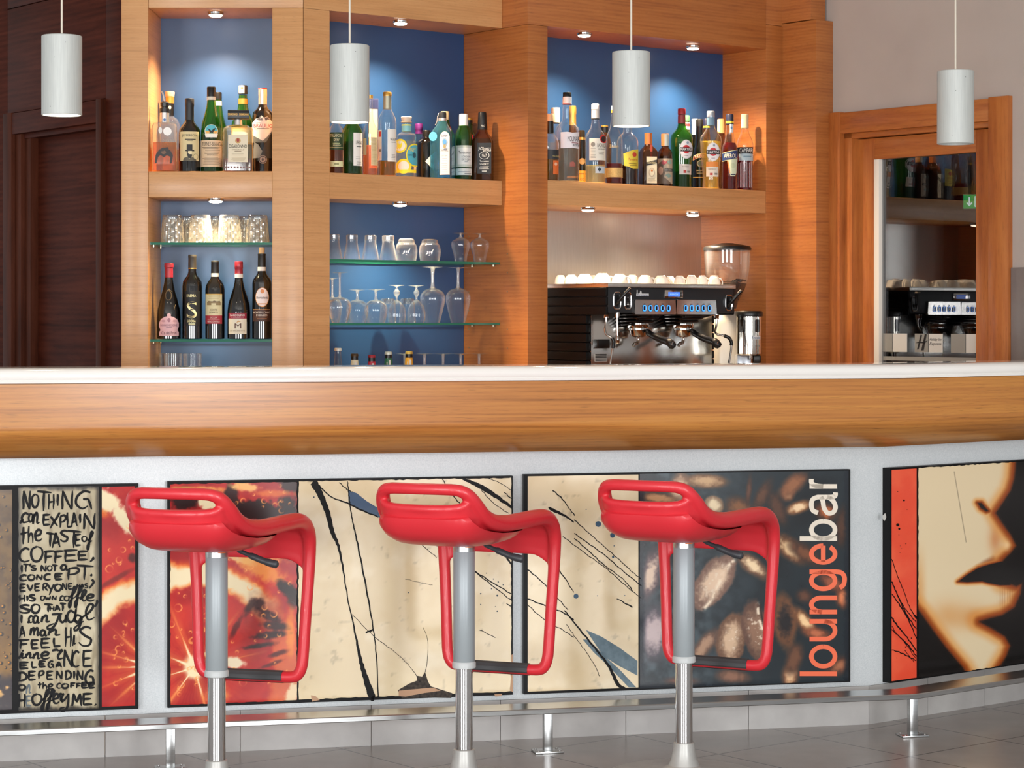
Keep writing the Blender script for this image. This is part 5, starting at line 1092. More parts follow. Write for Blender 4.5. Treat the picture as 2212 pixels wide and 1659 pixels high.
b.lab('label', [('e', -14, 311, 15, 15, 'f0d820'), ('e', -14, 311, 11.5, 11, 'e8e6cf'), ('p', [(-20, 302), (-14, 309), (-10, 303), (-9, 311), (-14, 318), (-20, 314)], 'f3e63a'), ('e', -6, 355, 17, 16, 'f0d820'), ('e', -6, 355, 12, 11, 'e2e0cd'), ('r', -21, 21, 362, 369, 'f2dc28'), ('e', 19, 331, 20, 25, 'f0d820'), ('e', 19, 331, 17.5, 22, '4fa7b8'), ('t', 'MALFY', 13, 319, 14, 8, 'e8c93a'), ('t', 'GIN', 8, 331, 8, 3, K_), ('e', 17, 331, 3.5, 6, '2b5560')])
b = BM(905, .19, 376, 'slim bottle with a purple screw cap, behind the black apothecary bottle')
b.body([(376, 11.5), (286, 11.5), (278, 9.5), (274, 8), (256, 7.8)], CLEAR).fill(liq((.25, .06, .16), .2), 292)
b.part('cap', [(275, 8.4), (267, 8.2), (266, 9), (255, 8.8), (253, 8)], pm('6d2a70', .35, .3))
b.lab('label', [('r', -11.2, 6, 308, 360, 'd8a860'), ('e', 9, 291, 5, 5, 'c0283a'), ('r', -10, 4, 338, 339.5, '4a3a24')])
b = BM(921.5, .135, 378.5, 'black apothecary bottle with a white diamond label')
b.body([(378, 22.5), (302, 22.5), (296, 21), (290, 14), (286, 9.5), (281, 9), (274, 9)], DARKG)
b.part('cap', [(287, 9.4), (274, 9.2), (271.5, 8)], pm('1b1715', .35, .4))
b.lab('label', [('p', [(-3, 340), (9, 327), (22, 316), (22, 365), (9, 352)], 'd9d4ca'), ('t', 'HENDRICKS', 15, 340, 13, 7, K_)])
b = BM(956, .045, 381, 'pale blue rectangular gin bottle with a tall white arched label', yaw=-.25)
b.body([(381, 24, 5), (286, 24, 5), (276, 20, 4), (266, 13, 3), (256, 9), (248, 8), (238, 7.5)], BLUEG, segs=48).fill(liq((.30, .66, .80), .06), 300, -2)
b.part('cap', [(256, 8.8), (249, 8.6), (240, 8.4), (237, 7.4)], pm('1c1e22', .4)).part('silver_sleeve', [(256, 9.2), (250, 9)], FOILS)
b.lab('label', [('p', [(0, 374), (0, 292), (2, 286), (6, 282), (11, 280), (16, 282), (20, 286), (22, 292), (22, 374)], 'ccc4b8'), ('p', [(1.5, 373), (1.5, 293), (3, 287), (7, 283.5), (11, 282), (15, 283.5), (19, 287), (20.5, 293), (20.5, 373)], 'd2d2d4'), ('t', 'BOMBAY', 11, 290, 15, 6, '2c3a52'), ('e', 11, 303, 6, 8, '8fa3b0'), ('e', 11, 303, 4, 5.5, '4f8fc6'), ('e', 11, 313, 3, 4, '9a8a5a'), ('t', 'SAPPHIRE', 11, 321, 17, 6, '2c3a52'), ('t', 'DRY GIN', 11, 333, 12, 2.6, '3c4452'), *lines(4, 18, 339, 344, 2, '8d94a0', 20), *lines(4, 18, 350, 368, 5, 'a0a6b0', 21)], flat=True, R=24)
b.lab('side_print', [('e', -15, 291, 9, 10, pm('4fb8d8', .2))], flat=True, R=23.7)
m_ = MB().tube(smoothpath([(-8 * b.s, 0, 142 * b.s), (-10 * b.s, -3 * b.s, 134 * b.s), (-11 * b.s, -5 * b.s, 124 * b.s), (-15 * b.s, -4 * b.s, 116 * b.s)], 4), 1.3 * b.s, 8).done('spout', FOILS, b.o)
b = BM(961, .165, 380, 'green bottle with a cream cap and red seal, behind the pale blue bottle')
b.body([(380, 20), (290, 20), (272, 16), (258, 11), (246, 9), (232, 8.6)], GREENG).fill(liq((.08, .3, .06), .2), 280)
b.part('cap', [(247, 9.4), (231, 9.4), (229, 8.4)], pm('cdb78e', .4))
b.lab('seal', [('e', 10, 268, 7, 6, 'b52a34')], R=16)
b = BM(1001.5, .05, 383.5, 'green gin bottle with a white cap and silver patterned label')
b.body([(383, 18.5), (300, 18.5), (284, 17.5), (274, 14), (266, 9.6), (258, 9), (244, 8.8)], GREENG).fill(liq((.08, .3, .05), .25), 288)
b.part('cap', [(267, 9.8), (243, 9.6), (241.5, 8.6)], pm('d9d7d2', .35))
b.lab('label', [('r', -17.5, 17.5, 310, 357, 'b9c0b6'), ('r', -13, 17, 315, 351, 'd9dad6'), ('t', 'Tanqueray', 2, 326, 26, 8, K_), ('t', 'LONDON', 5, 334.5, 18, 4.4, '55606a'), ('t', 'DRY GIN', 5, 340.5, 18, 4.4, '55606a'), ('r', 2, 9, 345, 346, '77808a')])
b.lab('lower_label', [('r', -17.5, 17.5, 360, 374, 'c9cbc6'), ('r', -12, 14, 366, 367.6, '8b9498'), ('r', 2, 16, 370, 371.6, '6b7478')])
b = BM(1013, .16, 382, 'dark green bottle with a gold-topped black cap, behind the silver label bottle')
b.body([(382, 17), (296, 17), (280, 14), (268, 9), (246, 7.6)], DGREEN).fill(liq((.05, .2, .05), .2), 290)
b.part('cap', [(258, 8.2), (248, 8)], BLACK).part('cap_top', [(248, 8.2), (243, 8)], GOLDC)
b.lab('seal', [('e', 2, 285, 7, 8, 'b52a34'), ('e', 2, 285, 4, 5, '8a1a24')], R=16)
b = BM(1042, .045, 386, 'square black label whiskey bottle, last on the right of the middle shelf', yaw=-.12)
b.body([(386, 22.5, 7), (301, 22.5, 6), (292, 19, 4), (283, 12, 2.5), (274, 10.5), (242, 8)], AMBERG, segs=48).fill(pm('240806', .1), 296, -2)
b.part('neck_sleeve', [(276, 11), (258, 10), (240, 8.8), (238, 8)], pm('131214', .4))
b.lab('label', [('r', -8, 22, 306, 372, '141315'), ('t', 'JACK', 0, 319, 12, 8, WH), ('t', "DANIEL'S", 13, 320, 17, 8, WH), ('e', 7, 333, 11, 8.5, WH), ('e', 7, 333, 10, 7.5, '141315'), ('t', 'No.7', 7, 333, 10, 6, WH), ('t', 'Tennessee', 7, 345, 20, 4, WH), ('t', 'WHISKEY', 7, 352, 20, 4.4, WH), *lines(-4, 18, 357, 362, 3, 'bdbab4', 30), ('r', 2, 12, 366, 368, 'bdbab4')], flat=True, R=22.5)
b.lab('neck_print', [('t', 'No.7', 3, 268, 8, 4, WH)], R=10.6)
# ---- right upper shelf
b = BR(1187, .04, 386, 'brandy bottle with a black label and orange tab, cut off by the left post')
b.body([(386, 20.5), (306, 20.5), (296, 18), (288, 13), (282, 9), (250, 8)], CLEAR).fill(liq((.5, .3, .05), .2), 340)
b.part('neck_sleeve', [(284, 9.4), (258, 8.6)], BLACK).part('stopper', [(258, 9.6), (244, 9.8), (242, 9)], pm('cdb08a', .5))
b.lab('label', [('r', -20, 20, 320, 340, '22262c'), ('t', 'MULLIGAN', 14, 334, 14, 4, 'b9a66c')])
b.lab('orange_tab', [('r', 8, 19.5, 343, 373, 'd9682c'), ('e', 14, 351, 3, 3.6, 'e8b090')])
b = BR(1200, .17, 388, 'clear bottle with a tall white-sleeved neck, behind the large clear liqueur bottle')
b.body([(388, 19), (290, 19), (275, 14), (262, 9), (228, 8.6)], CLEAR).fill(LWHI, 300)
b.part('cap', [(256, 9.6), (228, 9.8), (224, 9)], pm('ddd6c4', .4)).part('ring', [(258, 9.8), (256, 9.8)], BLACK)
b = BR(1225, .05, 389, 'large clear liqueur bottle with a white label and a black and silver cap')
b.body([(388.5, 26.5), (282, 26.5), (272, 24.5), (264, 17), (258, 11), (250, 10), (222, 9.4)], CLEAR).fill(liq((.55, .56, .55), .12), 300)
b.part('neck_label', [(221, 9.8), (206, 9.6)], pm('e4dedc', .5)).part('neck_stripe', [(222, 9.9), (220.5, 9.9)], pm('b03038', .5)).part('cap', [(206, 9.4), (197, 9.4), (196, 8.6)], pm('1f2224', .3, .5))
b.lab('label', [('p', [(-14, 318), (-14, 284), (0, 283), (12, 285), (26, 283), (26, 319), (12, 317), (0, 318)], 'e2dee2'), ('t', 'MOLINARI', 14, 298, 26, 11, K_), ('r', 10, 24, 306, 307.5, '8a4a4e'), ('t', 'extra', 19, 311.5, 13, 5, K_)], R=26.4)
b = BR(1237, .17, 390, 'bottle with a wrapped gold neck, behind the large clear liqueur bottle')
b.body([(390, 15), (320, 15), (300, 11), (262, 7.5), (224, 6.6)], AMBERG).fill(pm('150b08', .1), 310)
b.part('gold_foil', [(262, 8), (240, 7.4), (236, 8.4), (226, 8), (220, 7)], GOLDC)
b.lab('label', [('p', [(-6, 352), (-6, 344), (0, 340), (6, 346), (6, 352)], 'b02434'), ('r', -12, 12, 372, 377, 'd8923a')])
b = BR(1256.5, .1, 389.5, 'small dark herbal bottle with a gold rimmed cap and orange label')
b.body([(389, 8.5), (300, 8.5), (292, 6.5), (276, 6)], DARKG)
b.part('cap', [(290, 7.2), (277, 7), (274.5, 6)], pm('2a2114', .3, .4)).part('gold_band', [(295, 7.5), (290, 7.5)], GOLDC)
b.lab('label', [('e', 1, 342, 6.5, 7, 'b08a50'), ('r', -6, 8, 362, 388, 'e0a030'), ('t', 'GO', 1, 381, 9, 5, K_), ('r', -5, 6, 368, 370, '8a5a18')])
b = BR(1286, .055, 391.5, 'clear rum bottle with a white label, red round emblem and white cap')
b.body([(391, 22.5), (298, 22.5), (288, 21), (280, 16), (272, 10.5), (262, 8.6), (252, 8)], CLEAR).fill(LPALE, 353)
b.part('sleeve', [(252, 8.6), (232, 8.4)], pm('cbc9c4', .4)).part('cap', [(232, 8.6), (222, 8.4), (220, 7.6)], pm('e6e0e0', .35)).part('neck_ring', [(253, 9), (251.5, 9)], BLACK)
b.lab('label', [('r', -13, 22, 296, 343, 'e2dfd2'), ('t', 'BACARDI', 13.5, 311, 18, 8.5, K_), ('t', 'CARTA BLANCA', 13.5, 319, 16, 2.6, '4c4a46'), ('e', 18, 297, 8, 9, 'b3262c'), ('e', 18, 297, 5.5, 6.5, '2a1416'), ('e', -5, 309, 4.5, 5, '8d8a80'), *lines(-11, 2, 318, 338, 7, '98958a', 33), *lines(6, 20, 326, 330, 2, '7f7c74', 34)], R=22.4)
b.lab('lower_label', [('r', 0, 20, 356, 371, 'b9c4cc'), ('p', [(5, 363), (9, 358), (13, 363), (9, 368)], '2b3a46')], R=22.4)
b = BR(1306, .17, 392, 'dark rum bottle with a gold topped black cap, behind the clear rum bottle')
b.body([(392, 15), (300, 15), (286, 11), (276, 8), (266, 7.4)], AMBERG).fill(pm('1a0d08', .1), 300)
b.part('cap', [(277, 8.2), (264, 8.2)], BLACK).part('cap_top', [(264, 8.4), (261.5, 8)], GOLDC)
b = BR(1326.5, .05, 394, 'tall clear rum bottle with a woven straw band and dark rum at the bottom')
b.body([(394, 18.3), (310, 18.3), (294, 17.6), (284, 14), (272, 9), (256, 7), (232, 6)], CLEAR).fill(LRED, 350)
b.part('straw_band', [(380, 18.9), (360, 18.9)], noisy('woven_straw', 'b08e50', 'd2b478', 400, .8)).part('stopper', [(233, 6.2), (226, 6.4), (225, 5.6)], pm('d2c4b4', .4)).part('amber_ring', [(240, 6.4), (234, 6.4)], pm('c9862c', .3))
b.lab('label', [('t', 'Zacapa', 0, 314, 20, 8, pm('b8a070', .3, .5))], R=18.3)
b = BR(1355.5, .075, 395, 'round shouldered rum bottle with a yellow label, under the pendant lamp')
b.body([(395, 23.5), (302, 23.5), (294, 21.5), (287, 16), (281, 10), (262, 8.5)], CLEAR).fill(pm('1c0b08', .1), 352)
b.part('cap', [(270, 9), (258, 8.8)], pm('3a2a1c', .4))
b.lab('label', [('p', [(-8, 354), (-9, 328), (2, 324), (12, 320), (23.3, 318), (23.3, 360), (12, 361), (2, 356)], 'd6bf3e'), ('e', 15, 330, 4.5, 5, 'c0402e'), ('t', 'Pampero', 12, 341, 19, 7, 'b0482a'), ('r', 3, 20, 349, 350.5, '8a7420'), ('r', 5, 20, 353, 354.2, '8a7420')], R=23.4)
b = BR(1400.5, .055, 398, 'square brown liqueur bottle with a cream label and orange neck', yaw=.35)
b.body([(398, 18, 7), (326, 18, 6), (319, 15, 4), (312, 9, 2.4), (306, 7.6), (286, 7)], AMBERG, segs=48).fill(pm('200c06', .1), 322, -2)
b.part('neck_sleeve', [(309, 8.2), (294, 8), (284, 8.2)], pm('c06a34', .4))
b.lab('label', [('r', -11, 13, 336, 393, 'd8cdb0'), ('p', [(-11, 348), (13, 342), (13, 350), (-11, 356)], '2c2a2c'), ('t', 'COINTREAU', 1, 349, 20, 4.4, 'e8d8a0'), ('e', 1, 370, 7, 10, 'b9a890'), ('e', 1, 370, 5, 7.5, 'd8cdb0'), ('e', 1, 366, 2.4, 2.4, 'b5642c'), *lines(-8, 10, 384, 390, 3, '9a8c70', 40)], flat=True, R=18)
b.lab('ribbon', [('r', -2, 3, 310, 336, 'b0452c')], flat=True, R=17)
b = BR(1436.5, .055, 400, 'small dark rum bottle with an illustrated face label and sealed cork')
b.body([(400, 16.2), (336, 16.2), (326, 15.4), (320, 12), (316, 8), (310, 7.4), (300, 7.4)], AMBERG).fill(pm('2a1008', .1), 334)
b.part('cap', [(312, 8.2), (287, 8.6), (285.5, 7.8)], pm('c98a4c', .5))
b.lab('tax_seal', [('r', -1, 8.3, 287, 312, 'b8c2bc')], R=8.6)
b.lab('label', [('r', -15.8, 15.8, 340, 394, 'b3a088'), ('p', [(-15, 394), (-15, 352), (-8, 346), (-3, 352), (-4, 362), (0, 370), (-2, 380), (8, 388), (14, 394)], '6d5a4a'), ('e', -9, 366, 5, 9, 'c89c84'), ('p', [(-9, 350), (-4, 343), (2, 347), (6, 342), (4, 350), (-2, 354)], 'a64a50'), ('r', -1, 15.8, 362, 368, '2f2a2a'), ('t', 'DON PAPA', 7.5, 365, 14, 4, 'd8cfc0'), ('p', [(0, 376), (8, 372), (15, 378), (8, 382)], '7f9488'), ('p', [(4, 346), (12, 343), (15, 350), (9, 353)], '8a9c90')])
b = BR(1472.5, .06, 402.5, 'tall green vermouth bottle with a red cap and oval white label')
b.body([(402, 21), (372, 20.5), (345, 21.5), (310, 24), (297, 24), (288, 22), (280, 15), (273, 9.5), (264, 8)], GREENG).fill(pm('0c1606', .1), 368, -1.5)
b.part('neck_label', [(264, 8.4), (246, 8.2)], pm('8a2a2c', .45)).part('cap', [(245, 8.6), (234, 8.4), (232, 7.6)], pm('9c2028', .35))
b.lab('label', [('e', 10, 321, 14, 20.5, 'c9c6c6'), ('e', 10, 321, 13, 19.3, 'e4e0e2'), ('e', 10, 321, 8, 9, 'c22a32'), ('r', -3.5, 22.5, 317, 325.5, '17161a'), ('t', 'MARTINI', 9.5, 321.3, 23, 5.6, 'efecea'), ('r', 6, 14, 334, 335.2, '8a8488'), ('e', 13, 307, 2.5, 3, '8fa0b0')], R=23.8)
b.lab('lower_label', [('r', -5, 20.5, 353, 375, 'd3ccc4'), ('t', 'ROSSO', 8, 358, 14, 3.4, '6a5c58'), ('r', 4, 10, 366, 372, 'b03a34'), ('r', 12, 18, 367, 371, '8f8a80')], R=20.8)
b = BR(1482.5, .19, 402, 'green bottle with a white and red cap, behind the green vermouth')
b.body([(402, 10.5), (300, 10.5), (282, 9), (272, 7.4), (244, 6.6)], GREENG).fill(pm('101808', .1), 350)
b.part('cap', [(252, 7.2), (242, 7.2), (240, 6.4)], pm('4c8a5a', .4)).part('neck_label', [(271, 7.8), (255, 7.4)], pm('d8d2ca', .5)).part('red_stripe', [(263, 8), (258, 7.9)], pm('b03038', .5))
b = BR(1503.5, .19, 403, 'bottle with a white capsule glowing under the light, behind the irish cream')
b.body([(403, 11), (300, 11), (290, 10), (280, 9), (254, 8.4)], DARKG)
b.part('cap', [(282, 9.4), (254, 9.4), (249, 9.8), (248, 9)], pm('e0d6c4', .4))
b = BR(1511, .12, 404.5, 'black irish cream bottle with a brown ribbon label')
b.body([(404, 15), (334, 15), (324, 14), (312, 11), (296, 8.5), (264, 7.4), (254, 7.2)], DARKG)
b.part('cap', [(268, 8), (254, 8), (252, 7)], pm('121212', .4))
b.lab('label', [('p', [(-14.5, 342), (-13, 332), (-4, 328), (14.5, 326), (14.5, 336), (-3, 337)], 'd3b88a'), ('p', [(-13.5, 340), (-12, 333), (-4, 329.5), (14.5, 327.5), (14.5, 334.5), (-3, 335.5)], '7d2c22'), ('t', 'BAILEYS', 2, 333, 24, 6, 'e8dcc0'), ('e', 4, 349, 9.5, 8, '8f8a70'), ('e', 4, 349, 8, 6.5, '3f4a40'), ('t', 'ORIGINAL', 2, 364, 18, 3, 'b9ae84'), ('r', -6, 10, 369, 370.4, '8c845f'), ('r', -14, 14.4, 378, 379.6, '8c7a40')], R=14.8)
b = BR(1525.5, .19, 405, 'bottle with a navy and yellow cap, behind the clear vermouth')
b.body([(405, 10.5), (310, 10.5), (290, 9), (276, 7.6), (252, 7)], AMBERG).fill(LRED, 330)
b.part('cap', [(270, 7.8), (250, 7.8), (248, 7)], pm('1a1d38', .4)).part('yellow_band', [(268, 8), (264, 8)], pm('dcc030', .4))
b = BR(1535.5, .05, 406.5, 'clear vermouth bottle with an oval white label and silver cap')
b.body([(406, 18.5), (388, 17.6), (366, 19), (330, 22.5), (302, 23.5), (294, 22), (284, 15), (276, 9.5), (270, 8.4)], CLEAR).fill(LYEL, 304)
b.part('neck_label', [(270, 8.6), (252, 8.4)], pm('6d8ea6', .45)).part('cap', [(252, 8.6), (240, 8.6), (238.5, 7.8)], pm('a9b4c0', .3, .6))
b.lab('label', [('e', 5, 328, 14.5, 20, 'cfcac6'), ('e', 5, 328, 13.4, 18.8, 'e8e4e4'), ('e', 5, 328, 8, 9, 'c22a32'), ('r', -9.5, 19.5, 324.5, 333, '17161a'), ('t', 'MARTINI', 5, 328.8, 25, 5.6, 'efecea'), ('e', 7, 314, 2.4, 3, '8fa0b0'), ('r', 1, 9, 341, 342.2, '8a8488')], R=22.8)
b.lab('lower_label', [('r', -10, 16, 349, 360, 'e08a3c'), ('r', -10, 16, 360, 381, 'ded5c6'), ('t', 'BIANCO', 3, 365, 16, 3.4, '7a6a60'), ('r', -2, 4, 373, 378, 'b03a34'), ('r', 8, 14, 373, 377, '8f8a80')], R=19.6)
b = BR(1557.5, .19, 406, 'bottle with a cork-coloured capsule, behind the dark red aperitif')
b.body([(406, 17), (300, 17), (286, 10), (279, 8), (252, 7.2)], AMBERG).fill(LRED, 300)
b.part('capsule', [(279, 8.4), (252, 7.8), (248, 7.4)], pm('c79a62', .5))
b.lab('tax_seal', [('r', -8, -2, 249, 276, 'ddd6c6')], R=8.2)
b = BR(1576.5, .055, 407.5, 'dark red aperitif bottle with a slanted blue label and navy cap')
b.body([(407, 17), (320, 16.6), (312, 15.4), (304, 12), (290, 9), (266, 8)], CLEAR).fill(LRED, 306, -1)
b.part('cap', [(266, 8.6), (246, 8.4), (244, 7.6)], pm('1b1e34', .4)).part('yellow_band', [(264, 8.8), (259, 8.8)], pm('e0c334', .4))
b.lab('tax_seal', [('r', 0, 7, 266, 284, 'cfd4d8'), ('e', 3.5, 274, 2, 3, '5a86b0')], R=8.4)
b.lab('label', [('p', [(-16.4, 347), (-16.4, 328), (16.4, 321), (16.4, 341)], 'd8cf9a'), ('p', [(-16.4, 345.5), (-16.4, 329.5), (16.4, 322.5), (16.4, 339.5)], '21386a'), ('t', 'APEROL', 1, 334.5, 27, 8.5, 'efe6c8'), ('p', [(-6, 345), (16, 341), (14, 372), (11, 379), (2, 379), (-1, 372)], 'c9d2b4'), ('p', [(-3, 346), (-6, 345), (-1, 372), (1, 372)], 'e07a34'), ('e', 7, 356, 5, 6, 'b9c4a2'), ('r', 2, 12, 374, 376.5, '2a3048')], R=16.5)
b = BR(1609, .055, 410, 'red bitter bottle with a black and pale blue label, last on the right')
b.body([(410, 17.5), (330, 17.5), (312, 18.5), (300, 16), (288, 10), (278, 8), (272, 7.6)], CLEAR).fill(LRED, 318, -1)
b.part('capsule', [(275, 8.2), (258, 8), (246, 8.4), (245, 7.6)], pm('cfb894', .45))
b.lab('tax_seal', [('r', -8, -3, 256, 273, 'ddd6c6')], R=8.2)
b.lab('label', [('r', -18, 18, 317, 331, '141417'), ('t', 'CAMPARI', 3, 324, 29, 9, WH), ('r', -13, 17.6, 331, 346, 'a9bcc4'), ('r', -3, 14, 336, 338, '6f8894')], R=18)
rb_ = MB()
for k in range(9): rb_.tube([((-13 + k * 3.3) * b.s, -math.sqrt(max(1, 17.4 ** 2 - (-13 + k * 3.3) ** 2)) * b.s, z * b.s) for z in (6, 58 + (k % 3) * 2)], .5 * b.s, 6)
rb_.done('glass_fluting', pm('c9b4b4', .15), b.o)
# ---- wine on the glass shelf of the left bay
ZG1, ZG2 = 1.5455, 1.2072
GW = 'wine bottles on the left glass shelf'
def BW(px, by, label): return Bottle(L, ZG2, px, .09, by, label, 'wine_bottle', 'bottle', GW)
WBASE = 731.0
b = BW(365, WBASE, 'sloping wine bottle with a red capsule and a pink dome-shaped label')
b.body([(731, 26), (690, 26), (668, 24.5), (645, 19.5), (625, 13.5), (608, 10), (597, 8.4), (575, 8)], DARKG)
b.part('capsule', [(598, 9), (577, 8.6), (576, 10), (569, 10), (567, 9)], pm('9c2230', .45))
b.lab('label', [('p', [(-21, 724), (-21, 716), (-18, 712), (-21, 704), (-21, 696), (-17, 688), (-9, 683), (-4, 682), (-4, 677), (0, 675), (4, 677), (4, 682), (9, 683), (17, 688), (21, 696), (21, 704), (18, 712), (21, 716), (21, 724)], 'd3a9ae'), ('e', 0, 690, 3.4, 4.5, '9a6a78'), ('t', 'RONCHEDONE', 0, 701, 36, 4.4, '8b6472'), ('r', -6, 6, 705.5, 706.8, '9a7884'), ('t', 'Ca dei Frati', 0, 717.5, 32, 6.5, '64424e'), ('e', -12, 692, 4, 2.5, 'b78c94'), ('e', 12, 692, 4, 2.5, 'b78c94')], R=25.6)
b.lab('embossing', [('e', -1, 637, 7, 11, pm('6b5a44', .25, .5)), ('e', -1, 637, 5.4, 9, DARKG), ('p', [(-6, 628), (0, 622), (8, 630), (0, 626)], pm('7a6850', .2, .5)), ('p', [(10, 668), (11, 668), (15, 656), (13, 657)], pm('8a7658', .2, .5))], R=17.5)
b = BW(415.5, WBASE, 'straight dark wine bottle with a large gold letter S')
b.body([(731, 21.5), (617, 21.5), (608, 20.5), (601, 17), (594, 11), (586, 8.6), (552, 8)], DARKG)
b.part('capsule', [(578, 8.9), (556, 8.6), (555, 9), (551, 9), (549, 8.2)], pm('3a332c', .5)).part('gold_ring', [(579.5, 9), (577.5, 9)], GOLDC)
GL = pm('d6c890', .35, .4)
b.lab('label', [('r', -15, 16, 628, 702, '0b0b0c'), ('t', 'EREMA', -2, 637.5, 20, 6, GL), ('t', 'S', -1, 668, 22, 36, GL), ('t', 'SIDORA', -2, 692, 18, 5.4, GL), ('r', -8, 6, 697.5, 699, GL)], R=21.4)
b = BW(464.5, WBASE, 'wine bottle with a cream villa label and red lower band')
b.body([(731, 21), (624, 21), (615, 19.5), (607, 15), (600, 9.5), (594, 8.4), (564, 7.8)], DARKG)
b.part('capsule', [(590, 8.7), (566, 8.4), (565, 8.8), (562.5, 8), (561.5, 7.6)], pm('1d1a18', .5)).part('neck_band', [(598, 8.9), (589, 8.8)], pm('d9d2c8', .5))
b.lab('label', [('r', -20.4, 15, 633.5, 680, 'cfc49a'), ('r', -20.4, 15, 680, 698, 'a02a34'), ('r', -20.4, 15, 633.5, 635, 'c29a48'), *lines(-16, 12, 637, 644, 3, 'b0a47a', 50), ('r', -17, 12, 652, 658, '8a7650'), ('p', [(-17, 652), (-14, 649), (-6, 650), (-2, 648), (4, 650), (10, 649), (12, 652)], '6f5c40'), ('r', -8, 2, 654, 658, 'cfc49a'), ('t', 'CORTE', -3, 668, 15, 4, '5f5640'), ('t', 'DORATA', -3, 673.5, 18, 4, '5f5640'), ('t', 'SICILIA', -3, 684.5, 14, 3.6, 'd8c0b4'), ('r', -16, 10, 688, 689, 'c8908c'), ('t', "NERO D'AVOLA", -3, 693, 26, 4, 'e0ccc0')], R=20.9)
b = BW(516, WBASE, 'burgundy-shaped wine bottle with a red and white label and red cap')
b.body([(731, 24.8), (672, 24.8), (655, 23), (638, 18), (622, 12.5), (606, 9), (600, 8.6), (566, 8.2)], DARKG)
b.part('cap', [(590, 8.9), (578, 8.8), (577, 9.3), (565, 9), (563.5, 8.2)], pm('962632', .35, .2)).part('neck_band', [(599, 9.1), (590, 9)], pm('d9d2c8', .5))
b.lab('label', [('r', -22, 16.5, 674.5, 687, '8c1f34'), ('r', -22, 16.5, 687, 720, 'd6cdb8'), ('t', 'BARDOLINO', -3, 679.5, 31, 4.6, 'e6dcd4'), ('t', 'CLASSICO', -3, 684.5, 26, 2.2, 'c08f98'), ('t', 'M', -2, 702.5, 14, 11, '5a3a30'), ('p', [(-6, 696), (-1, 691), (5, 694), (0, 693.5)], 'c08a3a'), ('t', 'LE MORETTE', -3, 713, 32, 3.2, 'a39684')], R=24.6)
b = BW(565.5, WBASE, 'wine bottle with a natural cork, oval white label and brown lower label')
b.body([(731, 20.8), (610, 20.8), (603, 19.4), (597, 15), (590, 10), (584, 8.4), (548, 8)], DARKG)
b.part('capsule', [(576, 8.7), (550, 8.4), (549, 8.9), (546.5, 8.4)], pm('15130f', .5)).part('neck_band', [(584, 8.9), (575.5, 8.9)], pm('d9d2c8', .5)).part('cork', [(546.5, 6), (534, 6.4), (533, 5.8)], CORK)
b.lab('label', [('e', 1, 641, 14.5, 21, 'c98a50'), ('e', 1, 640.5, 13.6, 19.6, 'd9cdcb'), ('e', 1, 628, 4, 4.6, 'c9804a'), ('t', 'Bertoletti', 1, 641.5, 25, 5.6, '3a3034'), ('r', -8, 9, 654, 656, 'c98a50')], R=20.6)
b.lab('lower_label', [('r', -19, 18, 667, 693, '40251c'), ('r', -19, 18, 666.6, 668, 'b07a44'), ('t', 'MONTEPULCIANO', 0, 673.5, 36, 4.2, 'dccdc0'), ('t', "D'ABRUZZO", 0, 679.5, 24, 4.2, 'dccdc0'), ('r', -13, 13, 683, 684, 'a86a40'), ('r', -10, 11, 686.5, 687.5, 'a86a40')], R=20.6)
# ---- small bottles low down in the middle bay
GS = 'small bottles on the low middle shelf'
for px, top, capc, body, lab, bm_ in ((730, 752, 'dcdcd8', CLEAR, None, 'clear little bottle with a white cap'), (766, 764, '4a3a28', DARKG, 'd9d2b4', 'little bottle with a brown cap and cream neck label'), (803, 767, '8c2434', pm('4a0e14', .15), 'b22438', 'little bottle with a red cap and red neck label'), (839, 760, 'c9cdc6', DGREEN, '2a6a48', 'little green bottle with a white cap'), (883.5, 759, 'b99a50', AMBERG, 'd8992c', 'little bottle with a golden cap and yellow neck label')):
    Y_ = Mb.xy(Mb.t(px, .08), .08)[1]; by = CY + (H - .95) * F / Y_
    b = Bottle(Mb, .95, px, .08, by, bm_ + ', low in the middle bay', group=GS)
    k = top; b.body([(by, 17), (k + 80, 17), (k + 62, 15), (k + 45, 10.5), (k + 20, 7.6), (k + 8, 6.6), (k + 4, 6.6)], body)
    b.part('crown_cap', [(k + 6, 8.6), (k + 2, 8.2), (k, 7)], pm(capc, .3, .4))
    if lab:
        b.part('neck_foil', [(k + 13, 7.8), (k + 6, 7.4)], BLACK).part('neck_label', [(k + 36, 10), (k + 14, 7.9)], pm(lab, .5))
        b.lab('neck_print', [('r', 1, 5, k + 18, k + 32, 'd8d4cc'), ('r', -4, -2, k + 22, k + 30, 'cfc9bd')], R=9.2)
# ================================================================ glass shelves and glassware
SHEETG = glass('shelf_glass', (.93, .98, .96), edge=.5, base=.04, powr=5); GEDGE = pm('1d6b52', .08, coat=.4, name='green_glass_edge')
PIN = pm('c9c0a8', .25, .8)
def glass_shelf(P, t0, t1, d0, d1, z, label, holders):
    o = thing('glass_shelf', label, 'shelf', (P.x, P.y, 0), P.a, 'glass shelves in the back bar')
    V = [(x, y, q) for x in (t0, t1) for y in (d0, d1) for q in (z - .008, z)]
    make('pane', V, [(0, 1, 3, 2), (4, 6, 7, 5), (0, 4, 5, 1), (2, 3, 7, 6), (0, 2, 6, 4), (1, 5, 7, 3)], [SHEETG, GEDGE], o, [1, 1, 1, 1, 0, 0], 0)
    for x, y in holders: MB().loft([(.004, z - .0155), (.0045, z - .0085)], 10, c=(x, y, 0)).tube([(x, y, z - .012), (x + (.012 if x > .3 else -.012) * (1 if x > (t0 + t1) / 2 else 1), y, z - .012)], .0022, 8).done('shelf_pin', PIN, o)
    return o
la, lb_ = L.t(320) + .001, L.t(588) - .001
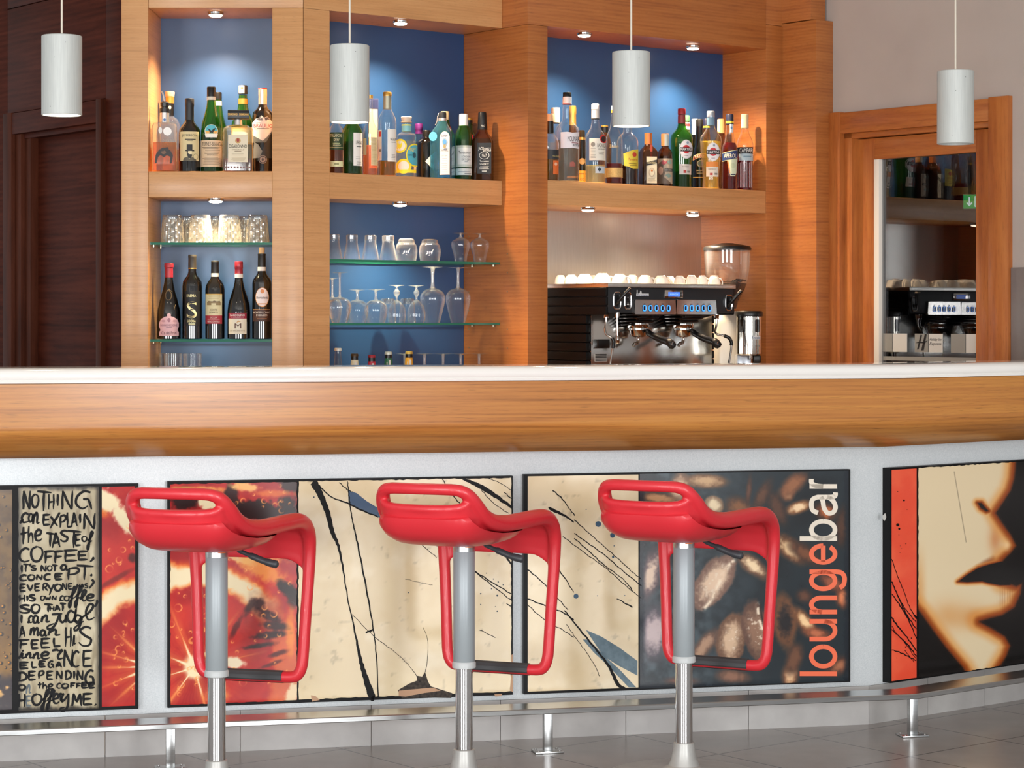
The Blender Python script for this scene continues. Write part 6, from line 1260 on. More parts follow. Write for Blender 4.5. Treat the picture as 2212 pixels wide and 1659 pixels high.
glass_shelf(L, la, lb_, .03, .272, ZG1, 'upper glass shelf of the left bay, under the cut glass tumblers', [(la + .008, .06), (la + .008, .22)])
glass_shelf(L, la, lb_, .03, .272, ZG2, 'lower glass shelf of the left bay, carrying the wine bottles', [(la + .008, .06), (la + .008, .22)])
ZM1, ZM2 = 1.489, 1.2638
ma_ = q7 + .03
for z, lab_ in ((ZM1, 'upper glass shelf of the middle bay, under the inverted tumblers'), (ZM2, 'lower glass shelf of the middle bay, under the stemmed glasses')):
    o = glass_shelf(Mb, q7 + .001, TP - .002, .012, .228, z, lab_, [(TP - .010, .04), (TP - .010, .17)])
    o.children[0].data.vertices[1 if False else 2].co.x += .075; o.children[0].data.vertices[3].co.x += .075     # back left corner follows the mitred post
TUMBLER = glass('tumbler_glass', (.95, .96, .96), edge=1.0, base=.03, powr=2.0, milky=.015, rim=.34)
FOOTG = glass('stem_glass', (.93, .95, .95), edge=1.0, base=.05, powr=1.8, milky=.22, rim=.3)
CUT = glass('cut_crystal', (.82, .80, .74), edge=.7, base=.12, rough=.10, powr=1.6, milky=.13, milkcol=(.98, .90, .72, 1))
THICK = glass('thick_base_glass', (.74, .78, .80), edge=.8, base=.14, powr=1.6, milky=.02, rim=.2)
class Glass(Bottle):
    def bowl(s, pr, m, name='bowl', segs=40, cap0=False, cap1=False):
        MB().loft(s.P(pr), segs, cap0=cap0, cap1=cap1).done(name, m, s.o, 40); return s
GT = 'cut glass tumblers on the left shelf'
def cut_tumbler(px, dep, label, k=1.0):
    by = 520.5
    g = Glass(L, ZG1, px, dep, by, label, 'tumbler', 'glass', GT)
    # upside down: rim on the shelf, thick foot on top; the cut pattern is real relief
    V, Fc = [], []; sg, rows = 48, 16
    for r_ in range(rows + 1):
        t = r_ / rows; y = by - 52 * t; rr_ = 25.5 - 4.0 * t
        for j in range(sg):
            a = 2 * math.pi * j / sg; d = .9 * max(abs(math.sin(a * 6 + t * 9)), abs(math.sin(a * 6 - t * 9))) + .5 * abs(math.sin(a * 12)); q = (rr_ + (d - .9) * (1.6 if .06 < t < .94 else 0)) * g.s * k
            V.append((q * math.cos(a), q * math.sin(a), (by - y) * g.s * k))
    for r_ in range(rows):
        for j in range(sg): Fc.append((r_ * sg + j, r_ * sg + (j + 1) % sg, (r_ + 1) * sg + (j + 1) % sg, (r_ + 1) * sg + j))
    make('cut_body', V, Fc, CUT, g.o, None, 12)
    MB().loft([(21.5 * g.s * k, 51 * g.s * k), (21.8 * g.s * k, 55 * g.s * k), (20.5 * g.s * k, 59.5 * g.s * k)], 40).done('foot', THICK, g.o)
for px, nm in ((373, 'leftmost cut glass tumbler in the front row of the left shelf'), (433, 'second cut glass tumbler from the left in the front row'), (496, 'third cut glass tumbler from the left, brightest in the spotlight'), (556, 'rightmost cut glass tumbler in the front row')): cut_tumbler(px, .085, nm)
for px, nm in ((404, 'cut glass tumbler in the back row, behind the two leftmost ones'), (466, 'cut glass tumbler in the back row, behind the two middle ones'), (535, 'cut glass tumbler in the back row, behind the two rightmost ones')): cut_tumbler(px, .2, nm, .985)
GL_ = 'plain tumblers at the bottom of the left bay'
for px, d, nm in ((374, .075, 'plain clear tumbler low in the left bay, left of the front pair'), (416, .075, 'plain clear tumbler low in the left bay, right of the front pair'), (363, .2, 'plain clear tumbler low in the left bay, behind the front pair')):
    Y_ = L.xy(0, d)[1]; by = CY + (H - .95) * F / Y_
    g = Glass(L, .95, px, d, by, nm, 'tumbler', 'glass', GL_); tp = 764 if d < .1 else 763
    g.bowl([(by, 14), (by - 2, 16), (by - 30, 18), (tp, 20.5), (tp + .6, 19.8), (by - 30, 17), (by - 6, 15)], TUMBLER, 'glass_body', cap0=True)
GM1, GM2 = 'glasses upside down on the upper middle glass shelf', 'glasses upside down on the lower middle glass shelf'
def gbase(z, px, dep): return CY + (H - z) * F / Mb.xy(Mb.t(px, dep), dep)[1]
for px, nm in ((721, 'ribbed tapering tumbler upside down beside the wooden post'), (760, 'second ribbed tapering tumbler upside down from the post'), (800, 'third ribbed tapering tumbler upside down from the post'), (838.5, 'fourth ribbed tapering tumbler upside down, next to the round glasses')):
    by = gbase(ZM1, px, .06); g = Glass(Mb, ZM1, px, .06, by, nm, 'tumbler', 'glass', GM1)
    pr = [(by, 19.8)] + [(by - k * 2.9 - (.5 if k else 0), 19.6 - k * .56 + (.45 if k % 2 else -.25)) for k in range(1, 13)] + [(by - 42, 12.8)]
    g.bowl(pr, TUMBLER, 'ribbed_body'); g.bowl([(by - 42, 12.8), (by - 45, 13.2), (by - 52.5, 13.2), (by - 53.5, 12.2)], THICK, 'foot', cap0=True, cap1=True)
for px, nm in ((878, 'round bellied tumbler upside down, left of the pair'), (928.5, 'round bellied tumbler upside down, right of the pair')):
    by = gbase(ZM1, px, .06); g = Glass(Mb, ZM1, px, .06, by, nm, 'tumbler', 'glass', GM1)
    g.bowl([(by, 20.5), (by - 10, 23), (by - 22, 24), (by - 33, 22), (by - 40, 17.5)], TUMBLER, 'bowl'); g.bowl([(by - 35, 18), (by - 40, 18.2), (by - 46, 16.5), (by - 47.5, 14)], THICK, 'foot', cap0=True, cap1=True)
    m_ = MB()
    for a, b_ in (((-8, 14), (-3, 20)), ((3, 18), (8, 25)), ((-2, 12), (1, 13))): m_.tube([(a[0] * g.s, -23.8 * g.s, a[1] * g.s), (b_[0] * g.s, -23.6 * g.s, b_[1] * g.s)], .35 * g.s, 6)
    m_.done('etched_marks', pm('e6e6e6', .3), g.o)
def stemmed(P, z, px, dep, label, grp, bowl, stem, foot_y, foot_r, bulb=None, fl=0):
    """upside-down stemmed glass: bowl profile from the rim, then stem radius and foot disc on top"""
    by = gbase(z, px, dep); o_ = by - bowl[0][0]; g = Glass(P, z, px, dep, by, label, 'stemmed_glass', 'glass', grp)
    pr = [(y + o_, r) for y, r in bowl]
    if fl:
        V, Fc = [], []; sg = 48; pp = [(v.x, v.y) for v in smoothpath([(y, r, 0) for y, r in pr], 4)]
        for y, r in pp:
            for j in range(sg): a = 2 * math.pi * j / sg; q = r * (1 + .022 * math.cos(a * fl)) * g.s; V.append((q * math.cos(a), q * math.sin(a), (by - y) * g.s))
        for k in range(len(pp) - 1):
            for j in range(sg): Fc.append((k * sg + j, k * sg + (j + 1) % sg, (k + 1) * sg + (j + 1) % sg, (k + 1) * sg + j))
        make('bowl', V, Fc, TUMBLER, g.o, None, 40)
    else:
        g.bowl([(v.x, max(.3, v.y)) for v in smoothpath([(y, r, 0) for y, r in pr], 4)], TUMBLER, 'bowl')
    y1 = pr[-1][0]; fy = foot_y + o_
    if bulb: st_ = [(y1, stem), (y1 - (y1 - fy) * .2, stem * .9), (y1 - (y1 - fy) * .5, bulb), (y1 - (y1 - fy) * .75, stem), (fy + 3, stem)]
    else: st_ = [(y1 + 1, stem * 1.5), (y1 - 3, stem), ((y1 + fy) / 2, stem * .85), (fy + 4, stem * 1.1), (fy + 2, stem * 2)]
    g.bowl([(v.x, max(.3, v.y)) for v in smoothpath([(y, r, 0) for y, r in st_], 4)], FOOTG, 'stem', 20)
    g.bowl([(fy + 3.2, stem * 1.6), (fy + 2, foot_r * .4), (fy + .9, foot_r * .9), (fy + .3, foot_r), (fy, foot_r * .97)], FOOTG, 'foot', 36, cap1=True)
    return g
for px, nm in ((995, 'fluted tulip beer glass upside down, left of the pair'), (1036.5, 'fluted tulip beer glass upside down, against the side panel')):
    g = stemmed(Mb, ZM1, px, .06, nm, GM1, [(566, 12.8), (552, 14.5), (540, 18), (530, 20.2), (521, 18), (515, 9), (513, 4)], 2.6, 504, 19, None, 14)
big = [(698, 15.5), (685, 19), (665, 24), (650, 27), (638, 26), (628, 18), (624, 8), (622, 4)]
stemmed(Mb, ZM2, 934.5, .06, 'tall wine glass with a large bowl upside down, left of the two at the right', GM2, big, 4.2, 577.5, 23.5)
stemmed(Mb, ZM2, 989.5, .06, 'tall wine glass with a large bowl upside down, nearest the side panel', GM2, big, 3.2, 578.5, 22)
stemmed(Mb, ZM2, 734, .055, 'tall stemmed wine glass upside down near the wooden post', GM2, [(697, 17), (680, 22), (663, 25.5), (650, 22), (644, 14), (641, 5)], 2.4, 588, 18)
stemmed(Mb, ZM2, 718, .16, 'stemmed wine glass half hidden by the wooden post', GM2, [(697, 15), (680, 19), (663, 21), (650, 18), (644, 10), (641, 4)], 2.2, 600, 13)
sh = [(697, 19), (685, 22), (670, 24.5), (658, 22), (650, 14), (647, 6)]
stemmed(Mb, ZM2, 772, .145, 'short balloon glass upside down, between the tall glass and its twin', GM2, sh, 3.2, 625.5, 18)
stemmed(Mb, ZM2, 812, .06, 'short balloon glass upside down, left of the faceted stems', GM2, [(697, 20), (685, 23), (670, 25.5), (658, 23), (650, 15), (647, 6)], 3.2, 624.5, 20)
cs_ = [(698, 17), (688, 19), (675, 19), (662, 16), (653, 9), (649, 4)]
stemmed(Mb, ZM2, 857, .05, 'goblet with a faceted crystal stem upside down, left of the two', GM2, cs_, 2.6, 616.5, 18, 7.5, 12)
stemmed(Mb, ZM2, 899.5, .05, 'goblet with a faceted stem and green emblem upside down, right of the two', GM2, cs_, 2.6, 617.5, 18, 6.5, 12)
for px, nm in ((838, 'plain tumbler upside down behind the left faceted goblet'), (880, 'plain tumbler upside down behind the right faceted goblet')):
    by = gbase(ZM2, px, .16); g = Glass(Mb, ZM2, px, .16, by, nm, 'tumbler', 'glass', GM2)
    g.bowl([(by, 19), (by - 40, 16.5)], TUMBLER, 'bowl'); g.bowl([(by - 40, 16.5), (by - 50, 15.5), (by - 52, 14)], THICK, 'foot', cap0=True, cap1=True)
GM3 = 'wine glasses upside down on the low middle shelf'
for k, px in enumerate((874, 917, 957, 995, 1035)):
    by = gbase(.95, px, .14 if k == 0 else .07)
    stemmed(Mb, .95, px, .14 if k == 0 else .07, ['wine glass foot showing behind the golden capped little bottle', 'first wine glass foot right of the golden capped little bottle', 'second wine glass foot right of the golden capped little bottle', 'third wine glass foot right of the golden capped little bottle', 'wine glass foot against the side panel, low in the middle bay'][k], GM3, [(by, 16), (by - 20, 20), (by - 38, 20), (by - 50, 12), (by - 54, 4)], 3.0, 764, 20)
# ================================================================ espresso machine
E = Plane(.3581, 8.35, 38.5)
em = thing('espresso_machine', 'black two-group espresso machine with chrome trim, standing on the back counter', 'coffee machine', (E.x, E.y, .9155), E.a)
ez = lambda px, py, d=0.0: E.z(px, py, d) - .9155
eu = lambda px, d=0.0: E.t(px, d)
WE = eu(1585.5)
HD = pm('26282b', .45, spec=.3, name='anthracite'); BLK = pm('0c0c0d', .5, spec=.2)
zt_, zb_, zk_ = ez(1450, 622), ez(1450, 676.5), ez(1450, 613)
MB().box(.012, WE - .012, .12, .44, .03, zb_ + .001, 0, .004).done('body', BLK, em)
MB().box(.0, WE, .0, .44, zb_, zt_, 0, .004).done('head', HD, em)
t_ = MB(); t_.box(-.006, WE + .004, -.006, .002, zt_, zk_, 0, .0008); t_.box(-.006, .0, .0, .446, zt_, zk_, 0, .0008); t_.box(WE - .002, WE + .004, .0, .446, zt_, zk_, 0, .0008); t_.box(-.006, WE + .004, .44, .446, zt_, zk_, 0, .0008); t_.box(-.002, WE, 0, .442, zt_, zt_ + .003)
t_.done('cup_tray', STEEL, em)
for x0, x1 in ((-.010, .011), (WE - .011, WE + .006)):
    r_ = MB(); n = 14; hz = (zt_ - .0) / n
    for k in range(n):
        z0 = k * hz; r_.box(x0, x1, (.002 if z0 > zb_ - .012 else .116), .445, z0 + .0008, z0 + hz - .0008, 0, .0045)
    r_.done('ribbed_side', BLK, em)
MB().box(.012, WE - .012, .112, .119, .05, zb_, 0, .0005).done('splash_panel', pm('c9c8c4', .16, 1.0), em)
MB().box(.0, WE, -.06, .11, .03, .075, 0, .004).done('drip_tray', STEEL, em)
for x in (.04, WE - .04):
    for y in (.02, .4): MB().loft([(.02, 0), (.018, .03)], 16, c=(x, y, 0)).done('foot', BLACK, em)
def ring2(mb, cx, cz, w_, h_, y0, y1, th, i=0, n=40, p=3.2):
    """oblong frame"""
    V = []
    for rx, rz, y in ((w_, h_, y1), (w_, h_, y0 + .001), (w_ - th * .4, h_ - th * .4, y0), (w_ - th, h_ - th, y0 + .0015), (w_ - th, h_ - th, y1)):
        for j in range(n):
            a = 6.28318 * j / n; V.append((cx + rx * math.copysign(abs(math.cos(a)) ** (2 / p), math.cos(a)), y, cz + rz * math.copysign(abs(math.sin(a)) ** (2 / p), math.sin(a))))
    mb.add(V, [(k * n + j, k * n + (j + 1) % n, (k + 1) * n + (j + 1) % n, (k + 1) * n + j) for k in range(4) for j in range(n)], i); return mb
SZ = 8.5 / F
def oblong(name, px0, px1, py0, py1, par, mat, th=.004):
    cx = eu((px0 + px1) / 2); cz = ez((px0 + px1) / 2, (py0 + py1) / 2); return ring2(MB(), cx, cz, (px1 - px0) / 2 * SZ * 1.1, (py1 - py0) / 2 * SZ, -.005, .003, th, p=4).done(name, mat, par), cx, cz
for px0, px1, py0, py1, tip in ((1322, 1342, 630.5, 668.5, (1346, 623)), (1563.5, 1583, 636, 672, (1586, 628))):
    f_, cx, cz = oblong('steam_valve', px0, px1, py0, py1, em, CHROME)
    MB().box(cx - .009, cx + .009, .0, .002, cz - .022, cz + .022, 0, .0).done('slot', BLACK, f_, 0)
    dxx = eu(tip[0]) - cx; dz = ez(*tip) - cz
    MB().tube([(cx, .004, cz - .012), (cx, -.012, cz - .002), (cx + dxx * .45, -.026, cz + dz * .5), (cx + dxx, -.040, cz + dz)], [.0075, .0072, .007, .0066], 14).done('lever', BLACK, f_)
    MB().tube([(cx + dxx * .985, -.0395, cz + dz * .985), (cx + dxx * 1.01, -.0405, cz + dz * 1.01)], .0048, 12).done('lever_tip', pm('c9b09a', .3, .4), f_)
f_, cx, cz = oblong('power_switch', 1346, 1364.5, 631, 668.5, em, CHROME)
MB().box(cx - .0085, cx + .0085, -.003, .002, cz + .001, cz + .024, 0, .002).box(cx - .0085, cx + .0085, -.003, .002, cz - .024, cz - .001, 0, .002).done('rocker', BLACK, f_)
i_ = MB()
for q, w2 in ((.012, .0012), (-.009, .0015), (-.014, .0015)): i_.box(cx - w2, cx + w2, -.0036, -.003, cz + q - .0016, cz + q + .0016)
i_.box(cx - .0045, cx - .002, -.0036, -.003, cz - .0155, cz - .0125); i_.box(cx + .002, cx + .0045, -.0036, -.003, cz - .0155, cz - .0125); i_.done('symbols', pm('d8d8d8', .5), f_, 0)
# maker's plate
bx = MB(); x0, x1 = eu(1374.5), eu(1401); z0, z1 = ez(1388, 639.5), ez(1388, 634)
bx.box(x0, x1, -.002, .001, z0, z1, 0, .0004); bx.box(x0 + .002, x0 + .005, -.002, .001, z1 - .001, ez(1376, 626.5)); bx.add([(x0 + .014, -.002, z1), (x0 + .019, -.002, z1 + .011), (x0 + .024, -.002, z1 + .008), (x0 + .026, -.002, z1)], [(0, 1, 2, 3)])
V, Fc = text_geo('Krevatec'); bx.add([(x0 + .003 + x * (x1 - x0 - .006), -.0026, z0 + .001 + y * (z1 - z0 - .002)) for x, y in V], Fc, 1); bx.done('maker_plate', [pm('d9dcdd', .35), pm('2a4a78', .4)], em, 0)
# display
cx, cz = (eu(1434) + eu(1473.5)) / 2, (ez(1454, 626) + ez(1454, 645.5)) / 2; wx = (eu(1473.5) - eu(1434)) / 2
ds = MB().box(cx - wx, cx + wx, -.006, .001, cz - .0165, cz + .0165, 0, .003).done('display_bezel', pm('c9c4c0', .12, 1.0), em)
MB().box(cx - wx * .62, cx + wx * .62, -.0068, -.005, cz - .0085, cz + .0085).done('screen', pm('3f6fe0', .3, emit=1.1), ds, 0)
V, Fc = text_geo('READY'); make('screen_text', [(cx + (x - .5) * wx * .9, -.0072, cz + (y - .5) * .006) for x, y in V], Fc, pm('9cc0f4', .3, emit=.9), ds, None, 0)
# two button panels
BLUEGLOW = pm('2f86f0', .3, emit=2.2)
for px0, px1, bt in ((1366, 1456, (1387, 1400, 1413, 1426, 1439)), (1456.5, 1543.5, (1476, 1489, 1502, 1514.5, 1527.5))):
    u0, u1 = eu(px0), eu(px1); z0, z1 = ez((px0 + px1) / 2, 679), ez((px0 + px1) / 2, 647.5)
    m_ = MB(); m_.prism([(u0 + .004, z1), (u1 - .004, z1), (u1 + .001, z0 + .006), (u1 - .003, z0), (u0 + .005, z0), (u0 + .001, z0 + .006)], -.012, .002); m_.box(u0 + .004, u1 - .004, -.0155, -.01, z1 - .003, z1, 0, .001)
    pn = m_.done('button_panel', pm('c4c0bc', .14, 1.0), em, 0)
    for px in bt:
        cx = eu(px); cz = z0 + (z1 - z0) * .42
        b_ = ring2(MB(), cx, cz, .0088, .0115, -.0155, -.011, .003, n=28, p=3).done('button', BLUEGLOW, pn)
        ring2(MB(), cx, cz, .0098, .0125, -.0140, -.0115, .0015, n=28, p=3).done('button_rim', BLACK, b_)
        MB().box(cx - .0055, cx + .0055, -.0150, -.011, cz - .0080, cz + .0080, 0, .002).box(cx - .002, cx + .002, -.0150, -.0118, cz + .0145, cz + .0175, 0, 0).done('button_face', BLACK, b_)
# group heads with filter holders
CH2 = pm('b9b6b2', .1, 1.0)
for k, (pxg, tip) in enumerate(((1381, (1449, 744)), (1478, (1547, 743)))):
    cx = eu(pxg, .05); gy = .055; z0 = ez(pxg, 716, .05)
    g_ = MB()
    for j in range(4):
        q = j / 3; g_.box(cx - .055 + .004 * j, cx + .075 - .012 * j, -.004 + .012 * j, .11, zb_ - .011 - .0125 * j, zb_ - .0005 - .0125 * j, 0, .005)
    gh = g_.done('group_head', pm('3a3634', .14, .9), em)
    MB().loft([(.040, z0 + .012), (.042, z0 + .016), (.042, z0 + .03), (.036, z0 + .032), (.036, zb_ - .04)], 40, c=(cx, gy, 0)).done('group_ring', CH2, gh)
    pf = MB().loft([(.016, z0 - .022), (.030, z0 - .016), (.034, z0 - .004), (.036, z0 + .004), (.0385, z0 + .006), (.0385, z0 + .012)], 40, c=(cx, gy, 0)).done('filter_holder', CH2, gh)
    MB().tube(smoothpath([(cx, gy, z0 - .02), (cx, gy, z0 - .034), (cx - .008, gy - .002, z0 - .044), (cx - .022, gy - .004, z0 - .047), (cx - .03, gy - .004, z0 - .056)], 5), .0065, 12).done('spout', CH2, gh)
    dp = -.13; tx = eu(tip[0], dp); tz = ez(tip[0], tip[1], dp)
    MB().tube(smoothpath([(cx + .012, gy - .034, z0 + .004), (cx + (tx - cx) * .35, gy - .07, z0 + (tz - z0) * .30 + .004), (cx + (tx - cx) * .7, gy - .13, z0 + (tz - z0) * .68 + .003), (tx - .004, dp, tz + .006), (tx + .006, dp - .008, tz - .012)], 6), [.008] * 3 + [.0115] * 6 + [.0135] * 8 + [.0155] * 6 + [.010] * 2, 16).done('handle', BLACK, gh)
    MB().loft([(.006, -.001), (.006, .001)], 20).done('handle_badge', CHROME, gh).matrix_local = Matrix.Translation((tx - .006, dp - .018, tz + .003)) @ Matrix.Rotation(math.pi / 2, 4, 'X')
# steam wands and hot water tap
def pipe(name, pts, rad, m, par): return MB().tube(smoothpath(pts, 5), rad, 12).done(name, m, par)
ep = lambda px, py, d: (eu(px, d), d, ez(px, py, d))
w1 = pipe('steam_wand', [ep(1309.5, 685, .02), ep(1309, 700, .02), ep(1306.5, 712, .015), ep(1310, 722, .005), ep(1320, 729, -.01), ep(1325, 738, -.015), ep(1324, 752, -.016), ep(1318, 787, -.02), ep(1315, 815, -.02)], .0042, CH2, em)
MB().loft([(.0095, 0), (.0095, .014), (.0105, .016), (.0105, .022)], 20, c=(eu(1309.5, .02), .02, ez(1309.5, 687, .02))).done('joint', CH2, w1)
pipe('wand_grip', [ep(1322, 730, -.011), ep(1325.5, 738, -.0152), ep(1324.5, 745, -.016), ep(1324, 752, -.016)], .0065, BLACK, w1)
w2 = pipe('hot_water_tap', [ep(1333, 686, .01), ep(1333.5, 705, .01), ep(1334, 735, .008)], .0042, CH2, em)
MB().loft([(.009, 0), (.0095, .012), (.0105, .013), (.0105, .02)], 20, c=(eu(1333, .01), .01, ez(1333, 686, .01))).done('joint', CH2, w2)
MB().loft([(.005, 0), (.0075, .004), (.008, .018), (.0055, .026), (.0045, .03)], 20, c=(eu(1334, .008), .008, ez(1334, 742, .008))).done('nozzle', CH2, w2)
w3 = pipe('steam_wand', [ep(1548, 688, .02), ep(1547.5, 704, .02), ep(1545, 716, .015), ep(1549, 722, .004), ep(1563, 725, -.012), ep(1575, 730, -.025), ep(1580, 742, -.03), ep(1578, 765, -.032), ep(1573.5, 790, -.034), ep(1571, 815, -.034)], .0042, CH2, em)
MB().loft([(.0095, 0), (.0095, .012), (.0105, .014), (.0105, .02)], 20, c=(eu(1548, .02), .02, ez(1548, 690, .02))).done('joint', CH2, w3)
pipe('wand_grip', [ep(1564, 725.3, -.0125), ep(1575, 730, -.025), ep(1580, 740, -.0298), ep(1579.6, 746, -.0308)], .0068, BLACK, w3)
MB().box(eu(1285, .11), eu(1310, .11), .090, .113, ez(1297, 752, .11), ez(1297, 733, .11), 0, .002).done('socket_box', BLACK, em)
wt = MB(); a0_, a1_ = eu(1284.5, .112), eu(1311, .112)
wt.box(a0_, a1_, .1105, .1125, ez(1297, 781, .112), ez(1297, 765, .112))
for k in range(5): wt.box(a0_ + .002, a1_ - .003, .110, .1106, ez(1297, 779.5 - k * 3.2, .112), ez(1297, 777.6 - k * 3.2, .112), 1)
wt.done('warning_plate', [pm('b9b7b2', .4), pm('1d1d1d', .5)], em, 0)
# ================================================================ cups on the machine
PORC = pm('efe8de', .18, coat=.4, name='porcelain')
zcup = .9155 + zt_ + .0034
def cup(px, wpx, htop, dep, label, hd=None):
    t = E.t(px, dep); x, y = E.xy(t, dep); s_ = y / F; r = wpx / 2 * s_; zt2_ = H - (htop - CY) * s_; h = zt2_ - zcup
    o = thing('coffee_cup', label, 'cup', (x, y, zcup), E.a, 'white cups on the espresso machine')
    MB().loft([(r * .93, .004), (r, 0), (r, .001), (r * .97, h * .35), (r * .84, h * .7), (r * .62, h * .9), (r * .55, h * .93), (r * .55, h - .001), (r * .50, h), (r * .48, h - .003), (.001, h - .0035)], 36, cap0=False).done('cup_body', PORC, o, 40)
    if hd is not None:
        a = hd; ca, sa = math.cos(a), math.sin(a); q = lambda d, z: (ca * d, sa * d, z)
        MB().tube(smoothpath([q(r * .80, h * .76), q(r * 1.12, h * .72), q(r * 1.34, h * .5), q(r * 1.28, h * .22), q(r * .97, h * .16)], 5), r * .10, 10).done('handle', PORC, o)
CUPS = [(1211, 29, 594.3, .405, None), (1234, 33, 593.5, .335, None), (1263, 40, 592, .27, None), (1283, 32, 594.5, .38, None), (1301.5, 41, 590.5, .165, -.3), (1339, 38, 592, .10, -.35), (1366.5, 30, 593.8, .17, -.3), (1394, 36, 594.2, .09, -.3), (1428, 35, 595.2, .09, -.3), (1448, 26, 597.3, .22, None), (1468, 27, 595.7, .10, -.3), (1494, 28, 594.3, .09, -.35), (1517.5, 25, 595.3, .09, -.3), (1543, 29, 595.4, .09, -.35)]
ORD = ['leftmost white cup on the espresso machine', 'second white cup from the left on the machine', 'third white cup from the left, a wide one', 'white cup in the back row behind the third and fifth', 'large white cup at the front left corner of the tray', 'white cup just right of the large corner cup', 'narrow white cup tucked behind its neighbours, above the switch', 'white cup above the maker plate', 'white cup above the left button panel', 'white cup in the back row, left of the display', 'white cup above the display', 'fourth white cup from the right with its handle showing', 'narrow white cup, second from the right end', 'rightmost white cup on the espresso machine, handle in front of the bean hopper']
for (px, w_, ht, d_, hd), lab_ in zip(CUPS, ORD): cup(px, w_ * .98, ht, d_, lab_, hd)
# ================================================================ coffee grinder
gx, gy = (1571 - CX) * 8.97 / F, 8.97; gs = 8.97 / F
gr = thing('coffee_grinder', 'coffee grinder with a clear bean hopper and steel doser, right of the espresso machine', 'coffee grinder', (gx, gy, .9155), 0)
gz = lambda py: H - (py - CY) * gs - .9155
hop = MB().loft([(20 * gs, gz(668)), (24 * gs, gz(650)), (36 * gs, gz(628)), (44 * gs, gz(608)), (48 * gs, gz(585)), (49.5 * gs, gz(560)), (50 * gs, gz(539))], 56, cap0=False, cap1=False).done('hopper', glass('hopper_plastic', (.90, .86, .80), edge=.7, base=.05, powr=2.4, milky=.05), gr)
MB().loft([(51.5 * gs, gz(541)), (52 * gs, gz(537)), (50 * gs, gz(533)), (34 * gs, gz(529)), (18 * gs, gz(527)), (14 * gs, gz(525.5))], 56).done('lid', BLACK, gr)
bn = MB(); bn.loft([(19 * gs, gz(667)), (23 * gs, gz(650)), (35 * gs, gz(628)), (41.5 * gs, gz(613)), (20 * gs, gz(609)), (.001, gz(607))], 40)
rb2 = random.Random(5)
for k in range(260):
    a = rb2.uniform(0, 6.283); q = rb2.random(); 
    if k < 120: rr2 = 41 * gs * math.sqrt(rb2.random()); zz2 = gz(613 - 5 * (1 - rr2 / (41 * gs)) - (7 * math.cos(a) if rr2 > 20 * gs else 0))
    else: rr2 = (24 + 17 * q) * gs; zz2 = gz(648 - 33 * q)
    bn.loft([(.0012, -.0035), (.0036, -.0018), (.0036, .0018), (.0012, .0035)], 6, c=(rr2 * math.cos(a), rr2 * math.sin(a), zz2))
tag(bn.done('beans', noisy('roasted_beans', '1c0f08', '3a2112', 200, .35), hop, 60), kind='stuff')
MB().loft([(30 * gs, 0, 5), (30 * gs, gz(700), 5), (28 * gs, gz(690), 4), (22 * gs, gz(672), 3)], 40).done('body', pm('b9b5ad', .3, .2), gr)
MB().loft([(31 * gs, 0, 5), (31.5 * gs, .03, 5), (30 * gs, .035, 5)], 40).done('foot', BLACK, gr)
dx, dy = .0735, -.13
ds_ = MB().loft([(24 * gs, gz(766)), (27 * gs, gz(763)), (27 * gs, gz(684)), (25 * gs, gz(682))], 48, c=(dx, dy, 0)).done('doser', pm('d0ccc4', .14, 1.0), gr)
MB().loft([(28.5 * gs, gz(684)), (29 * gs, gz(681)), (29 * gs, gz(675)), (27 * gs, gz(672))], 48, c=(dx, dy, 0)).done('doser_lid', BLACK, ds_)
for a0, a1 in ((-2.62, -1.98), (-1.2, -.72)):
    V = []
    for k in range(9):
        a = a0 + (a1 - a0) * k / 8; q = 27.4 * gs; e_ = 2 * gs if k in (0, 8) else 0; V += [(dx + q * math.cos(a), dy + q * math.sin(a), gz(717) + e_), (dx + q * math.cos(a), dy + q * math.sin(a), gz(690) - e_)]
    MB().add(V, [(2 * k, 2 * k + 2, 2 * k + 3, 2 * k + 1) for k in range(8)]).done('doser_window', pm('1d1712', .06, coat=.5), ds_, 0)
V, Fc = text_geo('Krevatec'); bd = MB()
def rnd(x, z, l): 
    a = -math.pi / 2 + x / 27.0; q = (27.4 + l) * gs; return (dx + q * math.cos(a), dy + q * math.sin(a), gz(z))
bd.add([rnd(x, z, 0) for x in (2, 8, 14, 20, 25) for z in (732, 725)], [(2 * k, 2 * k + 2, 2 * k + 3, 2 * k + 1) for k in range(4)]); bd.add([rnd(3 + x * 21, 731 - y * 5, .3) for x, y in V], Fc, 1); bd.add([rnd(x, z, 0) for x, z in ((9, 725), (11, 717), (14, 718), (14, 725))], [(0, 1, 2, 3)])
bd.done('maker_plate', [pm('d9dcdd', .35), pm('2a4a78', .4)], ds_, 0)
sc_ = MB()
for x in (-12, 3, 12, 22): a = -math.pi / 2 + x / 27; sc_.tube([(dx + 26.8 * gs * math.cos(a), dy + 26.8 * gs * math.sin(a), gz(746)), (dx + 28 * gs * math.cos(a), dy + 28 * gs * math.sin(a), gz(746))], 1.4 * gs, 10)
sc_.done('screws', pm('8f8a84', .2, .9), ds_)
MB().box(dx - 26 * gs, dx + 4 * gs, dy - .012, dy + .09, gz(815), gz(766), 0, .003).done('support', pm('a9adb4', .25, .6), gr)
MB().tube([(dx + 2 * gs, dy - .03, gz(774)), (dx + 2 * gs, dy - .03, gz(764))], 4 * gs, 14).done('outlet', CHROME, gr); MB().box(dx + 8 * gs, dx + 24 * gs, dy - .02, dy + .02, gz(783), gz(766), 0, .004).done('dosing_lever', BLACK, gr)
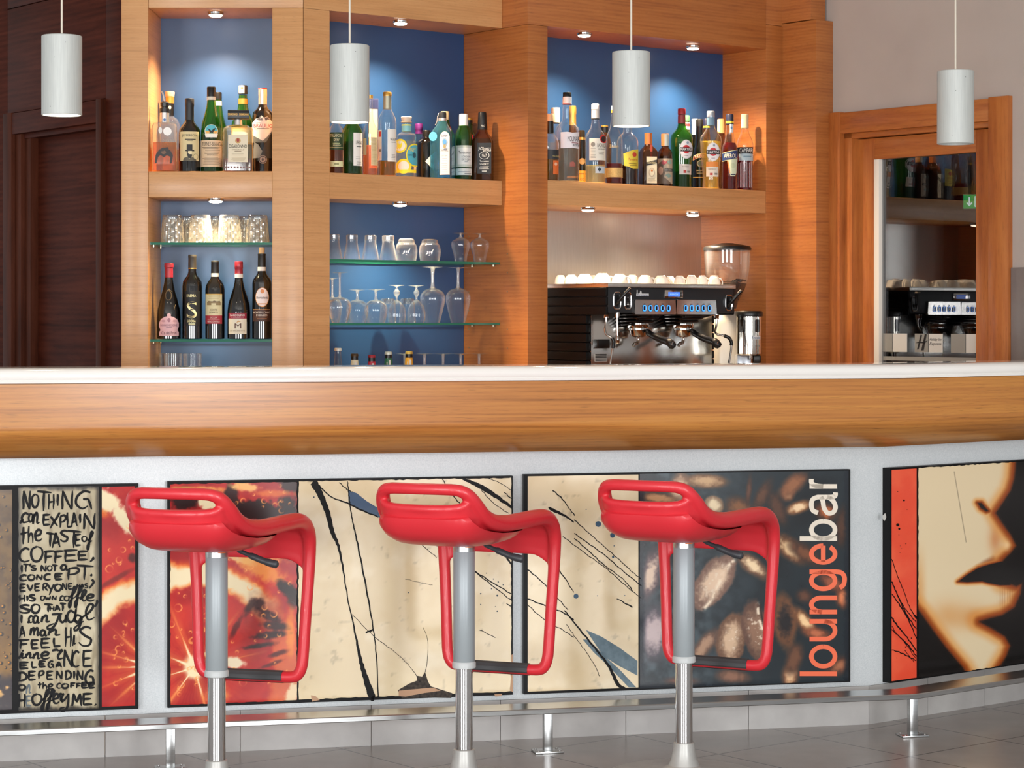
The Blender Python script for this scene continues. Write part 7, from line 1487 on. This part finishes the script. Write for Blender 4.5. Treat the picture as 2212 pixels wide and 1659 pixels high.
# ================================================================ behind the glazed door
x_, y_ = D.xy(D.t(2094, .6), .6); zz_ = lambda py: H - (py - CY) * y_ / F
ex = thing('exit_sign', 'green emergency exit sign with a white arrow, seen through the glazed door', 'sign', (x_, y_, zz_(452)), -math.atan2(x_, y_))
q = y_ / F; hh = 33 * q
MB().box(-14 * q, 40 * q, .0, .03, 0, hh, 0, .002).done('housing', pm('d8dcd8', .4), ex)
sgn = MB(); sgn.box(-12.5 * q, 38.5 * q, -.002, .0, 1.5 * q, hh - 1.5 * q)
sgn.add([(x * q, -.0028, z * q) for x, z in ((-1.6, 26), (1.6, 26), (1.6, 12), (5, 15.5), (6.4, 13), (0, 6), (-6.4, 13), (-5, 15.5), (-1.6, 12))], [(0, 1, 2, 8), (2, 3, 4, 5), (8, 2, 5), (8, 5, 6, 7)], 1)
sgn.add([(x * q, -.0028, z * q) for x, z in ((11, 5), (28, 5), (28, 28), (11, 28), (13, 7), (26, 7), (26, 26), (13, 26))], [(0, 1, 5, 4), (1, 2, 6, 5), (2, 3, 7, 6), (3, 0, 4, 7)], 1)
sgn.done('face', [pm('14a04a', .4, emit=1.6), pm('e8f4ea', .4, emit=1.6)], ex, 0)
MB().tube([(0, .015, hh), (0, .015, 2.998 - zz_(452))], .006, 8).done('hanger', pm('4a4a4a', .5), ex)
x_, y_ = D.xy(D.t(2040, .35), .35); q = y_ / F; zp = lambda py: H - (py - CY) * y_ / F
st2 = thing('plant_stand', 'dark stand carrying the orchid behind the glazed door', 'stand', (x_, y_, 0), 0)
MB().loft([(.12, 0), (.12, .02)], 24).done('base', BLK, st2); MB().loft([(.015, .02), (.015, .78)], 16).done('stem', BLK, st2); MB().loft([(.11, .78), (.11, .80)], 24).done('top', BLK, st2)
orc = thing('potted_orchid', 'white orchid behind the glazed door, standing in for a reflection in its pane', 'plant', (x_, y_, .8005), -math.atan2(x_, y_))  # added behind the glass in place of a flower's reflection
MB().loft([(.045, 0), (.06, .1), (.055, .1), (.05, .085)], 24).done('pot', pm('c9c4bc', .4), orc)
zo = zp(737) - .8005
MB().tube(smoothpath([(-.01, 0, .085), (-.022, 0, zo * .5), (-.012, -.005, zo - .09), (.0, -.01, zo - .02)], 6), .0022, 8).done('stalk', pm('8f8a4a', .5), orc)
fl_ = MB()
for a, l_, w_ in ((1.57, 22, 8), (.5, 13, 8), (2.64, 13, 8), (-.9, 15, 7), (-2.24, 15, 7), (-1.57, 17, 6)):
    V = [(0, 0, 0)]; n = 12
    for k in range(n + 1):
        u = k / n; r1 = l_ * (.5 - .5 * math.cos(math.pi * u)) if False else None
    for k in range(n):
        t = 2 * math.pi * k / n; lx = l_ * .5 + l_ * .5 * math.cos(t); ly = w_ * .5 * math.sin(t) * 1.6
        V.append(((lx * math.cos(a) - ly * math.sin(a)) * q * .9, -.004 - .00025 * lx, (lx * math.sin(a) + ly * math.cos(a)) * q * .9))
    fl_.add([(x, y, z + zo) for x, y, z in V], [(0, 1 + k, 1 + (k + 1) % n) for k in range(n)])
fl_.done('flower', pm('efe4d4', .5), orc, 0)
MB().loft([(.002, -.004), (.004, 0), (.002, .004)], 10, c=(0, -.008, zo)).done('flower_lip', pm('c9a050', .5), orc)
